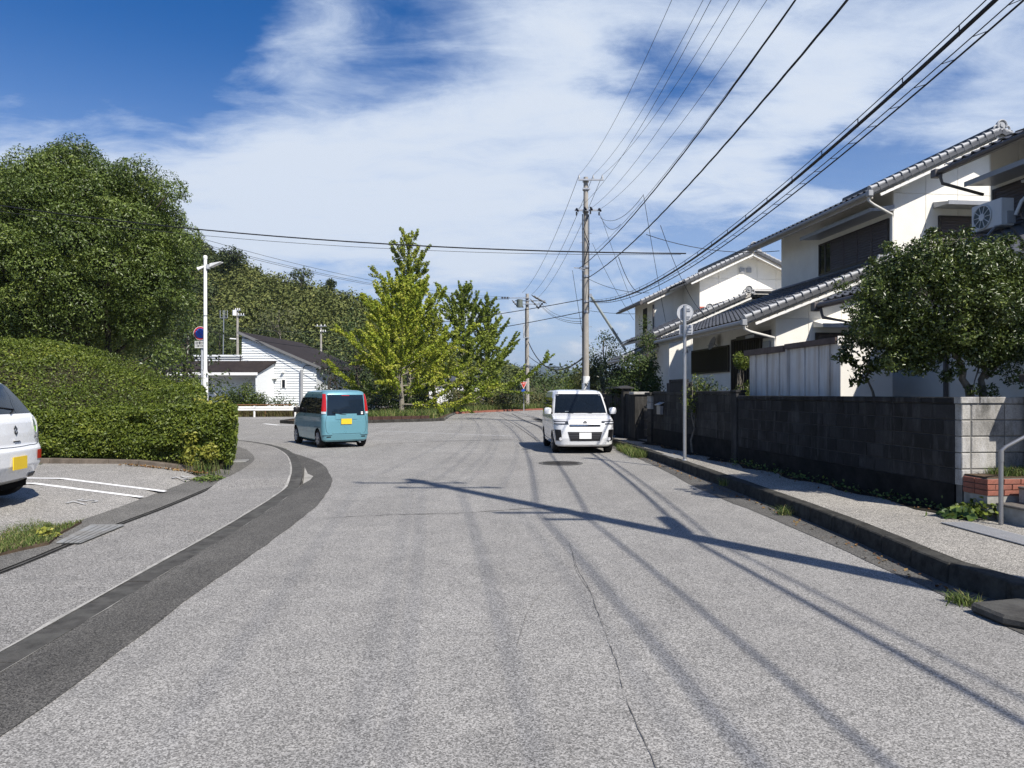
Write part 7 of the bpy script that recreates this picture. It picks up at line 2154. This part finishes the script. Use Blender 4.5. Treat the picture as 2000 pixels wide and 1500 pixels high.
CHROME = plain('chrome', (.7, .7, .72), .12, .5, metal=1.0, vary=.02)
LAMPR = glassmat('tail_lamp_red', (.42, .012, .012), .12)
LAMPC = glassmat('clear_lamp', (.55, .56, .58), .10)
LAMPD = glassmat('smoked_lamp', (.05, .055, .06), .08)
TYRE = plain('tyre', (.016, .016, .016), .85, .2, vary=.15, scale=30)
RIM = plain('wheel_rim', (.42, .43, .45), .35, .5, metal=.6, vary=.05)
PLATEY = plain('yellow_plate', (.72, .50, .03), .5, .3, vary=.03)
PLATEW = plain('white_plate', (.78, .79, .78), .5, .3, vary=.03)
WELL = plain('wheel_well', (.008, .008, .008), .95, .05)

class Car:
    """A body lofted through level outlines: (z, front y, rear y, half width, front radius, rear radius, front bow, rear bow)."""
    def __init__(s, levels, zscale=1.0):
        a = np.array(levels, float); a[:, 0] *= zscale
        s.L = a
    def at(s, z):
        return [float(np.interp(z, s.L[:, 0], s.L[:, k])) for k in range(1, 8)]
    def yfront(s, x, z):
        yf, yr, w, rf, rr, bf, br = s.at(z); x = min(abs(x), w)
        y = yf - bf * (min(x, w - rf) / w) ** 2
        if x > w - rf: y -= rf - math.sqrt(max(0, rf * rf - (x - (w - rf)) ** 2))
        return y
    def yrear(s, x, z):
        yf, yr, w, rf, rr, bf, br = s.at(z); x = min(abs(x), w)
        y = yr + br * (min(x, w - rr) / w) ** 2
        if x > w - rr: y += rr - math.sqrt(max(0, rr * rr - (x - (w - rr)) ** 2))
        return y
    def half(s, z):
        yf, yr, w, rf, rr, bf, br = s.at(z)
        P = []
        for k in range(7):
            x = (w - rf) * k / 6; P.append((x, s.yfront(x, z)))
        y0 = s.yfront(w - rf, z)
        for k in range(1, 6):
            a = math.pi / 2 * k / 5; P.append((w - rf + rf * math.sin(a), y0 - rf + rf * math.cos(a)))
        y1 = s.yrear(w - rr, z)
        ya, yb = y0 - rf, y1 + rr
        for k in range(1, 20): P.append((w, ya + (yb - ya) * k / 20))
        for k in range(0, 6):
            a = math.pi / 2 * k / 5; P.append((w - rr + rr * math.cos(a), y1 + rr - rr * math.sin(a)))
        for k in range(1, 7):
            x = (w - rr) * (1 - k / 6); P.append((x, s.yrear(x, z)))
        return P
    def body(s, nz=46):
        zs = np.unique(np.concatenate([np.linspace(s.L[0, 0], s.L[-1, 0], nz), s.L[:, 0]]))
        rows = []
        for z in zs:
            h = s.half(z); rows.append([Vector((x, y, z)) for x, y in h] + [Vector((-x, y, z)) for x, y in reversed(h[1:-1])])
        m = MB(); n = len(rows[0])
        for r in rows: m.v += [tuple(p) for p in r]
        for i in range(len(rows) - 1):
            for k in range(n): m.f.append((i * n + k, i * n + (k + 1) % n, (i + 1) * n + (k + 1) % n, (i + 1) * n + k)); m.m.append(0)
        m.f.append(tuple(range(n))); m.m.append(0)
        m.f.append(tuple((len(rows) - 1) * n + k for k in range(n))); m.m.append(0)
        return m
    def nrm(s, f, x, z, sg):
        e = .01
        n = Vector((-(f(x + e, z) - f(x - e, z)) / (2 * e), 1, -(f(x, z + e) - f(x, z - e)) / (2 * e))).normalized()
        return n * sg
    def end_patch(s, rear, z0, z1, xa, xb, off=.006, nx=12, nz=6):
        """A skin on the front or rear between heights; xa, xb: functions of z (or numbers) for the two sides."""
        f = s.yrear if rear else s.yfront; sg = -1 if rear else 1
        fa = xa if callable(xa) else (lambda z: xa); fb = xb if callable(xb) else (lambda z: xb)
        rows = []
        for j in range(nz + 1):
            z = z0 + (z1 - z0) * j / nz; r = []
            for i in range(nx + 1):
                x = fa(z) + (fb(z) - fa(z)) * i / nx
                p = Vector((x, f(x, z), z)); r.append(p + s.nrm(f, x, z, sg) * off)
            rows.append(r)
        m = MB(); m.grid(rows); return m
    def side_patch(s, sg, z0, z1, ya, yb, off=.006, nz=6):
        fa = ya if callable(ya) else (lambda z: ya); fb = yb if callable(yb) else (lambda z: yb)
        rows = []
        for j in range(nz + 1):
            z = z0 + (z1 - z0) * j / nz; w = s.at(z)[2]
            rows.append([Vector((sg * (w + off), fa(z) + (fb(z) - fa(z)) * i / 6, z)) for i in range(7)])
        m = MB(); m.grid(rows); return m

def wheel(t, x, y, r, w, sg, spokes=7, steer=0.0, rim=RIM):
    c = Vector((x, y, r))
    def ring(prof, n=28):
        m = MB(); V = []
        for rr_, o in prof:
            for k in range(n):
                a = 2 * math.pi * k / n; V.append(c + Vector((sg * o, rr_ * math.cos(a), rr_ * math.sin(a))))
        F = [(i * n + k, i * n + (k + 1) % n, (i + 1) * n + (k + 1) % n, (i + 1) * n + k) for i in range(len(prof) - 1) for k in range(n)]
        m.add(V, F); return m
    wh = ring([(r * .60, .0), (r * .66, .012), (r * .9, .012), (r * .985, -.01), (r, -.03), (r, -w + .03), (r * .97, -w), (r * .5, -w)]).build('wheel', TYRE, t, smooth=True, fix=True)
    m = ring([(r * .66, .008), (r * .63, .014), (r * .58, .006), (r * .56, -.04), (.02, -.045)]); m.build('rim', rim, wh, smooth=True, fix=True)
    m = MB()
    for k in range(spokes):
        a = 2 * math.pi * k / spokes + .2
        p = c + Vector((sg * -.004, r * .10 * math.cos(a), r * .10 * math.sin(a))); q = c + Vector((sg * .004, r * .62 * math.cos(a), r * .62 * math.sin(a)))
        m.bar(p, q, .05, .05)
    m.cyl(c + Vector((sg * .002, 0, 0)), r * .16, .03, 14, axis='X'); m.build('spokes', rim, wh)
    return wh

def finish_body(t, car, mat, wy, wr, w):
    """Cut the wheel arches and darken the wells."""
    m = car.body(); o = m.build('body', mat, t, smooth=True, fix=True, angle=32)
    cut = MB()
    for y in wy:
        cut.tube([(-2, y, wr + .0), (2, y, wr + .0)], wr * 1.16, 28)
    me = cut.mesh('cut', WELL)
    co = bpy.data.objects.new('arch_cut', me); COL.objects.link(co); co.parent = t
    inner = MB(); inner.box(-w + .20, w - .20, -4, 4, -1, 3)
    md = o.modifiers.new('arch', 'BOOLEAN'); md.operation = 'DIFFERENCE'; md.object = co; md.solver = 'EXACT'
    try: md.material_mode = 'TRANSFER'
    except Exception: pass
    dg = bpy.context.evaluated_depsgraph_get()
    me2 = bpy.data.meshes.new_from_object(o.evaluated_get(dg), preserve_all_data_layers=True, depsgraph=dg)
    o.modifiers.clear(); o.data = me2
    bpy.data.objects.remove(co, do_unlink=True)
    try: o.data.set_sharp_from_angle(angle=math.radians(32))
    except Exception: pass
    mm = MB(); mm.box(-w + .12, w - .12, min(wy) - .3, max(wy) + .3, .14, .26); mm.build('underbody', WELL, t)
    for y in wy:
        mm = MB(); mm.box(-w + .22, w - .22, y - wr * 1.14, y + wr * 1.14, .22, wr * 2.0); mm.build('wheel_well', WELL, t)
    return o

def mirror(t, car, sg, y, z, mat, s=1.0):
    w = car.at(z)[2]
    m = MB(); c = Vector((sg * (w + .10 * s), y, z + .02))
    m.lathe([(.0, -.085), (.075, -.08), (.092, -.03), (.092, .05), (.07, .085), (.0, .095)], (0, 0, 0), 14)
    m.v = [tuple(c + Vector((p[0] * 1.15, p[1] * .8, p[2] * 1.05)) * 1.0) for p in m.v]
    mo = m.build('mirror', mat, t, smooth=True)
    m = MB(); m.bar((sg * (w - .02), y, z - .04), (sg * (w + .08), y, z - .03), .04, .04); m.build('mirror_arm', TRIM, mo)
    return mo

def line_end(car, t, rear, pts, w=.007, mat=TRIM, name='panel_gap', off=.004):
    f = car.yrear if rear else car.yfront; sg = -1 if rear else 1
    m = MB(); P_ = []
    for (x, z) in pts: P_.append(Vector((x, f(x, z), z)) + car.nrm(f, x, z, sg) * off)
    P_ = resample(P_, .06); 
    Q = []
    for p in P_: Q.append(Vector((p.x, f(p.x, p.z), p.z)) + car.nrm(f, p.x, p.z, sg) * off)
    m.tube(Q, w / 2, 4); return m.build(name, mat, t)

# ---- teal kei van, seen from behind
VL = [(.19, 1.55, -1.60, .64, .22, .14, .05, .02), (.24, 1.64, -1.66, .705, .26, .16, .06, .03), (.40, 1.69, -1.695, .733, .28, .16, .07, .03), (.60, 1.68, -1.69, .7375, .28, .15, .08, .03), (.80, 1.62, -1.685, .7365, .28, .14, .09, .03), (.92, 1.50, -1.675, .733, .27, .13, .10, .03), (1.02, 1.16, -1.665, .725, .26, .13, .12, .035), (1.20, 1.00, -1.65, .712, .24, .13, .12, .04), (1.45, .76, -1.62, .685, .22, .13, .11, .045), (1.60, .58, -1.585, .662, .22, .15, .09, .05), (1.675, .42, -1.53, .635, .22, .2, .07, .05), (1.715, .18, -1.43, .575, .25, .25, .05, .05), (1.735, -.2, -1.15, .42, .25, .25, .03, .03)]
kv = thing('parked_van', 'teal blue boxy small van seen from behind at the junction', 'van', (-5.90, 22.90, 0), math.radians(32))
car = Car(VL, 1.01)
finish_body(kv, car, TEAL, (1.22, -1.19), .28, .737)
for y in (1.22, -1.19):
    for sg in (1, -1): wheel(kv, sg * .715, y, .28, .16, sg)
g = car.end_patch(True, .98, 1.60, lambda z: -.585 + (z - 1.) * .05, lambda z: .585 - (z - 1.) * .05, .005, 14, 8); g.build('rear_window', CGLASSB, kv, smooth=True)
for sg in (1, -1):
    m = car.end_patch(True, 1.10, 1.62, lambda z, s=sg: s * (.60 - (z - 1.1) * .03), lambda z, s=sg: s * (.715 - (z - 1.1) * .12), .016, 6, 8); m.build('tail_lamp', LAMPR, kv, smooth=True, fix=True)
    m = car.end_patch(True, 1.03, 1.095, lambda z, s=sg: s * .615, lambda z, s=sg: s * .715, .016, 6, 3); m.build('reversing_lamp', LAMPC, kv, smooth=True)
    m = car.side_patch(sg, 1.03, 1.50, lambda z: -1.52 + (z - 1.03) * .06, lambda z: -.98, .005); m.build('quarter_window', CGLASS, kv, smooth=True)
    m = car.side_patch(sg, 1.03, 1.52, -.93, -.02, .005); m.build('door_window', CGLASS, kv, smooth=True)
    m = car.side_patch(sg, 1.03, 1.52, .03, lambda z: .98 - (z - 1.03) * .85, .005); m.build('door_window', CGLASS, kv, smooth=True)
    m = MB(); 
    for (ya, yb) in ((-.955, -.955), (.005, .005)):
        m = car.side_patch(sg, .36, 1.56, ya - .02, ya + .02, .0065) if False else car.side_patch(sg, .30, 1.03, ya - .004, ya + .004, .003); m.build('door_gap', TRIM, kv)
        m = car.side_patch(sg, 1.03, 1.53, ya - .025, ya + .022, .007); m.build('window_pillar', TRIM, kv)
    m = car.side_patch(sg, .915, .945, -.80, -.62, .012); m.build('door_handle', TEAL, kv)
    m = car.side_patch(sg, .915, .945, .12, .30, .012); m.build('door_handle', TEAL, kv)
    m = car.side_patch(sg, .62, .635, -1.45, -.93, .004); m.build('slide_rail', TRIM, kv)
    m = car.end_patch(True, .405, .445, lambda z, s=sg: s * .44, lambda z, s=sg: s * .70, .02, 6, 3); m.build('bumper_ridge', TEAL, kv, smooth=True)
    m = car.end_patch(True, .325, .355, lambda z, s=sg: s * .47, lambda z, s=sg: s * .60, .006, 6, 2); m.build('reflector', TRIM, kv)
    mirror(kv, car, sg, .80, 1.10, TRIM)
car.end_patch(True, 1.572, 1.588, -.12, .12, .010, 6, 1).build('brake_lamp', LAMPR, kv)
car.end_patch(True, 1.06, 1.30, -.35, .35, .0075, 6, 2).build('window_reflection_strip', CGLASSB, kv) if False else None
line_end(car, kv, True, [(-.60, .96), (-.63, .75), (-.60, .50), (-.50, .44), (0, .43), (.50, .44), (.60, .50), (.63, .75), (.60, .96)])
m = car.end_patch(True, .86, 1.03, -.33, .33, .012, 8, 3); m.build('plate_garnish', TEAL, kv, smooth=True)
m = MB(); y = car.yrear(0, .80) - .02; m.obox((0, y, .80), (.33, .012, .165), (math.radians(2), 0, 0)); m.build('number_plate', PLATEY, kv)
for z in (1.045, 1.0):
    m = MB(); m.obox((.50, car.yrear(.5, z + .04) - .012, z + .03), (.062, .004, .034), (0, 0, 0)); m.build('sticker', PLATEW, kv)
m = MB(); m.tube([(.0, car.yrear(0, 1.0) - .01, 1.0), (-.15, car.yrear(0, 1.03) - .02, 1.02), (-.42, car.yrear(.4, 1.10) - .02, 1.08)], .009, 5); m.build('wiper', TRIM, kv)
m = MB(); m.tube([(.42, -1.55, .17), (.42, -1.72, .165)], .024, 8); m.build('exhaust', GREY_STEEL, kv)
m = MB(); m.tube([(.25, -1.2, 1.735), (.28, -1.33, 1.86)], .006, 5); m.build('aerial', TRIM, kv)
car.end_patch(False, 1.05, 1.60, lambda z: -.64 + (z - 1.05) * .12, lambda z: .64 - (z - 1.05) * .12, .005, 14, 8).build('windscreen', CGLASS, kv, smooth=True)
for sg in (1, -1): car.end_patch(False, .72, .90, lambda z, s=sg: s * .42, lambda z, s=sg: s * .68, .008, 6, 4).build('headlight', LAMPC, kv, smooth=True)

# ---- white compact van, facing the camera
RL = [(.20, 1.72, -1.76, .74, .28, .14, .07, .02), (.25, 1.80, -1.82, .80, .34, .16, .10, .03), (.42, 1.845, -1.85, .832, .36, .16, .12, .03), (.62, 1.845, -1.85, .836, .36, .15, .12, .03), (.80, 1.82, -1.845, .836, .35, .14, .12, .03), (.92, 1.74, -1.84, .833, .34, .13, .12, .03), (1.02, 1.36, -1.83, .822, .30, .13, .13, .035), (1.07, 1.08, -1.825, .815, .26, .13, .13, .035), (1.25, .93, -1.81, .795, .25, .13, .12, .04), (1.48, .70, -1.78, .755, .24, .13, .11, .045), (1.60, .55, -1.74, .728, .24, .16, .10, .05), (1.675, .40, -1.68, .70, .25, .2, .08, .05), (1.715, .15, -1.58, .63, .28, .26, .06, .05), (1.738, -.3, -1.2, .44, .26, .26, .03, .03)]
wv = thing('parked_van', 'white compact van facing us beside the walkway kerb', 'van', (1.89, 21.06, 0), math.radians(182.9))
car = Car(RL, 1.01)
finish_body(wv, car, CARW, (1.20, -1.29), .295, .835)
for y in (1.20, -1.29):
    for sg in (1, -1): wheel(wv, sg * .81, y, .295, .175, sg, 6, rim=plain('dark_alloy', (.16, .16, .165), .3, .5, metal=.7))
car.end_patch(False, 1.085, 1.625, lambda z: -.735 + (z - 1.085) * .16, lambda z: .735 - (z - 1.085) * .16, .005, 18, 10).build('windscreen', CGLASS, wv, smooth=True)
for sg in (1, -1):
    car.side_patch(sg, 1.08, 1.52, .10, lambda z: 1.0 - (z - 1.08) * .95, .005).build('door_window', CGLASS, wv, smooth=True)
    car.side_patch(sg, 1.08, 1.53, -.98, .04, .005).build('door_window', CGLASS, wv, smooth=True)
    car.side_patch(sg, 1.08, 1.53, -1.66, -1.04, .005).build('quarter_window', CGLASS, wv, smooth=True)
    for ya in (.07, -1.01):
        car.side_patch(sg, .32, 1.08, ya - .004, ya + .004, .003).build('door_gap', TRIM, wv); car.side_patch(sg, 1.08, 1.54, ya - .03, ya + .03, .007).build('window_pillar', TRIM, wv)
    car.side_patch(sg, .95, .98, -.10, -.28, .012).build('door_handle', CARW, wv); car.side_patch(sg, .95, .98, -.66, -.84, .012).build('door_handle', CARW, wv)
    car.side_patch(sg, .24, .33, -.95, .85, .012).build('side_skirt', CARW, wv)
    # headlamp: dark housing, two bright bars
    hl = car.end_patch(False, .80, .915, lambda z, s=sg: s * (.44 + (z - .8) * .2), lambda z, s=sg: s * .818, .008, 10, 5).build('headlight', LAMPD, wv, smooth=True)
    car.end_patch(False, .885, .905, lambda z, s=sg: s * .46, lambda z, s=sg: s * .80, .014, 10, 2).build('light_bar', LAMPC, hl)
    car.end_patch(False, .825, .855, lambda z, s=sg: s * .54, lambda z, s=sg: s * .81, .014, 10, 2).build('light_bar', LAMPC, hl)
    # vertical bumper vents
    car.end_patch(False, .36, .66, lambda z, s=sg: s * (.62 + (z - .36) * .10), lambda z, s=sg: s * (.765 + (z - .36) * .12), .006, 6, 6).build('bumper_vent', TRIM, wv, smooth=True)
    car.end_patch(False, .33, .68, lambda z, s=sg: s * (.775 + (z - .33) * .11), lambda z, s=sg: s * (.795 + (z - .33) * .11), .012, 3, 6).build('vent_strip', CHROME, wv)
    m = MB(); c = Vector((sg * .66, car.yfront(.66, .41) + .012, .41)); m.cyl(c, .045, .02, 14, axis='Y'); m.build('fog_lamp', LAMPC, wv)
    mirror(wv, car, sg, .92, 1.13, CARW, 1.15)
    m = MB(); c = Vector((sg * .60, car.yfront(.6, 1.585) + .006, 1.585)); m.obox(c, (.06, .004, .045), (-.7, 0, 0)); m.build('sticker', PLATEW, wv)
    car.end_patch(False, 1.64, 1.70, lambda z, s=sg: s * (.595 - (z - 1.64) * .3), lambda z, s=sg: s * (.606 - (z - 1.64) * .3), .006, 2, 4).build('roof_gap', TRIM, wv)
gr_ = car.end_patch(False, .745, .80, -.42, .42, .010, 12, 3).build('upper_grille', TRIM, wv, smooth=True)
car.end_patch(False, .765, .778, -.40, .40, .018, 12, 1).build('grille_bar', CHROME, gr_)
gl = car.end_patch(False, .36, .60, lambda z: -.40 - (z - .36) * .3, lambda z: .40 + (z - .36) * .3, .008, 12, 6).build('lower_grille', TRIM, wv, smooth=True)
for z in (.41, .455, .50, .545): car.end_patch(False, z, z + .014, -.40 - (z - .36) * .28, .40 + (z - .36) * .28, .016, 12, 1).build('grille_bar', plain('grille_grey', (.08, .08, .085), .4, .4), gl)
m = MB(); m.obox((0, car.yfront(0, .50) + .026, .50), (.33, .012, .165), (0, 0, 0)); m.build('number_plate', PLATEW, wv)
m = MB(); m.cyl((0, car.yfront(0, .85) + .01, .85), .055, .015, 18, axis='Y'); m.build('emblem', CHROME, wv)
line_end(car, wv, False, [(-.78, .93), (-.5, .935), (0, .94), (.5, .935), (.78, .93)])
for sx in (-.30, .22):
    m = MB(); m.tube([(sx, car.yfront(sx, 1.09) + .015, 1.085), (sx + .45, car.yfront(min(.7, sx + .45), 1.12) + .018, 1.11)], .008, 5); m.build('wiper', TRIM, wv)
m = MB(); m.obox((.40, car.yfront(.4, 1.12) + .004, 1.13), (.10, .004, .04), (-.8, 0, 0)); m.build('dash_reflection_patch', plain('dash_reflection', (.35, .40, .42), .3, .4), wv)  # pale patch on the windscreen, a reflection put in as flat colour
car.end_patch(True, 1.05, 1.58, -.62, .62, .005, 12, 6).build('rear_window', CGLASS, wv, smooth=True)
for sg in (1, -1): car.end_patch(True, .85, 1.15, lambda z, s=sg: s * .64, lambda z, s=sg: s * .80, .010, 5, 4).build('tail_lamp', LAMPR, wv)

# ---- white hatchback in the car park, its tail towards us
AL = [(.20, 1.60, -1.50, .62, .3, .16, .08, .03), (.25, 1.66, -1.60, .69, .32, .17, .08, .035), (.42, 1.70, -1.695, .735, .34, .18, .09, .04), (.60, 1.69, -1.70, .7375, .34, .18, .09, .04), (.66, 1.68, -1.665, .7375, .34, .15, .09, .04), (.80, 1.60, -1.655, .735, .34, .14, .10, .04), (.92, 1.36, -1.64, .73, .32, .14, .10, .04), (.98, 1.12, -1.615, .72, .30, .14, .11, .045), (1.02, 1.02, -1.58, .71, .28, .14, .11, .045), (1.20, .66, -1.45, .665, .26, .15, .11, .05), (1.36, .36, -1.315, .615, .25, .16, .10, .05), (1.43, .16, -1.23, .575, .25, .20, .08, .05), (1.47, -.08, -1.06, .49, .25, .24, .05, .05), (1.487, -.35, -.75, .32, .2, .2, .03, .03)]
ah = thing('parked_car', 'small white hatchback cut by the picture edge, tail towards the hedge corner', 'car', (-8.05, 8.93, .25), math.radians(98.6))
zs_ = 1.10
car = Car(AL, zs_)
finish_body(ah, car, CARW, (1.25, -1.18), .28, .737)
for y in (1.25, -1.18):
    for sg in (1, -1): wheel(ah, sg * .715, y, .28, .16, sg)
car.end_patch(True, 1.03 * zs_, 1.385 * zs_, lambda z: -.60 + (z - 1.09) * .26, lambda z: .60 - (z - 1.09) * .26, .006, 16, 8).build('rear_window', CGLASSB, ah, smooth=True)
car.end_patch(False, 1.0 * zs_, 1.40 * zs_, lambda z: -.62 + (z - 1.06) * .3, lambda z: .62 - (z - 1.06) * .3, .006, 14, 8).build('windscreen', CGLASS, ah, smooth=True)
for sg in (1, -1):
    car.side_patch(sg, 1.0 * zs_, 1.36 * zs_, -.45, lambda z: .95 - (z - 1.06) * 1.6, .005).build('door_window', CGLASS, ah, smooth=True)
    car.side_patch(sg, 1.0 * zs_, 1.33 * zs_, lambda z: -1.2 + (z - 1.06) * .7, -.52, .005).build('door_window', CGLASS, ah, smooth=True)
    tl = car.end_patch(True, .47 * zs_, .58 * zs_, lambda z, s=sg: s * .47, lambda z, s=sg: s * .665, .010, 6, 4).build('tail_lamp', LAMPR, ah, smooth=True)
    car.end_patch(True, .255 * zs_, .30 * zs_, lambda z, s=sg: s * .40, lambda z, s=sg: s * .69, .012, 6, 2).build('bumper_lip', TRIM, ah)
    car.end_patch(False, .66 * zs_, .86 * zs_, lambda z, s=sg: s * .45, lambda z, s=sg: s * .69, .008, 6, 4).build('headlight', LAMPC, ah)
    mirror(ah, car, sg, .62, 1.02 * zs_, CARW)
line_end(car, ah, True, [(-.57, .98 * zs_), (-.60, .82 * zs_), (-.57, .66 * zs_), (-.3, .645 * zs_), (0, .64 * zs_), (.3, .645 * zs_), (.57, .66 * zs_), (.60, .82 * zs_), (.57, .98 * zs_)])
car.end_patch(True, .985 * zs_, .997 * zs_, -.62, .62, .004, 14, 1).build('panel_gap', TRIM, ah) if False else None
m = MB(); m.obox((0, car.yrear(0, .50) - .012, .50), (.33, .012, .165), (0, 0, 0)); m.build('number_plate', PLATEY, ah)
m = car.end_patch(True, .715 * zs_, .745 * zs_, -.075, .075, .022, 6, 2); m.build('tailgate_handle', CARW, ah)
m = car.end_patch(True, .70 * zs_, .712 * zs_, -.08, .08, .006, 6, 1); m.build('handle_recess', TRIM, ah)
# the S shaped emblem
BADGE = plain('badge_metal', (.12, .12, .125), .3, .5, metal=.8)
zc = .835 * zs_
def em(x, z):
    return Vector((x, car.yrear(x, zc + z), zc + z)) + car.nrm(car.yrear, x, zc + z, -1) * .008
k = .060
m = MB()
top = [(-1.0, .25), (0, 1.15), (.95, .45), (.62, .12), (.02, .58), (-.30, .28), (.55, -.30), (.95, -.02), (1.0, -.25), (0, -1.15), (-.95, -.45), (-.62, -.12), (-.02, -.58), (.30, -.28), (-.55, .30), (-.95, .02)]
m.add([em(-x * k * .8, z * k) for x, z in [(-1.0, .25), (0, 1.15), (.95, .42), (.60, .10), (.02, .55), (-.35, .25), (.55, -.42), (1.0, -.25 + .0)]], [tuple(range(8))])
m.add([em(-x * k * .8, z * k) for x, z in [(1.0, -.25), (0, -1.15), (-.95, -.42), (-.60, -.10), (-.02, -.55), (.35, -.25), (-.55, .42), (-1.0, .25)]], [tuple(range(8))])
m.build('emblem', BADGE, ah)
# senior driver's mark and lettering: on the tailgate's right
def place_on_tail(me, name, x, z, mat, s=1.0):
    me.materials.append(mat)
    n = car.nrm(car.yrear, x, z, -1); p = Vector((x, car.yrear(x, z), z)) + n * .010
    yx = Vector((0, 0, 1)); ex = yx.cross(n).normalized(); ey = n.cross(ex)
    M = Matrix((ex, ey, n)).transposed().to_4x4(); M = Matrix.Translation(p) @ M @ Matrix.Scale(s, 4)
    return place(me, name, ah, M)
place_on_tail(text_mesh('ALTO', .062, .001), 'lettering', .545, .745 * zs_, BADGE)
place_on_tail(text_mesh('ECO', .040, .001), 'lettering', .545, .70 * zs_, BADGE)
GRN = plain('mark_green', (.22, .45, .05), .5, .3); SLV = plain('mark_silver', (.55, .57, .55), .5, .3); DKG = plain('mark_dark', (.08, .12, .10), .5, .3)
xc, zc2 = .53, .885 * zs_
def half_leaf(fx, z0_, z1_, mat):
    m = MB(); pts = []
    for a in np.linspace(0, 2 * math.pi, 20)[:-1]:
        x = xc + fx + .030 * math.cos(a) * (1 if abs(math.sin(a)) < .95 else .8); z = (z0_ + z1_) / 2 + (z1_ - z0_) / 2 * math.sin(a)
        pts.append(Vector((x, car.yrear(x, z), z)) + car.nrm(car.yrear, x, z, -1) * .008)
    m.add(pts, [tuple(range(len(pts)))]); return m.build('driver_mark', mat, ah)
half_leaf(.0, zc2 - .098, zc2 - .01, GRN); half_leaf(-.022, zc2 - .02, zc2 + .075, DKG); half_leaf(.024, zc2 - .01, zc2 + .10, SLV)
m = MB(); pts = [Vector((x, car.yrear(x, z), z)) + car.nrm(car.yrear, x, z, -1) * .006 for a in np.linspace(0, 2 * math.pi, 25) for x, z in [(xc + .058 * math.cos(a), zc2 + .108 * math.sin(a))]]; m.tube(pts, .005, 4); m.build('driver_mark_rim', SLV, ah)
m = MB(); m.tube([(0, car.yrear(0, 1.02 * zs_) - .015, 1.03 * zs_), (.16, car.yrear(.16, 1.08 * zs_) - .02, 1.08 * zs_), (-.36, car.yrear(.36, 1.12 * zs_) - .02, 1.13 * zs_)], .009, 5); m.build('wiper', TRIM, ah)
# ------------------------------------------------------------------ the air of the valley
def build_haze():
    m = bpy.data.materials.new('haze_air'); m.use_nodes = True
    nt = m.node_tree; nt.nodes.clear()
    o = nt.nodes.new('ShaderNodeOutputMaterial'); v = nt.nodes.new('ShaderNodeVolumePrincipled')
    v.inputs['Color'].default_value = (.72, .84, 1.0, 1); v.inputs['Density'].default_value = HAZE
    v.inputs['Anisotropy'].default_value = 0.3
    nt.links.new(v.outputs[0], o.inputs['Volume'])
    b = MB().box(-4050, 4050, -4050, 6700, -5.0, 330.0).build('haze', m)
    tag(b, kind='stuff')
HAZE = 0.00012
build_haze()
